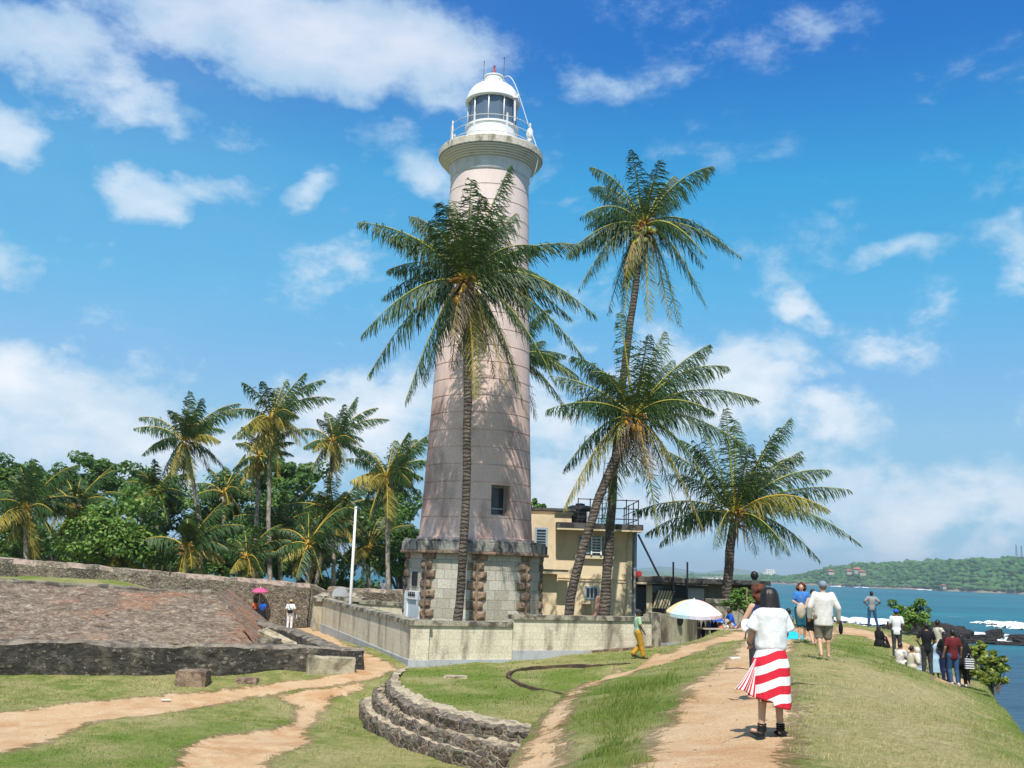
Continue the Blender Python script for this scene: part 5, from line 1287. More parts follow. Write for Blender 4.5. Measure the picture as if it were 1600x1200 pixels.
# each frond: picture-measured tip, arch, depth direction, (golden)
T1 = [(562, 350, .22, -.6), (655, 332, .12, .5), (797, 262, .10, -.5), (738, 292, .05, -.5), (705, 300, .08, .6), (803, 318, .12, .7), (908, 385, .22, -.6), (930, 495, .32, -.5), (914, 560, .30, .5), (868, 600, .30, -.4), (566, 525, .30, -.5),
      (575, 585, .30, .5), (597, 440, .28, .8), (634, 630, .25, -.6), (742, 625, .22, -.9, .8), (792, 615, .26, -.8, .9), (812, 600, .25, -.3), (835, 480, .3, .8), (660, 585, .3, .8), (680, 380, .1, -.8), (760, 350, .1, -.9), (845, 425, .22, -.9), (605, 405, .25, .5), (824, 655, .2, -.2), (700, 540, .3, .9), (780, 330, .08, .2), (770, 570, .3, .7)]
b1 = P(712, 975, 39.4); palm('tall coconut palm standing directly in front of the lighthouse tower', (b1.x, 39.4, tz(b1.x, 39.4)), PT(727, 440, 39), T1, 39, bow=(.35, 0, 0), nuts=(9, 'o'), rnd_f=6, seed=1, R=4.9, leaf=1.0, nl=74, trunk_r=(.20, .17), w=.055)
T2 = [(980, 250, .12, -.5), (948, 283, .15, .6), (1058, 262, .15, .4), (1108, 272, .28, -.6), (903, 352, .38, -.4), (897, 383, .25, .6), (903, 455, .34, -.5), (958, 470, .3, .7), (972, 500, .2, -.7), (1012, 505, .2, -.8, .6), (1062, 512, .26, -.4), (1103, 475, .30, .4),
      (1155, 403, .25, -.4), (1137, 372, .34, .5), (1048, 495, .25, .7, .6), (1003, 278, .08, .6), (1032, 253, .1, .7), (1090, 430, .3, -.9), (985, 440, .3, .9), (1015, 290, .1, -.9)]
b2 = P(943, 972, 43.5); palm('tallest coconut palm, its crown highest against the open sky', (b2.x, 43.5, tz(b2.x, 43.5)), PT(1006, 352, 44), T2, 44, bow=(-.35, 0, 0), nuts=(14, 'g'), seed=2, R=4.6, trunk_r=(.27, .15), leaf=.9)
T3 = [(967, 490, .10, -.4), (1042, 512, .08, .5), (1107, 540, .15, -.6), (1182, 625, .25, -.4), (868, 580, .15, .5), (848, 648, .20, -.5), (886, 728, .28, .5), (880, 795, .25, -.5, .7), (1078, 605, .2, .8), (1178, 705, .22, .4), (1095, 825, .24, -.8, .9), (1128, 790, .3, .5),
      (1062, 795, .3, .7), (1030, 835, .2, .4), (945, 812, .3, .8), (955, 570, .12, .6), (1003, 535, .06, -.8), (990, 590, .1, -.95), (915, 610, .2, .9), (1100, 660, .25, -.9), (1060, 550, .1, .9)]
b3 = P(884, 965, 41.6); palm('leaning coconut palm with orange nuts in front of the ochre house', (b3.x, 41.6, tz(b3.x, 41.6)), PT(990, 650, 42), T3, 42, bow=(-.75, 0, -.3), nuts=(12, 'o'), seed=3, R=4.7, trunk_r=(.24, .19), leaf=.95, nl=68)
T4 = [(1130, 640, .10, -.4), (1237, 652, .15, .4), (1200, 672, .1, -.7), (1292, 735, .25, -.4), (1328, 765, .18, .4), (1342, 850, .28, -.4), (1288, 872, .25, .5), (1212, 868, .3, -.7), (1042, 700, .2, .7), (992, 800, .22, .4), (1003, 835, .20, -.4), (1075, 690, .12, -.5), (1100, 655, .08, .5), (1160, 655, .05, .6), (1255, 705, .15, .8), (1050, 845, .3, .7), (1235, 862, .35, .8), (1090, 860, .3, -.8), (1150, 700, .1, -.9), (1270, 800, .3, -.8, .6), (1030, 745, .2, -.8)]
b4 = P(1135, 945, 45.5); palm('shorter bushy coconut palm at the seaward end of the dark shop row', (b4.x, 45.5, 6.9), PT(1148, 805, 45.5), T4, 45.5, bow=(-.15, 0, 0), nuts=None, seed=4, hang=0, R=4.9, trunk_r=(.27, .22), leaf=.95, nl=58, rnd_f=2, w=.055)
c_ = P(1136, 948, 45); MB_ = MB().lathe([(.85, 6.6), (.85, 7.85), (.92, 7.86), (.92, 8.02), (.3, 8.03)], b4.x, 45.5, 16).build('planter', MAT['coping']); tag(MB_, 'round stained masonry planter ringing the foot of the bushy palm', 'planter')
T5 = [(882, 548, .2, .4), (906, 602, .3, -.4), (893, 652, .3, .4), (868, 572, .2, -.6), (848, 522, .12, .5), (735, 560, .25, .5), (715, 630, .3, .5), (790, 660, .3, -.5), (838, 645, .3, .6), (760, 505, .12, .5), (803, 490, .05, .5), (690, 590, .3, -.4)]
b5 = P(800, 950, 55); palm('coconut palm mostly hidden behind the lighthouse, fronds showing on its right side', (b5.x, 55, 5.6), PT(797, 563, 54), T5, 54, seed=5, R=4.6, hang=3, w=.06, nl=56)
def auto_tips(cx, cy, R, n, seed, wind=.35):
    r = random.Random(seed); L = []
    for k in range(n):
        th = 2*PI*k/n+r.uniform(-.2, .2); rr = R*r.uniform(.82, 1.08); x = math.cos(th)*rr; y = -math.sin(th)*rr
        if y < -R*.2: x += R*wind*abs(y)/R*1.5; y *= .92
        if y > 0: x *= .72
        L.append((cx+x, cy+y, .26 if abs(math.cos(th)) > .4 else .14, r.choice((-1, 1))*r.uniform(.3, .9), r.choice((0, 0, .8)) if y > 0 else 0))
    for k in range(n//2): th = r.uniform(0, 2*PI); L.append((cx+math.cos(th)*R*.5+R*.1, cy-math.sin(th)*R*.5, .25, r.choice((-1, 1))*.9, .8 if math.sin(th) < -.5 else 0))
    return L
LP = [(288, 690, 82, 313, 902, 66, 'coconut palm bent by the wind, leftmost of the tall ones above the parapet', (.9, 0, 0), 13),
      (424, 655, 84, 432, 912, 66, 'tallest of the wind-blown palms above the parapet, with twin-looking trunks', (-.3, 0, 0), 15),
      (404, 712, 60, 397, 906, 68.5, 'slender grey-trunked palm close behind the tallest wind-blown palm', (.1, 0, 0), 11),
      (521, 690, 72, 488, 880, 72, 'coconut palm between the tallest wind-blown palm and the lighthouse', (.3, 0, 0), 13),
      (604, 745, 84, 612, 915, 66, 'drooping coconut palm immediately left of the lighthouse tower', (0, 0, 0), 15),
      (42, 795, 84, 46, 900, 63, 'drooping yellow-stalked palm nearest the left edge of the photo', (0, 0, 0), 15),
      (117, 793, 72, 122, 900, 66, 'golden-stalked palm right of the leftmost drooping palm', (0, 0, 0), 13),
      (243, 768, 58, 258, 890, 74, 'small half-hidden palm with yellow nuts behind the leafy tree', (0, 0, 0), 11),
      (292, 855, 78, 296, 915, 63.5, 'low young palm with fronds spreading just above the parapet under the bent palm', (0, 0, 0), 13),
      (436, 828, 74, 445, 910, 70, 'low yellowing palm in the shade behind the two trunks', (0, 0, 0), 13),
      (522, 805, 80, 524, 910, 69, 'low dense palm behind the white flagpole', (0, 0, 0), 13),
      (350, 770, 62, 352, 905, 78, 'dark palm deep in the grove between the two tall palms', (0, 0, 0), 11),
      (185, 868, 62, 190, 915, 64.2, 'low palm fronds against the wall under the light green tree', (0, 0, 0), 12),
      (385, 872, 60, 388, 915, 65.5, 'low palm just above the parapet left of the two tall trunks', (0, 0, 0), 12),
      (482, 850, 66, 484, 915, 66.5, 'low palm just above the parapet left of the flagpole', (0, 0, 0), 12),
      (575, 858, 62, 580, 925, 71, 'low palm in shade beneath the drooping palm by the tower', (0, 0, 0), 11)]
for k, (cx, cy, R, bx, by, d, lab, bow, n) in enumerate(LP):
    b = P(bx, by, d); bz = 4.6 if by < 905 else 4.9
    palm(lab, (b.x, d, bz), PT(cx, cy, d), auto_tips(cx, cy, R, n, 40+k), d, trunk_r=(.20, .13), bow=bow, sep=False, group='coconut palms of the grove behind the parapet', rnd_f=3, R=R/1600*d*1.12, seed=20+k, nl=46, w=.075, leaf=.80*R/80, hang=3, nuts=(6, 'o') if k < 8 else None)

# ------------------------------------------------------------------ broad-leaved trees and shrubs
def leafcloud(rs, clumps, per, leaf, flat=.5):
    V = []; n = len(clumps)*per
    C_ = np.repeat(np.array([c[0] for c in clumps]), per, axis=0); R_ = np.repeat(np.array([c[1] for c in clumps]), per)
    u = norm(rs.randn(n, 3)); rad_ = rs.uniform(.45, 1.05, n)**.6; off = u*(R_*rad_)[:, None]; off[:, 2] *= .75; pos = C_+off
    nrm = norm(u*.8+np.array([0, 0, .7])+rs.randn(n, 3)*.45); a = norm(np.cross(nrm, rs.randn(n, 3))); b = np.cross(nrm, a)
    L = leaf*rs.uniform(.6, 1.25, n)[:, None]; a = a*L*.5; b = b*L*.3; dn = np.array([0, 0, -1.0])*L*.12
    P4 = np.stack([pos-a, pos+b, pos+a+dn, pos-b], 1).reshape(-1, 3); q = np.arange(n)[:, None]*4+np.arange(4)
    cv = np.repeat(rs.uniform(-.25, .25, len(clumps)), per)
    va = np.repeat(np.clip(rs.uniform(.1, .8, n)+cv, 0, 1), 4); return P4, q, va
def broad(name, label, cat, c, rx, ry, rz, base, nclump, per, leaf, mat, seed, group=None, trunk=.22, kind='tree'):
    rs = np.random.RandomState(seed); t = thing(name, label, cat, base, group=group); cl = []
    for k in range(nclump):
        u = rs.randn(3); u /= np.linalg.norm(u); r = rs.uniform(.35, .95)**.5
        if u[2] < -.5: u[2] *= -.3
        lump = 1+.22*math.sin(u[0]*5+seed)+.18*math.sin(u[1]*7+seed*2)+.15*math.sin(u[2]*6+seed*3)
        cl.append((np.array([c[0]+u[0]*rx*r*lump, c[1]+u[1]*ry*r*lump, c[2]+u[2]*rz*r*lump]), rs.uniform(.16, .30)*min(rx, rz)+.12*rx*.3))
    L = Leaves(); V, Q, va = leafcloud(rs, cl, per, leaf); L.add(V, Q, va); L.build('foliage' if cat != 'tree' else 'crown', MAT[mat], t)
    m = MB(); B = Vector(base); top = Vector((c[0], c[1], c[2])); 
    if trunk and cat == 'tree': m.tube([B-Vector((0, 0, .2)), B.lerp(top, .5)+Vector((.15, 0, 0)), top], [trunk, trunk*.7, trunk*.3], 8)
    for k in range(0, len(cl), max(1, len(cl)//(14 if trunk > .1 else 8))):
        e = Vector(cl[k][0]); s0 = B.lerp(top, .35+.4*rs.rand()); m.tube([s0, s0.lerp(e, .5)+Vector((0, 0, .2*rz*.3)), e], [.07, .045, .01] if cat == 'tree' else [.02, .014, .006], 5)
    m.build('trunk' if cat == 'tree' else 'stems', MAT['bark'], t)
    return t
def bl(label, px, py, rxp, ryp, d, n, per, leaf, mat, seed, cat='tree', name='broadleaf_tree', group='leafy trees behind the parapet', zb=None):
    py += 12 if (cat == 'tree' and px < 650) else 0
    c = P(px, py, d); k = d/1600; z0 = 4.9 if zb is None else zb
    broad(name, label, cat, (c.x, c.y, c.z), rxp*k, rxp*k*.8, ryp*k, (c.x+.2, c.y, z0), n, per, leaf, mat, seed, group)
bl('light green sea almond tree in front of the grove, between palms', 190, 838, 82, 72, 64.5, 95, 110, .30, 'leaflight', 1)
bl('dark leafy tree rising behind the leftmost palms', 35, 752, 85, 42, 78, 60, 100, .36, 'leaf', 2)
bl('broad-topped leafy tree forming the skyline left of the bent palm', 145, 748, 95, 44, 82, 70, 100, .36, 'leaf', 3)
bl('bright leafy tree left of the bent palm trunk', 235, 770, 60, 42, 77, 50, 100, .34, 'leaflight', 4)
bl('shaded leafy tree behind the bent palm', 330, 800, 80, 62, 80, 60, 100, .36, 'leaf', 5)
bl('dense leafy tree behind the tallest wind-blown palm', 435, 800, 85, 68, 82, 70, 100, .36, 'leaf', 6)
bl('leafy tree low behind the bent palm trunk, above the parapet', 345, 872, 75, 50, 72, 50, 90, .32, 'leaf', 7)
bl('dark leafy tree filling the gap left of the flagpole', 480, 862, 80, 50, 78, 55, 90, .34, 'leaf', 8)
bl('glossy bush-like tree just left of the lighthouse base', 625, 862, 50, 60, 72, 50, 110, .30, 'leaf', 9)
bl('dark leafy tree behind the golden-stalked palm', 85, 850, 80, 52, 73, 55, 90, .34, 'leaf', 10)
bl('leafy tree at the far left edge behind the drooping palm', -30, 820, 75, 70, 72, 50, 90, .34, 'leaf', 11)
bl('leafy tree behind the drooping palm by the tower', 575, 820, 65, 62, 82, 50, 90, .36, 'leaf', 12)
bl('small leafy treetop peeping over the ochre house roof', 838, 792, 17, 12, 75, 14, 60, .25, 'leaflight', 13, zb=5.5)
bl('shaded tree filling the middle of the grove', 270, 878, 60, 42, 76, 40, 90, .34, 'leaf', 14)
bl('low leafy tree left of the gate pillars', 520, 905, 60, 30, 80, 30, 90, .32, 'leaf', 15)
for k, (px, py, rx, ry, d, lab) in enumerate([(395, 860, 70, 55, 76, 'dark undergrowth tree behind the slender grey palm trunk'), (150, 880, 80, 45, 80, 'dark tree behind the light green sea almond'), (610, 800, 50, 60, 84, 'dark tree rising behind the drooping palm beside the tower'), (440, 740, 60, 40, 84, 'leafy treetop between the tallest wind-blown palm and its neighbour'), (10, 880, 60, 40, 78, 'dark low tree behind the leftmost drooping palm')]):
    bl(lab, px, py, rx, ry, d, 55, 110, .34, 'leaf', 70+k)
# shrubs
bl('round glossy green bush at the cliff edge behind the seated group', 1427, 966, 27, 27, 49.5, 34, 90, .17, 'leaflight', 31, 'bush', 'bush', None, tz(P(1427, 990, 49.5).x, 49.5)-.1)
for k, (px, py, rx, ry, d, lab) in enumerate([(1525, 1022, 20, 18, 37, 'tall yellow-green shrub on the cliff edge beside the standing group'), (1508, 1042, 22, 18, 34.5, 'low green shrub directly beside the striped-bag woman'), (1552, 1042, 22, 22, 33.5, 'sprawling yellowish shrub hanging over the cliff edge'), (1545, 1062, 20, 14, 31.5, 'lowest small shrub trailing down the cliff edge')]):
    c = P(px, py, d); bl(lab, px, py, rx, ry, d, 26, 80, .16, 'leafyellow', 50+k, 'shrub', 'shrub', 'shrubs along the cliff edge', tz(c.x, d)-.2)
bl('bright green shrub beside the path behind the parasol', 1160, 943, 24, 26, 42, 26, 60, .16, 'leaflight', 61, 'shrub', 'shrub', None, 7.2)
bl('smaller green shrub right of the planter, behind the two women', 1196, 948, 18, 24, 43, 18, 55, .16, 'leaflight', 62, 'shrub', 'shrub', None, 7.2)
a = P(1167, 955, 41.5); o = MB().tube([(a.x, a.y, 7), (a.x, a.y, P(1167, 918, 41.5).z)], .025, 5).build('wooden_stake', MAT['wood']); tag(o, 'thin wooden stake standing in the green shrub', 'stake')

# ------------------------------------------------------------------ grass
def grass(n, x0, x1, y0, y1, h0, h1, w, poly, seed, wd=(0.25, 0.1)):
    rs = np.random.RandomState(seed); y = (max(y0, 1))*(max(y1, 1)/max(y0, 1))**rs.rand(n); x = (x0+(x1-x0)*rs.rand(n))*y
    if poly is not None:
        X0, X1 = min(p[0] for p in poly), max(p[0] for p in poly); Y0, Y1 = min(p[1] for p in poly), max(p[1] for p in poly)
        y = Y0*(Y1/Y0)**rs.rand(n); x = X0+(X1-X0)*rs.rand(n); k = inpoly(x, y, poly); x, y = x[k], y[k]
    xi = np.clip(np.searchsorted(gx, x), 1, len(gx)-1); yi = np.clip(np.searchsorted(gy, y), 1, len(gy)-1)
    fx = (x-gx[xi-1])/(gx[xi]-gx[xi-1]); fy = (y-gy[yi-1])/(gy[yi]-gy[yi-1])
    bil = lambda A: (A[yi-1, xi-1]*(1-fx)+A[yi-1, xi]*fx)*(1-fy)+(A[yi, xi-1]*(1-fx)+A[yi, xi]*fx)*fy
    z = bil(GZ); dm = bil(dirt)+.4*(vnoise(x, y, 1.7)-.5)+.3*(vnoise(x, y, 5, 2)-.5); dy = bil(dry); lu = bil(lush); rk = bil(rockm)
    if poly is not None: dens_ = np.clip(polysd(x, y, poly)/.9, 0, 1); kp = rs.rand(len(x)) < dens_*(.35+.9*vnoise(x, y, 1.3, 8)); dm = np.where(kp, dm, 9)
    if seed == 5: dm = np.where(vnoise(x, y, .9, 12)+.3*vnoise(x, y, 4, 13) > .86, dm, 9)
    k = (dm < .42) & (rk < .3) & (vnoise(x, y, 1.1, 4) > .22); x, y, z, dy, lu, dm = x[k], y[k], z[k], dy[k], lu[k], dm[k]
    n = len(x); cl = vnoise(x, y, 3.0, 6); h = rs.uniform(h0, h1, n)*(.45+.9*cl)*(1-.3*dy); ln = rs.randn(n, 2)*.45+np.array(wd)
    th = rs.uniform(0, PI, n); W = w*(.7+.6*rs.rand(n))*np.clip(y/14, .6, 3); dx, dyy = np.cos(th)*W/2, np.sin(th)*W/2
    b0 = np.stack([x-dx, y-dyy, z-.02], 1); b1 = np.stack([x+dx, y+dyy, z-.02], 1); tp = np.stack([x+ln[:, 0]*h, y+ln[:, 1]*h, z+h], 1)
    V = np.stack([b0, b1, tp], 1).reshape(-1, 3); q = np.arange(n)[:, None]*3+np.arange(3)
    va = np.repeat(np.clip(.36+.60*dy-.35*(lu-.3)+.5*(vnoise(x, y, .6, 9)-.5)+rs.randn(n)*.16, 0, 1), 3); return V, q, va
MAT['grass'] = leafmat('grass blades', (.12, .19, .03, 1), (.30, .31, .09, 1), (.60, .50, .27, 1), .35, .6, .15)
gv, gq, ga, k0 = [], [], [], 0
RP = poly_px(LUSH[0]); 
for args in [(240000, -.62, .62, 5.5, 30, .022, .065, .012, None, 1), (60000, -.6, .6, 28, 52, .03, .07, .014, None, 3), (52000, 0, 0, 0, 0, .05, .13, .013, RP, 2), (42000, -.35, .62, 6, 34, .05, .11, .013, None, 5)]:
    V, q, va = grass(*args); gv.append(V); gq.append(q+k0); ga.append(va); k0 += len(V)
me = np_mesh('grass', np.concatenate(gv), np.concatenate(gq), dict(var=np.concatenate(ga)))
g = link('grass', me, MAT['grass'], None, False, uv=False); tag(g, 'short rough grass, green on the bank and straw-coloured on the seaward slope', 'grass', kind='stuff')
# pebbles and small stones on the paths
rs = np.random.RandomState(3); pb_ = []
m = MB(); cnt = 0
for k in range(1500):
    y = 6*(44/6)**rs.rand(); x = (rs.rand()*1.2-.6)*y; xi = min(max(np.searchsorted(gx, x), 1), len(gx)-1); yi = np.searchsorted(gy, y)
    if dirt[yi, xi] > .5 or rs.rand() < .06:
        s_ = rs.uniform(.004, .013)*(1+y*.02); z = GZ[yi, xi]; m.ell((x, y, z+s_*.2), s_*1.3, s_, s_*.6, 5, 3); cnt += 1
o = m.build('pebbles', MAT['steptop']); tag(o, 'small pebbles scattered on the earth paths', 'pebbles', kind='stuff')
for k, (px, py, d, L, rz, lab) in enumerate([(1247, 1079, 16, .5, .3, 'thin dry twig lying on the straw-coloured grass right of the skirt woman'), (1152, 1038, 21, .5, .1, 'dark twig lying on the path left of the skirt woman')]):
    a = P(px, py, d); z = tz(a.x, a.y)+.03; m = MB(); m.tube([(a.x-L/2, a.y-.05, z), (a.x, a.y+.03, z+.02), (a.x+L/2, a.y, z)], [.015, .012, .006], 5); o = m.build('twig', MAT['bark']); tag(o, lab, 'twig')
a = P(1148, 1017, 24); o = boulder('litter', 'scrap of white paper on the path edge left of the skirt woman', 'litter', (a.x, a.y, tz(a.x, a.y)+.03), .12, .05, .012, 9, 'white', .9, .3)

# ------------------------------------------------------------------ people
def flatmat(name, col, col2=None, sc=6, rough=.85, bump=.15):
    def fn(s, b, out):
        o = s.obj(); n = s.noise(sc, 5, .6, o)
        s.put(b.inputs['Base Color'], s.mix(s.step(n, .42, .6), col, col2 or tuple(c*.85 for c in col[:3])+(1,)))
        w = s.noise(9, 6, .62, s.scalev(o, (1.6, 1.6, .7)), 2.0); s.put(b.inputs['Normal'], s.bump(w, bump*2.5, .03))
    return material(name, fn, rough=rough, spec=.2)
MAT['skinlight'] = material('light skin', color=(.56, .33, .22, 1), rough=.5); MAT['skinmid'] = material('brown skin', color=(.30, .15, .08, 1), rough=.5); MAT['skindark'] = material('dark skin', color=(.11, .055, .03, 1), rough=.5)
def hair_fn(s, b, out):
    o = s.obj(); n = s.noise(1, 4, .6, s.scalev(o, (90, 90, 5)), .4); s.put(b.inputs['Base Color'], s.mix(s.step(n, .35, .7), (.008, .006, .005, 1), (.022, .014, .011, 1))); s.put(b.inputs['Normal'], s.bump(n, .35, .01))
MAT['hairblack'] = material('black hair', hair_fn, rough=.42, spec=.4); MAT['hairbrown'] = flatmat('reddish brown hair', (.13, .045, .025, 1), (.05, .02, .012, 1), 20); MAT['hairgrey'] = material('greying hair', color=(.12, .10, .09, 1), rough=.6)
MAT['eyes'] = material('eyes', color=(.02, .015, .012, 1), rough=.3); MAT['lips'] = material('lips', color=(.30, .09, .07, 1), rough=.5)
cl = dict(white=(.80, .80, .80, 1), offwhite=(.70, .67, .62, 1), cream=(.62, .55, .42, 1), black=(.012, .012, .014, 1), maroon=(.13, .018, .02, 1), navy=(.015, .025, .08, 1), jeans=(.04, .09, .19, 1), tealjeans=(.015, .09, .13, 1), blue=(.05, .20, .55, 1), royal=(.02, .10, .50, 1),
          grey=(.30, .30, .31, 1), khaki=(.22, .19, .14, 1), darkgrey=(.05, .05, .055, 1), mustard=(.52, .27, .03, 1), aqua=(.25, .45, .42, 1), lightblue=(.35, .50, .62, 1), orange=(.60, .14, .07, 1), cyan=(.02, .45, .60, 1), hatgrey=(.22, .26, .32, 1), beige=(.50, .42, .32, 1), red=(.55, .03, .04, 1), straw=(.55, .36, .14, 1), yellowgreen=(.45, .50, .18, 1), pink=(.55, .10, .22, 1), violet=(.14, .06, .18, 1))
for k, v in cl.items(): MAT['c_'+k] = flatmat('cloth '+k, v)
MAT['c_lilac'] = flatmat('cloth lilac white', (.72, .66, .76, 1)); MAT['c_peach'] = flatmat('cloth peach', (.75, .60, .36, 1)); MAT['c_paleblue'] = flatmat('cloth pale blue', (.50, .66, .70, 1)); MAT['c_blush'] = flatmat('cloth blush', (.80, .58, .54, 1))
MAT['c_pattern'] = flatmat('patterned shirt', cl['aqua'], cl['yellowgreen'], 14); MAT['c_floral'] = flatmat('light flowered cloth', cl['offwhite'], (.48, .40, .36, 1), 16); MAT['c_darkpattern'] = flatmat('dark patterned cloth', cl['darkgrey'], (.25, .25, .27, 1), 14)

def V3(*a): return Vector(a)
def cap_prim(m, a, ra, b, rb, n=10, sx=1.0, sy=1.0):
    a, b = Vector(a), Vector(b); k = 4; pts, rr = [], []
    d = (b-a); L = d.length or 1e-4; d = d/L
    for i in range(k+1): th = PI/2*(1-i/k); pts.append(a-d*(ra*math.sin(th))); rr.append(max(ra*math.cos(th), 1e-3))
    for i in range(k+1): th = PI/2*i/k; pts.append(b+d*(rb*math.sin(th))); rr.append(max(rb*math.cos(th), 1e-3))
    m.tube(pts, rr, n)
def blob(name, prims, mat, parent, voxel=.012, smooth=3):
    if name in ('shirt', 'trousers', 'shorts', 'top'): smooth = int(smooth+10*(.013/voxel)**2)
    m = MB()
    for p in prims:
        if p[0] == 'c': cap_prim(m, *p[1:])
        elif p[0] == 'e': m.ell(p[1], *p[2], 16, 10)
        elif p[0] == 'l': m.add(*p[1:])
        elif p[0] == 'r':     # rotated ellipsoid: centre, radii, euler
            M_ = MB().ell((0, 0, 0), *p[2], 16, 10); R_ = Matrix.Rotation(p[3][0], 3, 'X') @ Matrix.Rotation(p[3][1], 3, 'Y') @ Matrix.Rotation(p[3][2], 3, 'Z')
            m.add([R_ @ Vector(v)+Vector(p[1]) for v in M_.V], M_.F)
    me = m.mesh(name); o = bpy.data.objects.new('tmp', me); COL.objects.link(o)
    r = o.modifiers.new('r', 'REMESH'); r.mode = 'VOXEL'; r.voxel_size = voxel; r.use_smooth_shade = True
    s_ = o.modifiers.new('s', 'SMOOTH'); s_.iterations = smooth; s_.factor = .5
    bpy.context.view_layer.update(); dg = bpy.context.evaluated_depsgraph_get(); me2 = bpy.data.meshes.new_from_object(o.evaluated_get(dg)); bpy.data.objects.remove(o)
    me2.name = name; return link(name, me2, mat, parent, True, uv=False)

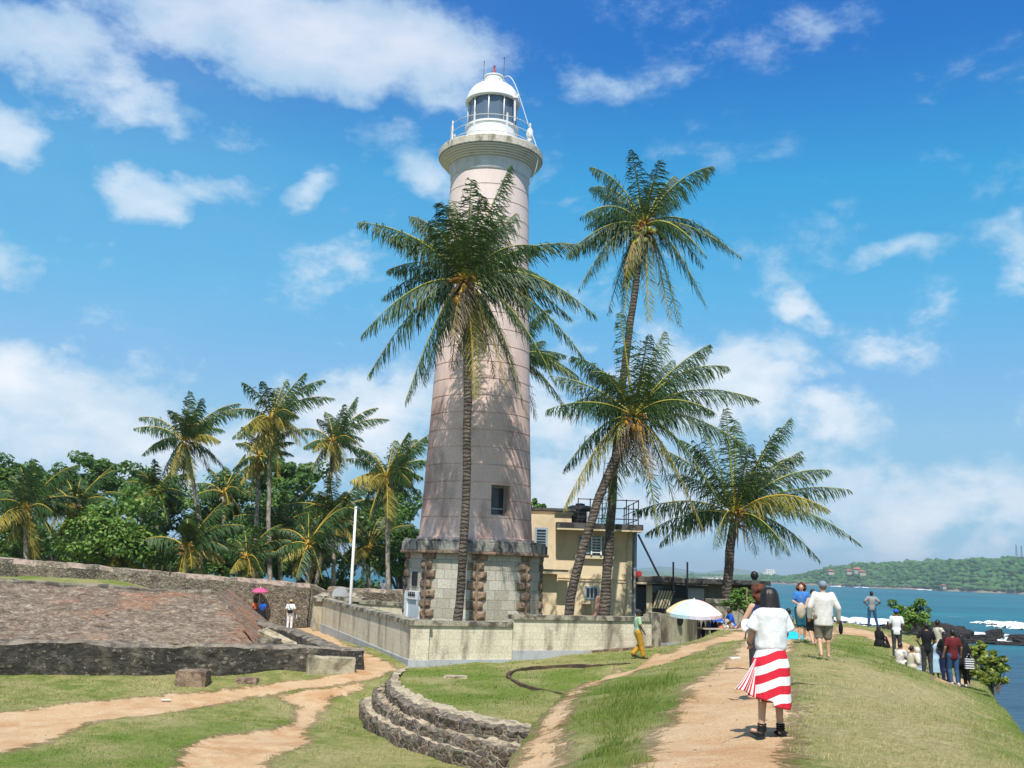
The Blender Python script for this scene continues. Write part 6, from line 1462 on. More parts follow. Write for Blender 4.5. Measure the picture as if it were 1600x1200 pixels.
POSE = dict(hip=.92, lean=(0, 0), Lk=(-.10, .03, .50), La=(-.11, -.02, .09), Rk=(.10, .03, .50), Ra=(.11, -.02, .09), Le=(-.27, -.03, 1.16), Lw=(-.29, .06, .92), Re=(.27, -.03, 1.16), Rw=(.29, .06, .92), head=(0, 0), build=1.0, toeL=0, toeR=0)
def person(label, loc, rz, h=1.7, skin='skinmid', hair='hairblack', hairstyle='short', pose=None, wear=(), group=None, voxel=.013, female=False, shoes='c_darkgrey', long_sleeve=False):
    """local frame: +y is where the person faces; wear is a list of (garment, material)"""
    p = dict(POSE); p.update(pose or {}); S = h/1.78; b = p['build']; t = thing('person', label, 'person', loc, rz, group)
    sc = lambda v: Vector(v)*S
    hz_ = p['hip']; lx, ly = p['lean']; dz = hz_-.92
    if 'drop' in p: dz = p['drop']
    hipc = V3(0, 0, hz_); ch = V3(lx*.7, ly*.7, 1.26+dz); sh = V3(lx, ly, 1.42+dz); nk = V3(lx*1.1, ly*1.1, 1.49+dz); hd = V3(lx*1.2+p['head'][0], ly*1.2+.015+p['head'][1], 1.615+dz)
    sw = .165*(0.94 if female else 1.04)*b; hw = .095*(1.08 if female else 1.0)*b
    Ls, Rs = sh+V3(-sw, 0, 0), sh+V3(sw, 0, 0); Lh, Rh = hipc+V3(-hw, 0, 0), hipc+V3(hw, 0, 0)
    ad = lambda q: V3(q[0], q[1], q[2])
    Lk, La, Rk, Ra = ad(p['Lk']), ad(p['La']), ad(p['Rk']), ad(p['Ra'])
    sit = hz_ < .6; az_ = dz if sit else 0
    Le, Lw, Re, Rw = [ad(p[k])+V3(0, 0, 0 if ('abs' in p) else dz)+V3(lx, ly, 0) for k in ('Le', 'Lw', 'Re', 'Rw')]
    waist = hipc.lerp(ch, .42); th = .078*b; cal = .052*b
    def torso(g, loose=False):      # g = garment thickness
        rows = [(-.13, hw+.045, .085), (-.09, hw+.075, .105), (0, hw+.082, .112), (.08, hw+.060, .102), (.17, .128*b, .096*b), (.26, .145*b, .108*b), (.36, .166*b, .118*b), (.45, .176*b, .112*b), (.50, .165*b, .098*b), (.545, .11*b, .075*b), (.565, .06, .055)]
        if loose: rows = [(-.19, hw+.085, .14), (-.17, hw+.10, .15), (-.05, hw+.105, .15), (.10, hw+.10, .145), (.26, .185*b, .14), (.40, .195*b, .135*b), (.48, .185*b, .115*b), (.53, .13*b, .085*b), (.56, .07, .06)]
        n_ = 28; V = []
        top = .50
        for (z_, rx, ry) in rows:
            f_ = max(0, z_)/top; cx_, cy_ = lx*min(f_, 1.1), ly*min(f_, 1.1)
            for i in range(n_):
                th_ = 2*PI*i/n_; V.append(sc(V3(cx_+math.cos(th_)*(rx+g), cy_+math.sin(th_)*(ry+g), hz_+z_*(1.42+dz-hz_)/.50)))
        m_ = len(rows); F = [(j*n_+i, j*n_+(i+1) % n_, (j+1)*n_+(i+1) % n_, (j+1)*n_+i) for j in range(m_-1) for i in range(n_)]+[tuple(reversed(range(n_))), tuple(range((m_-1)*n_, m_*n_))]
        return [('l', V, F), ('c', sc(Ls+V3(.05, 0, -.01)), (.058+g)*S, sc(Rs-V3(.05, 0, .01)), (.058+g)*S)]
    def leg(hp, k, a, g, upto=1.0):
        r = [('c', sc(hp), (th+.012+g)*S, sc(hp.lerp(k, min(1, upto*2))), (.058*b+g)*S)]
        if upto > .5: e = k.lerp(a, (upto-.5)*2); r += [('c', sc(k), (.056*b+g)*S, sc(e), (.038+.02*(1-(upto-.5)*2)+g*1.2)*S), ('c', sc(k.lerp(a, .28)+V3(0, -.012, 0)) if upto > .7 else sc(k), (cal+g)*S, sc(k.lerp(a, min(.5, (upto-.5)*2))), (.045+g)*S)]
        return r
    def arm(s_, e, w, g, upto=1.0):
        r = [('c', sc(s_), (.052*b+g)*S, sc(s_.lerp(e, min(1, upto*2))), (.040*b+g)*S)]
        if upto > .5: r += [('c', sc(e), (.039*b+g)*S, sc(e.lerp(w, (upto-.5)*2)), (.027+g)*S)]
        return r
    def hand(e, w, side):
        d = (w-e).normalized(); n = V3(0, 1, 0); sd = d.cross(n); sd = sd.normalized() if sd.length > .2 else V3(1, 0, 0); nn = sd.cross(d)
        pm = w+d*.05; r = [('c', sc(w), .022*S, sc(pm), .030*S), ('c', sc(pm-sd*.022), .017*S, sc(pm+sd*.022), .017*S)]
        for i in range(4):
            o_ = sd*((i-1.5)*.019); l_ = (.052, .062, .058, .045)[i]; k1 = w+d*.085+o_; k2 = k1+(d*.8+nn*.5)*l_*.6; k3 = k2+(d*.5+nn*.8)*l_*.5
            r += [('c', sc(pm+o_), .010*S, sc(k1), .0095*S), ('c', sc(k1), .0095*S, sc(k2), .0085*S), ('c', sc(k2), .0085*S, sc(k3), .0075*S)]
        tb = w+d*.03+sd*(.028*side); r += [('c', sc(tb), .012*S, sc(tb+d*.035+sd*.018*side+nn*.012), .010*S), ('c', sc(tb+d*.035+sd*.018*side+nn*.012), .010*S, sc(tb+d*.06+sd*.012*side+nn*.028), .008*S)]
        return r
    def foot(a, toe):
        f = V3(toe, .16, -.055); return [('c', sc(a), .036*S, sc(a+V3(0, -.02, -.045)), .034*S), ('c', sc(a+V3(0, -.02, -.05)), .032*S, sc(a+f), .026*S), ('c', sc(a+f*.8+V3(.02, 0, 0)), .022*S, sc(a+f*.8-V3(.02, 0, 0)), .022*S)]
    body = torso(0)+leg(Lh, Lk, La, 0)+leg(Rh, Rk, Ra, 0)+arm(Ls, Le, Lw, 0)+arm(Rs, Re, Rw, 0)+hand(Le, Lw, 1)+hand(Re, Rw, -1)+foot(La, p['toeL']-.02)+foot(Ra, p['toeR']+.02)
    body += [('c', sc(nk-V3(0, 0, .05)), .056*S, sc(nk+V3(0, 0, .06)), .052*S), ('r', sc(hd), (.077*S, .096*S, .115*S), (0, 0, 0)), ('e', sc(hd+V3(0, .03, -.055)), (.055*S, .062*S, .062*S)),
             ('c', sc(hd+V3(0, .092, .0)), .010*S, sc(hd+V3(0, .112, -.028)), .015*S), ('e', sc(hd+V3(-.079, -.005, -.01)), (.010*S, .02*S, .03*S)), ('e', sc(hd+V3(.079, -.005, -.01)), (.010*S, .02*S, .03*S))]
    bd = blob('body', body, MAT[skin], t, voxel)
    f = MB()
    for sx in (-1, 1): MB().ell(sc(hd+V3(sx*.032, .090, .005)), .014*S, .010*S, .008*S, 8, 6).build('eye', MAT['eyes'], t, True, local=True)
    MB().ell(sc(hd+V3(0, .088, -.058)), .024*S, .010*S, .007*S, 8, 6).build('mouth', MAT['lips'], t, True, local=True)
    # hair
    H = [('r', sc(hd+V3(0, -.018, .022)), (.087*S, .100*S, .112*S), (0, 0, 0))]
    if hairstyle == 'long': H += [('r', sc(hd+V3(0, -.055, -.09)), (.098*S, .072*S, .17*S), (0, 0, 0)), ('c', sc(hd+V3(-.055, -.05, -.05)), .055*S, sc(hd+V3(-.075, -.06, -.24)), .045*S), ('c', sc(hd+V3(.055, -.05, -.05)), .055*S, sc(hd+V3(.08, -.06, -.25)), .045*S), ('c', sc(hd+V3(0, -.07, -.05)), .06*S, sc(hd+V3(0, -.085, -.26)), .05*S)]
    if hairstyle == 'bun': H += [('e', sc(hd+V3(0, -.12, .02)), (.045*S, .04*S, .045*S))]
    if hairstyle == 'curly':
        rr = random.Random(3)
        for k in range(46):
            u = V3(rr.gauss(0, 1), rr.gauss(0, 1), rr.gauss(0, 1)).normalized()
            if u.y > .45: continue
            H.append(('e', sc(hd+V3(u.x*.13, u.y*.13-.03, u.z*.15-.02)), (.042*S,)*3))
    if hairstyle == 'ponytail': H += [('c', sc(hd+V3(0, -.1, .0)), .035*S, sc(hd+V3(0, -.13, -.22)), .022*S)]
    if hairstyle != 'none':
        # clear the face by pulling hair behind the hairline
        ho = blob('hair', H, MAT[hair], t, max(voxel, .010)*1.0, 2)
        for v in ho.data.vertices:
            lim = (hd.y+.062)*S if v.co.z > (hd.z+.055)*S else (hd.y+.012)*S
            if v.co.z > (hd.z-.13)*S and v.co.y > lim: v.co.y = lim+(v.co.y-lim)*.15
    g_ = .016
    for w in wear:
        k, mt = w[0], MAT[w[1]]
        if k == 'tshirt': blob('shirt', torso(g_)+arm(Ls, Le, Lw, g_+.008, .34)+arm(Rs, Re, Rw, g_+.008, .34), mt, t, voxel)
        elif k == 'longshirt': blob('shirt', torso(g_, not sit)+arm(Ls, Le, Lw, g_+.014, .97)+arm(Rs, Re, Rw, g_+.014, .97), mt, t, voxel)
        elif k == 'top': blob('top', torso(g_)[:1], mt, t, voxel)
        elif k == 'trousers': blob('trousers', [('r', sc(hipc+V3(0, 0, .0)), ((hw+.085)*S, .125*S, .13*S), (0, 0, 0))]+leg(Lh, Lk, La, g_+.004, .97)+leg(Rh, Rk, Ra, g_+.004, .97), mt, t, voxel)
        elif k == 'wide_trousers': blob('trousers', [('r', sc(hipc), ((hw+.09)*S, .13*S, .13*S), (0, 0, 0))]+leg(Lh, Lk, La, .04, .95)+leg(Rh, Rk, Ra, .04, .95), mt, t, voxel)
        elif k == 'shorts': blob('shorts', [('r', sc(hipc+V3(0, 0, .0)), ((hw+.085)*S, .125*S, .13*S), (0, 0, 0))]+leg(Lh, Lk, La, g_+.02, .52)+leg(Rh, Rk, Ra, g_+.02, .52), mt, t, voxel)
        elif k == 'skirt' or k == 'gown':
            z1 = hz_+.12 if k == 'skirt' else hz_+.15; z0 = w[2] if len(w) > 2 else .42; m = MB(); V = []; n = 48; q = 20; fl = w[3] if len(w) > 3 else .12
            for j in range(q+1):
                tt = j/q; z = z1+(z0-z1)*tt; rx = (.15+.05*min(1, tt*4)+fl*tt); ry = (.115+.04*min(1, tt*4)+fl*.8*tt)
                for i in range(n): th_ = 2*PI*i/n; rp = 1+.06*tt*math.sin(th_*7+h*9)+.03*tt*math.sin(th_*13); V.append((math.cos(th_)*rx*rp*S, math.sin(th_)*ry*rp*S, z*S))
            m.add(V, [(j*n+i, j*n+(i+1) % n, (j+1)*n+(i+1) % n, (j+1)*n+i) for j in range(q) for i in range(n)]); m.build('skirt', mt, t, True, local=True)
        elif k == 'lap':   # cloth over folded legs of someone seated
            blob('skirt', [('c', sc(Lh), .12*S, sc(Lk), .09*S), ('c', sc(Rh), .12*S, sc(Rk), .09*S), ('c', sc(Lk), .09*S, sc(La), .07*S), ('c', sc(Rk), .09*S, sc(Ra), .07*S), ('c', sc((Lk+Rk)/2), .08*S, sc((La+Ra)/2), .08*S), ('r', sc(hipc), ((hw+.10)*S, .14*S, .13*S), (0, 0, 0))], mt, t, voxel, 6)
        elif k == 'cap':
            c = blob('cap', [('r', sc(hd+V3(0, -.01, .045)), (.098*S, .112*S, .095*S), (0, 0, 0)), ('r', sc(hd+V3(0, .12, .045)), (.07*S, .07*S, .012*S), (-.15, 0, 0))], mt, t, voxel)
        elif k == 'hat': blob('sun_hat', [('r', sc(hd+V3(0, -.01, .06)), (.10*S, .112*S, .085*S), (0, 0, 0)), ('e', sc(hd+V3(0, 0, .05)), (.17*S, .18*S, .018*S))], mt, t, voxel)
        elif k == 'scarf': blob('head_scarf', [('r', sc(hd+V3(0, -.02, .015)), (.10*S, .108*S, .128*S), (0, 0, 0)), ('c', sc(nk), .09*S, sc(ch+V3(0, -.02, .05)), .14*S)], mt, t, voxel)
        elif k == 'belt_bag':
            q = sc(hipc+V3(0, -.15, .14)); MB().box(q.x-.14, q.x+.14, q.y-.05, q.y+.05, q.z-.08, q.z+.09).build('waist_bag', mt, t, local=True, bevel=.01)
        elif k == 'strap': MB().tube([sc(Ls+V3(.05, -.10, .07)), sc(ch+V3(0, -.155, 0)), sc(hipc+V3(.10, -.14, .2))], .014*S, 5).build('strap', mt, t, local=True)
    if shoes:
        for nm, a, k in (('shoe', La, p['toeL']-.02), ('shoe', Ra, p['toeR']+.02)):
            f = V3(k, .16, -.055); blob(nm, [('c', sc(a+V3(0, -.025, -.045)), .042*S, sc(a+f), .034*S), ('c', sc(a+V3(0, -.02, -.02)), .040*S, sc(a+V3(0, -.02, -.045)), .042*S)], MAT[shoes], t, voxel)
    return t, sc, dict(hd=hd, nk=nk, ch=ch, hip=hipc, Le=Le, Lw=Lw, Re=Re, Rw=Rw, La=La, Ra=Ra, Ls=Ls, Rs=Rs, S=S)
def at(px, py, d, dz=0):
    a = P(px, py, d); return (a.x, a.y, tz(a.x, a.y)+dz)
GRP = 'visitors on the rampart'
# ---- the woman in the striped skirt (seen from behind, main figure)
def stripe_fn(s, b, out):
    o = s.obj(); sp_ = s.new('ShaderNodeSeparateXYZ'); s.l.new(o, sp_.inputs[0])
    x, z = sp_.outputs[0], sp_.outputs[2]
    slope = s.math('MULTIPLY', s.math('MAXIMUM', s.math('MULTIPLY_ADD', x, -1.0, .03), 0), .42)
    v = s.math('ADD', z, slope); wv_ = s.noise(6, 3, .5, o); v = s.math('ADD', v, s.math('MULTIPLY_ADD', wv_, .014, -.007))
    fr = s.math('FRACT', s.math('DIVIDE', s.math('SUBTRACT', v, .335-.17), .172))
    red = s.math('GREATER_THAN', fr, .5)
    s.put(b.inputs['Base Color'], s.mix(red, (.80, .79, .78, 1), (.62, .025, .045, 1)))
    s.put(b.inputs['Normal'], s.bump(s.noise(14, 4, .6, s.scalev(o, (2, 2, .4)), 1.0), .5, .02))
MAT['stripes'] = material('broad red and white stripes', stripe_fn, rough=.85, spec=.15)
def nstripe_fn(s, b, out):
    u = s.uv(); sp_ = s.new('ShaderNodeSeparateXYZ'); s.l.new(u, sp_.inputs[0]); fr = s.math('FRACT', s.math('MULTIPLY', sp_.outputs[0], 9))
    s.put(b.inputs['Base Color'], s.mix(s.math('GREATER_THAN', fr, .5), (.80, .79, .78, 1), (.62, .025, .045, 1)))
MAT['nstripes'] = material('narrow red and white stripes', nstripe_fn, rough=.85, spec=.15)
wx, wy, wz = at(1206, 1148, 10.9)
W_, scf, J = person('woman seen from behind in white top and red and white striped skirt, on the path', (wx, wy, wz), math.radians(4), 1.51, 'skinlight', 'hairblack', 'none', female=True, voxel=.008, shoes=None,
    pose=dict(Lk=(-.105, .02, .49), La=(-.13, -.02, .085), Rk=(.10, .03, .49), Ra=(.11, .02, .085), Le=(-.235, .05, 1.16), Lw=(-.19, .22, 1.04), Re=(.22, .10, 1.18), Rw=(.10, .28, 1.28), build=1.0, head=(.0, .03), toeL=-.05, toeR=.03), wear=[])
S = J['S']
m = MB(); V = []; n = 72; rows = [(1.505, .08, .075), (1.49, .135, .10), (1.465, .185, .118), (1.43, .205, .124), (1.40, .203, .126), (1.34, .188, .125), (1.26, .180, .132), (1.18, .176, .134), (1.10, .178, .136), (1.045, .182, .138), (1.015, .175, .134), (1.00, .160, .126)]
zz_ = np.linspace(1.505, 1.00, 30); ra_ = np.array(rows)[::-1]
for j, z_ in enumerate(zz_):
    rx = np.interp(z_, ra_[:, 0], ra_[:, 1]); ry = np.interp(z_, ra_[:, 0], ra_[:, 2])
    for i in range(n):
        th = 2*PI*i/n; q_ = Vector((math.cos(th)*2, math.sin(th)*2, z_*5)); f_ = 1.05+.03*mnoise.noise(q_*1.1)+.007*math.sin(th*9+z_*18)+.014*math.sin(z_*30+math.sin(th*2)*2.6)*(1 if z_ < 1.2 else .2)
        dr_ = -.02 if (z_ > 1.47 and math.sin(th) > 0) else 0
        V.append(scf((math.cos(th)*rx*f_, math.sin(th)*ry*f_-.005, z_+dr_)))
m.add(V, [(j*n+i, j*n+(i+1) % n, (j+1)*n+(i+1) % n, (j+1)*n+i) for j in range(29) for i in range(n)])
sh_ = m.build('shirt', MAT['c_white'], W_, True, local=True); sh_.modifiers.new('t', 'SOLIDIFY').thickness = .004
for sx in (-1, 1):
    m = MB(); V = []; a_ = V3(sx*.14, 0, 1.415); b_2 = V3(sx*.222, .03, 1.235); d_2 = (b_2-a_).normalized(); u_ = d_2.cross(V3(0, 1, 0)).normalized(); w_2 = u_.cross(d_2); n = 40
    for j in range(12):
        t_ = j/11; c_2 = a_.lerp(b_2, t_); r_ = .074+.008*t_
        for i in range(n):
            th = 2*PI*i/n; f_ = 1.04+.04*mnoise.noise(Vector((math.cos(th)*2, math.sin(th)*2, t_*3+sx*5)))+.02*math.sin(th*4+t_*4); V.append(scf(c_2+(u_*math.cos(th)+w_2*math.sin(th))*r_*f_))
    m.add(V, [(j*n+i, j*n+(i+1) % n, (j+1)*n+(i+1) % n, (j+1)*n+i) for j in range(11) for i in range(n)])
    o = m.build('sleeve', MAT['c_white'], W_, True, local=True); o.modifiers.new('t', 'SOLIDIFY').thickness = .004
# skirt: flared, folded, with uneven hem
m = MB(); V = []; n = 120; q = 40
for j in range(q+1):
    t_ = j/q
    for i in range(n):
        th = 2*PI*i/n; cx_, sy_ = math.cos(th), math.sin(th)
        z0 = .40 - (.05 if cx_ > -.2 else 0) + .05*max(0, -cx_)-(.06*max(0, cx_)*max(0, -sy_))
        z = 1.045+(z0-1.045)*t_
        rx = .150+.058*min(1, t_*3.2)+.018*t_; ry = .125+.045*min(1, t_*3)+.05*t_
        fold = 1+t_*(.05*math.sin(th*5+.6)+.035*math.sin(th*9+2)+.02*math.sin(th*17))
        V.append(scf((cx_*rx*fold-.035*t_*max(0, -cx_), sy_*ry*fold-.01, z)))
m.add(V, [(j*n+i, j*n+(i+1) % n, (j+1)*n+(i+1) % n, (j+1)*n+i) for j in range(q) for i in range(n)])
sk = m.build('skirt', MAT['stripes'], W_, True, local=True); sk['label'] = 'broad red and white striped wrap skirt'; sk.modifiers.new('t', 'SOLIDIFY').thickness = .006
# loose flying panel on the left with narrow lengthwise stripes
m = MB(); V = []; nu, nv = 26, 22
for j in range(nv+1):
    for i in range(nu+1):
        u, v = i/nu, j/nv; top = V3(-.205, -.07, .865); fan = V3(-.49+.36*u, -.10+.02*u, .53-.11*u+.03*math.sin(u*5))
        p_ = top+V3(.03*(u-.5), 0, .03*(1-u))*(1-v)+(fan-top)*v+V3(0, .03*math.sin(u*16)*v, -.03*math.sin(v*3)); V.append(scf(p_))
m.add(V, [(j*(nu+1)+i, j*(nu+1)+i+1, (j+1)*(nu+1)+i+1, (j+1)*(nu+1)+i) for j in range(nv) for i in range(nu)])
me = m.mesh('skirt_panel'); lay = me.uv_layers.new(name='UVMap')
for l in me.loops: i = l.vertex_index % (nu+1); j = l.vertex_index//(nu+1); lay.data[l.index].uv = (i/nu*.98, j/nv)
o = link('skirt_panel', me, MAT['nstripes'], W_, True); o['label'] = 'wind-blown loose panel with narrow red and white stripes'; o.modifiers.new('t', 'SOLIDIFY').thickness = .004
for nm, k in (('La', -.07), ('Ra', .05)):
    a = J[nm]; m = MB()
    m.obox(scf(a+V3(k*.5, .055, -.080)), Vector((1, -k*.5, 0)).normalized(), Vector((k*.5, 1, 0)).normalized(), V3(0, 0, 1), .045*S, .125*S, .008)
    for z_ in (-.03, -.005, .02, .045): m.tube([scf(a+V3(.047*math.cos(q_), -.01+.05*math.sin(q_), z_)) for q_ in np.linspace(0, 2*PI, 14)], .008, 5)
    for q_ in (.02, .06, .10): m.tube([scf(a+V3(-.045+k*q_*3*.3, q_, -.07)), scf(a+V3(k*q_*3*.3, q_+.01, -.022-q_*.15)), scf(a+V3(.045+k*q_*3*.3, q_, -.07))], .009, 5)
    m.tube([scf(a+V3(0, -.058, .05)), scf(a+V3(0, -.062, -.075))], .012, 5); m.build('sandal', MAT['c_black'], W_, local=True)
m = MB(); V = []; n = 96; hd_ = J['hd']
prof_ = [(.135, .005, .0), (.125, .055, 0), (.10, .085, 0), (.06, .105, -.005), (.01, .112, -.012), (-.05, .117, -.02), (-.11, .124, -.028), (-.17, .132, -.035), (-.22, .136, -.040), (-.26, .128, -.042), (-.285, .10, -.042)]
zs_ = np.linspace(.135, -.285, 40); pa_ = np.array(prof_)[::-1]
for j, z_ in enumerate(zs_):
    r_ = np.interp(z_, pa_[:, 0], pa_[:, 1]); oy = np.interp(z_, pa_[:, 0], pa_[:, 2])
    for i in range(n):
        th = 2*PI*i/n; y_ = math.sin(th)*r_*1.02; f_ = 1+.05*mnoise.noise(Vector((math.cos(th)*3, math.sin(th)*3, z_*3)))+.010*math.sin(th*23+z_*6)*min(1, (.135-z_)*6)
        if y_ > .05 and z_ < .06: y_ = .05
        V.append(scf(hd_+V3(math.cos(th)*r_*f_, y_*f_*.92+oy, z_-(.012*math.sin(th*9)+.008*math.sin(th*17) if z_ < -.2 else 0))))
m.add(V, [(j*n+i, j*n+(i+1) % n, (j+1)*n+(i+1) % n, (j+1)*n+i) for j in range(39) for i in range(n)]+[tuple(reversed(range(n)))])
m.build('hair', MAT['hairblack'], W_, True, local=True)
m = MB(); w_ = J['Lw'].lerp(J['Le'], .25); m.tube([scf(w_+V3(.0+.036*math.cos(q_), .01*math.cos(q_), .036*math.sin(q_))) for q_ in np.linspace(0, 2*PI, 16)], .010, 5); m.build('bracelet', MAT['c_hatgrey'], W_, local=True)
MB().tube([scf((-.055, -.058, 1.50)), scf((-.075, -.04, 1.53)), scf((-.05, .03, 1.50))], .008, 5).build('red_strap', MAT['c_red'], W_, local=True)
# curly-haired woman beyond, photographing, mostly hidden
x, y, z = at(1192, 1083, 14.2)
W2, sc2, J2 = person('woman with reddish curly hair and navy top, partly hidden behind the skirt woman', (x-.02, y, z-.02), math.radians(35), 1.53, 'skinlight', 'hairbrown', 'curly', female=True, group=GRP, shoes=None, pose=dict(Le=(-.25, .10, 1.17), Lw=(-.12, .30, 1.10), Re=(.25, .10, 1.17), Rw=(.12, .30, 1.10), lean=(0, .04)), wear=[('top', 'c_navy'), ('shorts', 'c_darkgrey')])
m = MB(); m.lathe([(.005, 0), (.07, .004), (.075, .012), (.065, .02), (.005, .03)], 0, 0, 24); o = m.build('fan', MAT['white'], None); o.location = (wx-.215, wy+.14, wz+1.07); o.rotation_euler = (1.3, .3, .2); tag(o, 'round white hand fan at the left elbow of the woman in striped skirt', 'fan')
o = MB().tube([(0, 0, 0), (.0, -.14, .0)], .008, 5).build('handle', MAT['wood'], o, local=True)
# blue shirt woman, dark-haired person with bag, cap man
x, y, z = at(1253, 1001, 30)
person('curly dark-haired woman in bright blue top and teal shorts walking on the path', (x, y, z), math.radians(165), 1.64, 'skinlight', 'hairbrown', 'curly', female=True, group=GRP, pose=dict(Lk=(-.10, .05, .50), La=(-.08, -.06, .09), Rk=(.08, .08, .50), Ra=(.06, .1, .09), Re=(.25, .02, 1.18), Rw=(.10, .20, 1.10)), wear=[('tshirt', 'c_blue'), ('shorts', 'c_tealjeans')], shoes=None)
x, y, z = at(1271, 1003, 28.6)
person('dark-haired person in beige sleeveless top and black shorts left of the cap man', (x, y, z), math.radians(10), 1.52, 'skinlight', 'hairblack', 'short', female=True, group=GRP, pose=dict(Lk=(-.09, .10, .5), La=(-.08, -.12, .10), Rk=(.09, .05, .5), Ra=(.10, .08, .09), Le=(-.27, -.02, 1.15), Lw=(-.26, .10, .95)), wear=[('top', 'c_beige'), ('shorts', 'c_black')], shoes=None)
m = MB(); m.ell((0, 0, 0), .13, .07, .22, 14, 10); m.tube([(-.05, 0, .18), (0, 0, .42), (.06, 0, .18)], .012, 5); o = m.build('shoulder_bag', MAT['c_beige'], None, True); o.location = (x-.33, y-.02, z+.90); tag(o, 'beige cloth bag hanging at the side of the dark-haired person', 'bag')
x, y, z = at(1288, 1027, 23.7)
CM_, sc3, J3 = person('man in grey cap, loose white long-sleeved shirt and khaki shorts walking away along the grass', (x, y, z), math.radians(-3), 1.74, 'skinlight', 'hairgrey', 'short', group=GRP, voxel=.011, shoes=None,
    pose=dict(Lk=(-.10, .06, .50), La=(-.10, -.13, .13), Rk=(.10, .06, .50), Ra=(.11, .06, .09), Le=(-.31, -.02, 1.15), Lw=(-.30, .10, .90), Re=(.33, -.03, 1.14), Rw=(.36, .08, .88), build=1.10), wear=[('longshirt', 'c_offwhite'), ('shorts', 'c_khaki'), ('cap', 'c_hatgrey')])
m = MB(); m.ell((0, 0, 0), .05, .06, .13, 12, 8); m.tube([(0, 0, .1), (-.02, 0, .2), (.03, 0, .1)], .008, 5); o = m.build('camera_case', MAT['c_black'], None, True); o.location = (x+.40, y+.05, z+.66); tag(o, 'small black case hanging from the right hand of the cap man', 'case')
# dark patterned cloth person and cyan umbrella on the ground
x, y, z = at(1232, 985, 33)
person('person in dark patterned shawl seated beyond the striped-skirt woman', (x, y, z), math.radians(30), 1.62, 'skinmid', 'hairblack', 'short', group=GRP, female=True, pose=dict(hip=.42, Lk=(-.12, .38, .45), La=(-.12, .42, .08), Rk=(.12, .38, .45), Ra=(.12, .42, .08), Le=(-.24, .1, 1.15), Lw=(-.12, .3, 1.02), Re=(.24, .1, 1.15), Rw=(.12, .3, 1.02)), wear=[('longshirt', 'c_darkpattern'), ('trousers', 'c_violet')])
MB_ = boulder('low_stone', 'low stone under the person in the dark patterned shawl', 'stone', (x, y, z+.12), .32, .28, .18, 8, 'quoin', .8)
m = MB(); n = 8; V = [(0, 0, .32)]
for i in range(n*2): th = 2*PI*i/(n*2); r = .52 if i % 2 == 0 else .49; V.append((math.cos(th)*r, math.sin(th)*r, .10 if i % 2 == 0 else .13))
m.add(V, [(0, 1+i, 1+(i+1) % (n*2)) for i in range(n*2)]); xx, yy, zz = at(1240, 988, 31.5)
t = thing('umbrella', 'open cyan umbrella lying on the ground beside the path', 'umbrella', (xx, yy, zz)); t.rotation_euler = (.5, .35, 0)
m.build('canopy', MAT['c_cyan'], t, local=True); MB().tube([(0, 0, -.35), (0, 0, .36)], .01, 6).build('shaft', MAT['whitemetal'], t, local=True)
# man on the cliff edge, hands on hips
x, y, z = at(1363, 979, 51)
person('man in grey t-shirt and jeans standing hands on hips at the cliff edge', (x, y, z), math.radians(-10), 1.74, 'skindark', 'hairblack', 'short', group=GRP, pose=dict(Lk=(-.14, .02, .50), La=(-.17, 0, .09), Rk=(.16, .02, .50), Ra=(.26, .02, .09), Le=(-.38, -.06, 1.20), Lw=(-.19, .02, 1.04), Re=(.40, -.06, 1.20), Rw=(.19, .02, 1.04)), wear=[('tshirt', 'c_grey'), ('trousers', 'c_jeans')])
SITP = dict(hip=.14, Lk=(-.13, .34, .42), La=(-.13, .58, .02), Rk=(.13, .34, .42), Ra=(.13, .58, .02), Le=(-.25, .10, 1.16), Lw=(-.12, .30, 1.08), Re=(.25, .10, 1.16), Rw=(.12, .30, 1.08), lean=(0, .07))
x, y, z = at(1372, 1008, 43)
person('person in dark clothes sitting alone on the grass below the cliff-edge man', (x, y, z), math.radians(-60), 1.62, 'skinmid', 'hairblack', 'long', group=GRP, female=True, pose=SITP, wear=[('tshirt', 'c_black'), ('trousers', 'c_black')])
m = MB(); m.ell((0, 0, 0), .16, .12, .12, 14, 8); m.tube([(-.08, 0, .08), (0, 0, .2), (.08, 0, .08)], .012, 5); o = m.build('bag', MAT['c_black'], None, True); x2, y2, z2 = at(1385, 1010, 42.6); o.location = (x2, y2, z2+.1); tag(o, 'dark bag on the grass beside the person sitting alone', 'bag')
x, y, z = at(1402, 1022, 38.5)
person('person in white t-shirt and bright blue cap seen from behind, beside the round bush', (x, y, z+.12), math.radians(-15), 1.72, 'skinmid', 'hairblack', 'short', group=GRP, pose=dict(Le=(-.26, .02, 1.16), Lw=(-.22, .20, 1.02), Re=(.26, .02, 1.16), Rw=(.22, .2, 1.02)), wear=[('tshirt', 'c_white'), ('trousers', 'c_darkgrey'), ('cap', 'c_royal')])
x, y, z = at(1405, 1029, 35)
person('seated woman in flowered cream dress, left one of the seated pair', (x, y, z), math.radians(-55), 1.62, 'skinmid', 'hairblack', 'bun', group=GRP, female=True, pose=SITP, wear=[('tshirt', 'c_floral'), ('lap', 'c_floral')])
x, y, z = at(1422, 1032, 34.5)
person('seated woman in plain cream top, right one of the seated pair', (x, y, z), math.radians(-75), 1.60, 'skinmid', 'hairblack', 'bun', group=GRP, female=True, pose=SITP, wear=[('longshirt', 'c_cream'), ('lap', 'c_beige')])
x, y, z = at(1434, 1042, 34.4)
person('seated woman with pale head scarf and long light blue skirt', (x, y, z), math.radians(-25), 1.60, 'skinmid', 'hairblack', 'none', group=GRP, female=True, pose=SITP, wear=[('scarf', 'c_offwhite'), ('longshirt', 'c_grey'), ('lap', 'c_lightblue')])
x, y, z = at(1450, 1058, 33)
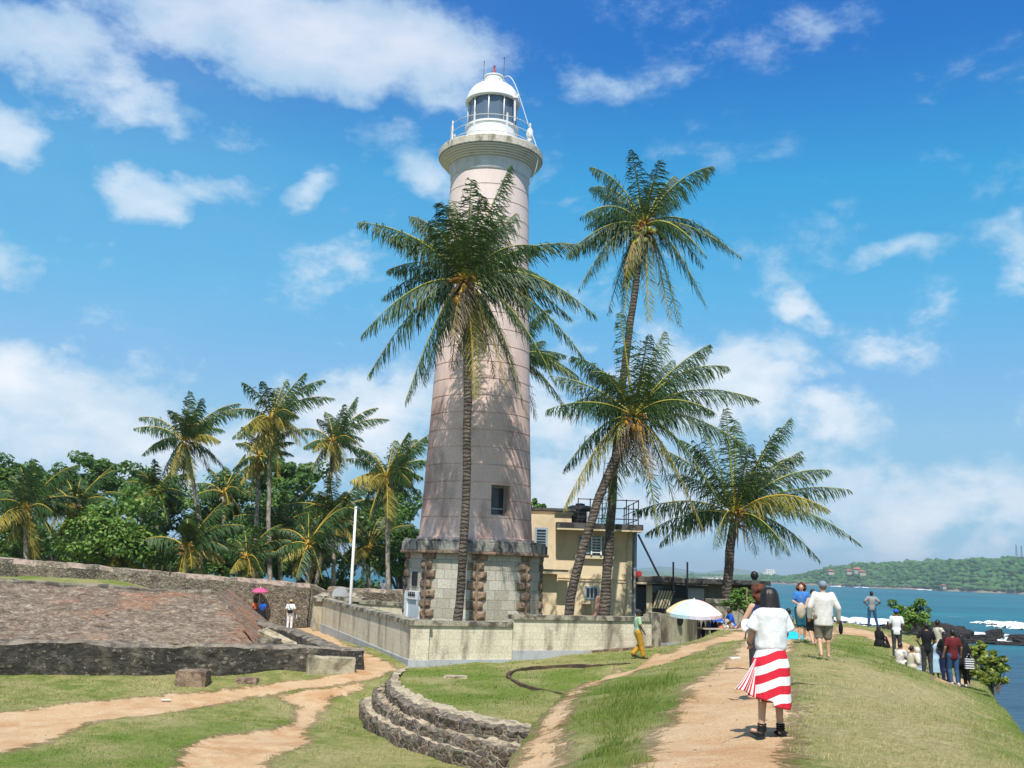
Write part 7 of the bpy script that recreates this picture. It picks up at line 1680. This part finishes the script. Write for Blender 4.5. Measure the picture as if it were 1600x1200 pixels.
person('man in black t-shirt and grey trousers standing with his back turned', (x, y, z), math.radians(-8), 1.70, 'skinmid', 'hairblack', 'short', group=GRP, pose=dict(Le=(-.33, -.05, 1.18), Lw=(-.20, .10, 1.02), Re=(.28, .02, 1.16), Rw=(.2, .16, 1.0), Lk=(-.10, .03, .5), La=(-.13, 0, .09)), wear=[('tshirt', 'c_black'), ('trousers', 'c_darkgrey')])
x, y, z = at(1462, 1052, 34.2)
person('bare-armed person in light blue skirt between the black-shirted and cream-shirted men', (x, y, z), math.radians(10), 1.35, 'skinmid', 'hairblack', 'short', group=GRP, female=True, wear=[('tshirt', 'c_lightblue'), ('skirt', 'c_lightblue', .30, .10)])
x, y, z = at(1468, 1045, 36)
person('man in cream shirt facing right, head above the group', (x, y, z+.12), math.radians(-80), 1.78, 'skindark', 'hairblack', 'short', group=GRP, pose=dict(Re=(.22, .18, 1.16), Rw=(.05, .34, 1.10)), wear=[('tshirt', 'c_cream'), ('trousers', 'c_violet')])
x, y, z = at(1478, 1056, 34)
person('person with long black hair and black top in the middle of the standing group', (x, y, z), math.radians(20), 1.62, 'skinmid', 'hairblack', 'long', group=GRP, female=True, pose=dict(Le=(-.22, .14, 1.15), Lw=(-.02, .28, 1.08)), wear=[('tshirt', 'c_black'), ('trousers', 'c_navy')])
x, y, z = at(1491, 1067, 32.2)
person('man in maroon t-shirt and blue jeans, nearest of the group', (x, y, z), math.radians(5), 1.70, 'skinmid', 'hairblack', 'short', group=GRP, shoes='c_offwhite', pose=dict(Lk=(-.09, .10, .5), La=(-.09, -.02, .10), Rk=(.10, .02, .5), Ra=(.10, -.05, .09)), wear=[('tshirt', 'c_maroon'), ('trousers', 'c_jeans')])
x, y, z = at(1503, 1056, 34)
person('woman with long black hair in black carrying a striped bag, right end of the group', (x, y, z), math.radians(-10), 1.68, 'skinmid', 'hairblack', 'long', group=GRP, female=True, shoes='c_offwhite', wear=[('longshirt', 'c_black'), ('trousers', 'c_black')])
def zebra(s, b, out):
    u = s.new('ShaderNodeSeparateXYZ'); s.l.new(s.obj(), u.inputs[0]); s.put(b.inputs['Base Color'], s.mix(s.math('GREATER_THAN', s.math('FRACT', s.math('MULTIPLY', u.outputs[2], 14)), .5), (.7, .7, .7, 1), (.02, .02, .02, 1)))
m = MB(); m.box(-.14, .14, -.05, .05, -.16, .16); m.tube([(-.1, 0, .15), (0, 0, .34), (.1, 0, .15)], .01, 5); o = m.build('tote_bag', material('striped cloth', zebra), None); o.location = (x+.12, y-.30, z+.74); tag(o, 'black and white striped bag at the right end of the group', 'bag')
# walking man by the yard wall
x, y, z = at(996, 1031, 36.9)
person('man in patterned aqua shirt, mustard trousers and grey cap walking past the yard wall', (x, y, z), math.radians(-80), 1.72, 'skindark', 'hairblack', 'short', group=GRP, shoes=None, pose=dict(Lk=(-.09, .16, .52), La=(-.08, -.16, .16), Rk=(.08, .10, .5), Ra=(.08, .20, .09), Le=(-.24, -.04, 1.16), Lw=(-.25, .10, .93), Re=(.25, .02, 1.16), Rw=(.26, .16, .93), build=1.04), wear=[('tshirt', 'c_pattern'), ('wide_trousers', 'c_mustard'), ('cap', 'c_darkgrey')])
# figures at the far parapet
x, y, z = at(397, 968, 60)
person('woman in orange top and dark skirt under the pink umbrella by the parapet', (x, y, z), math.radians(60), 1.58, 'skindark', 'hairblack', 'long', group=GRP, female=True, voxel=.016, pose=dict(Re=(.24, .10, 1.22), Rw=(.12, .22, 1.42)), wear=[('tshirt', 'c_orange'), ('gown', 'c_black', .08, .12)])
x, y, z = at(409, 969, 59.5)
person('woman in blue top and long black skirt, right one under the pink umbrella', (x, y, z), math.radians(-30), 1.55, 'skindark', 'hairblack', 'long', group=GRP, female=True, voxel=.016, wear=[('tshirt', 'c_royal'), ('gown', 'c_black', .06, .18)])
def umbrella(name, label, cat, base, top, r, drop, mats, ribs=8, panels=None, pole_r=.015, tilt=(0, 0)):
    t = thing(name, label, cat, base); B = Vector(base); ht = top-B.z; M_ = Matrix.Rotation(tilt[0], 4, 'X') @ Matrix.Rotation(tilt[1], 4, 'Y')
    MB().tube([(0, 0, 0), (0, 0, ht+.05)], pole_r, 8).build('pole', MAT['whitemetal'], t, True, local=True)
    T0 = Vector((0, 0, ht))
    for k in range(ribs):
        m = MB(); a0, a1 = 2*PI*k/ribs+.2, 2*PI*(k+1)/ribs+.2; V = []; nr, na = 8, 6
        for i in range(nr+1):
            f = i/nr
            for j in range(na+1):
                g2 = j/na; a = a0+(a1-a0)*g2; sag = .06*r*math.sin(PI*g2)*f; V.append(M_ @ Vector((math.cos(a)*(r*f-sag*.6), math.sin(a)*(r*f-sag*.6), -drop*f**2-sag*.3))+T0)
        m.add(V, [(i*(na+1)+j, i*(na+1)+j+1, (i+1)*(na+1)+j+1, (i+1)*(na+1)+j) for i in range(nr) for j in range(na)])
        # valance
        b0 = nr*(na+1); V2 = [V[b0+j] for j in range(na+1)]+[V[b0+j]+Vector((0, 0, -.12*min(r, 1))) for j in range(na+1)]; m.add(V2, [(j, j+1, na+2+j, na+1+j) for j in range(na)])
        m.build('canopy_panel', mats[k % len(mats)], t, local=True)
        MB().tube([T0, M_ @ Vector((math.cos(a0)*r*.5, math.sin(a0)*r*.5, -drop*.25-.02))+T0, M_ @ Vector((math.cos(a0)*r, math.sin(a0)*r, -drop-.01))+T0], .008, 4).build('rib', MAT['whitemetal'], t, local=True)
    return t
x, y, z = at(403, 968, 59.8); umbrella('umbrella', 'pink umbrella held over two women by the far parapet', 'umbrella', (x, y, z+1.0), P(403, 918, 59.8).z, .48, .22, [MAT['c_pink']])
x, y, z = at(452, 980, 57.5)
person('person in white sleeveless top and straw hat with black waist bag near the parapet', (x, y, z), math.radians(5), 1.68, 'skinmid', 'hairblack', 'short', group=GRP, voxel=.014, shoes='c_white', wear=[('tshirt', 'c_white'), ('trousers', 'c_white'), ('cap', 'c_straw'), ('belt_bag', 'c_black'), ('strap', 'c_black')])
m = MB(); m.lathe([(.03, 0), (.035, .02), (.035, .17), (.015, .21), (.015, .24)], 0, 0, 10); o = m.build('water_bottle', MAT['c_lightblue'], None, True); o.location = (x+.36, y, z+.62); tag(o, 'water bottle at the right hand of the white-clad person', 'bottle')
x, y, z = P(599, 920, 68).x, 68, 5.0
person('dim figure in grey standing under the trees left of the lighthouse', (x, y, P(599, 922, 68).z-.95), math.radians(200), 1.66, 'skindark', 'hairblack', 'short', group=GRP, voxel=.018, wear=[('tshirt', 'c_grey'), ('trousers', 'c_darkgrey')])

# ------------------------------------------------------------------ hawker's parasol and goods
x, y, z = at(1083, 998, 38.2)
um = umbrella('parasol', 'large faded hawker parasol with multicoloured panels beside the yard wall', 'parasol', (x, y, z), P(1085, 936, 38.2).z, 1.02, .46, [MAT['c_red'], MAT['c_lilac'], MAT['c_offwhite'], MAT['c_cream'], MAT['c_peach'], MAT['c_paleblue'], MAT['c_lilac'], MAT['c_blush']], pole_r=.022)
um.rotation_euler = (0.08, 0.05, -.55)
rr = random.Random(9)
# blue tarpaulin, stand with hanging goods, mat with goods
V = []; a0, a1 = P(1096, 962, 38.8), P(1138, 973, 38.4); m = MB()
for j in range(9):
    for i in range(13):
        u, v = i/12, j/8; p = a0.lerp(a1, u); V.append((p.x, p.y+v*1.3, p.z+.12*v-.08*math.sin(PI*u)-.05*math.sin(PI*v)))
m.add(V, [(j*13+i, j*13+i+1, (j+1)*13+i+1, (j+1)*13+i) for j in range(8) for i in range(12)]); o = m.build('tarpaulin', MAT['c_royal'], None, True); tag(o, 'blue tarpaulin slung behind the parasol over the hawker goods', 'tarpaulin')
t = thing('goods_rack', 'wooden rack hung with dark trinkets under the parasol', 'rack', (x, y+.5, z))
for px in (1090, 1112, 1132):
    a = P(px, 985, 38.7); MB().tube([(a.x, a.y, tz(a.x, a.y)-.1), (a.x, a.y, P(px, 962, 38.7).z)], .025, 6).build('upright', MAT['wood'], t)
a, b = P(1086, 964, 38.7), P(1134, 966, 38.7); MB().tube([a, b], .02, 6).build('cross_bar', MAT['wood'], t)
for k, (px, mt, w_, l_) in enumerate([(1093, 'c_violet', .05, .75), (1099, 'c_black', .07, .8), (1105, 'quoin', .05, .6), (1108, 'c_royal', .06, .35), (1113, 'c_black', .06, .5), (1118, 'c_black', .07, .45), (1124, 'quoin', .05, .4), (1128, 'c_lightblue', .05, .35)]):
    a = P(px, 965, 38.65); m = MB(); m.tube([(a.x, a.y, a.z), (a.x, a.y, a.z-.12)], .006, 4); m.ell((a.x, a.y, a.z-.12-l_/2), w_*1.2, w_*.7, l_/2, 10, 8); o = m.build('hanging_goods', MAT[mt], None, True)
    tag(o, ['violet string of trinkets hanging leftmost on the rack', 'long black pouch hanging next to the violet trinkets', 'brown carved trinket hanging on the rack', 'small blue pouch hanging mid-rack', 'black mask-like trinket hanging mid-rack', 'wider black trinket hanging right of middle on the rack', 'small brown trinket near the right end of the rack', 'pale blue trinket hanging rightmost on the rack'][k], 'trinket', 'goods hanging on the hawker rack')
a = P(1063, 967, 42); o = MB().ell((a.x, a.y, a.z), .13, .05, .28, 14, 10).build('black_bag', MAT['c_black'], None, True); tag(o, 'oval black bag hanging on the stained wall left of the parasol pole', 'bag')
c = at(1130, 990, 37.6); m = MB(); m.obox(Vector(c)+V3(0, .1, .03), V3(1, .15, 0).normalized(), V3(-.15, 1, 0).normalized(), V3(0, 0, 1), .85, .40, .02); o = m.build('mat', MAT['c_beige'], None); tag(o, 'beige mat spread with wares at the path edge', 'mat')
for k in range(9):
    px = 1112+k*5.2; c = at(px, 990, 37.5+.25*(k % 2)); s_ = rr.uniform(.05, .10); cc = ['c_beige', 'quoin', 'c_white', 'c_orange', 'c_beige', 'c_white', 'quoin', 'c_royal', 'c_white'][k]
    m = MB(); m.ell((0, 0, s_*.7), s_*1.3, s_, s_*.8, 10, 7); m.ell((s_*.8, 0, s_*1.5), s_*.5, s_*.5, s_*.6, 8, 6); o = m.build('carved_ware', MAT[cc], None, True); o.location = (c[0], c[1], c[2]+.05); o.rotation_euler = (0, 0, rr.uniform(0, 6))
    tag(o, ['beige carving at the left end of the mat', 'brown carving next to the left end of the mat', 'small white ware left on the mat', 'orange carving on the mat', 'beige carving in the middle of the mat', 'white ware in the middle of the mat', 'brown carving right of the middle of the mat', 'blue ware near the right end of the mat', 'white ware at the right end of the mat'][k], 'carving', 'small wares on the mat')
x, y, z = at(1146, 985, 39.5)
person('hawker crouching in blue shirt beside the wares at the right end of the tarpaulin', (x, y, z), math.radians(100), 1.6, 'skindark', 'hairblack', 'short', group=GRP, voxel=.015, pose=dict(SITP, lean=(0, .15)), wear=[('tshirt', 'c_royal'), ('lap', 'c_beige')])

# ------------------------------------------------------------------ haze
hm = bpy.data.materials.new('haze'); hm.use_nodes = True; s = NT(hm.node_tree); s.n.clear(); out = s.new('ShaderNodeOutputMaterial'); pv = s.new('ShaderNodeVolumePrincipled')
pv.inputs['Color'].default_value = (.80, .93, 1.0, 1); pv.inputs['Density'].default_value = 1.8e-4; pv.inputs['Anisotropy'].default_value = .2
s.l.new(pv.outputs[0], out.inputs['Volume'])
hz_o = MB().box(-7000, 7000, -600, 9500, -8, 130).build('haze', hm); hz_o['kind'] = 'stuff'; hz_o['label'] = 'pale blue sea haze fading the far hills'; hz_o['category'] = 'haze'
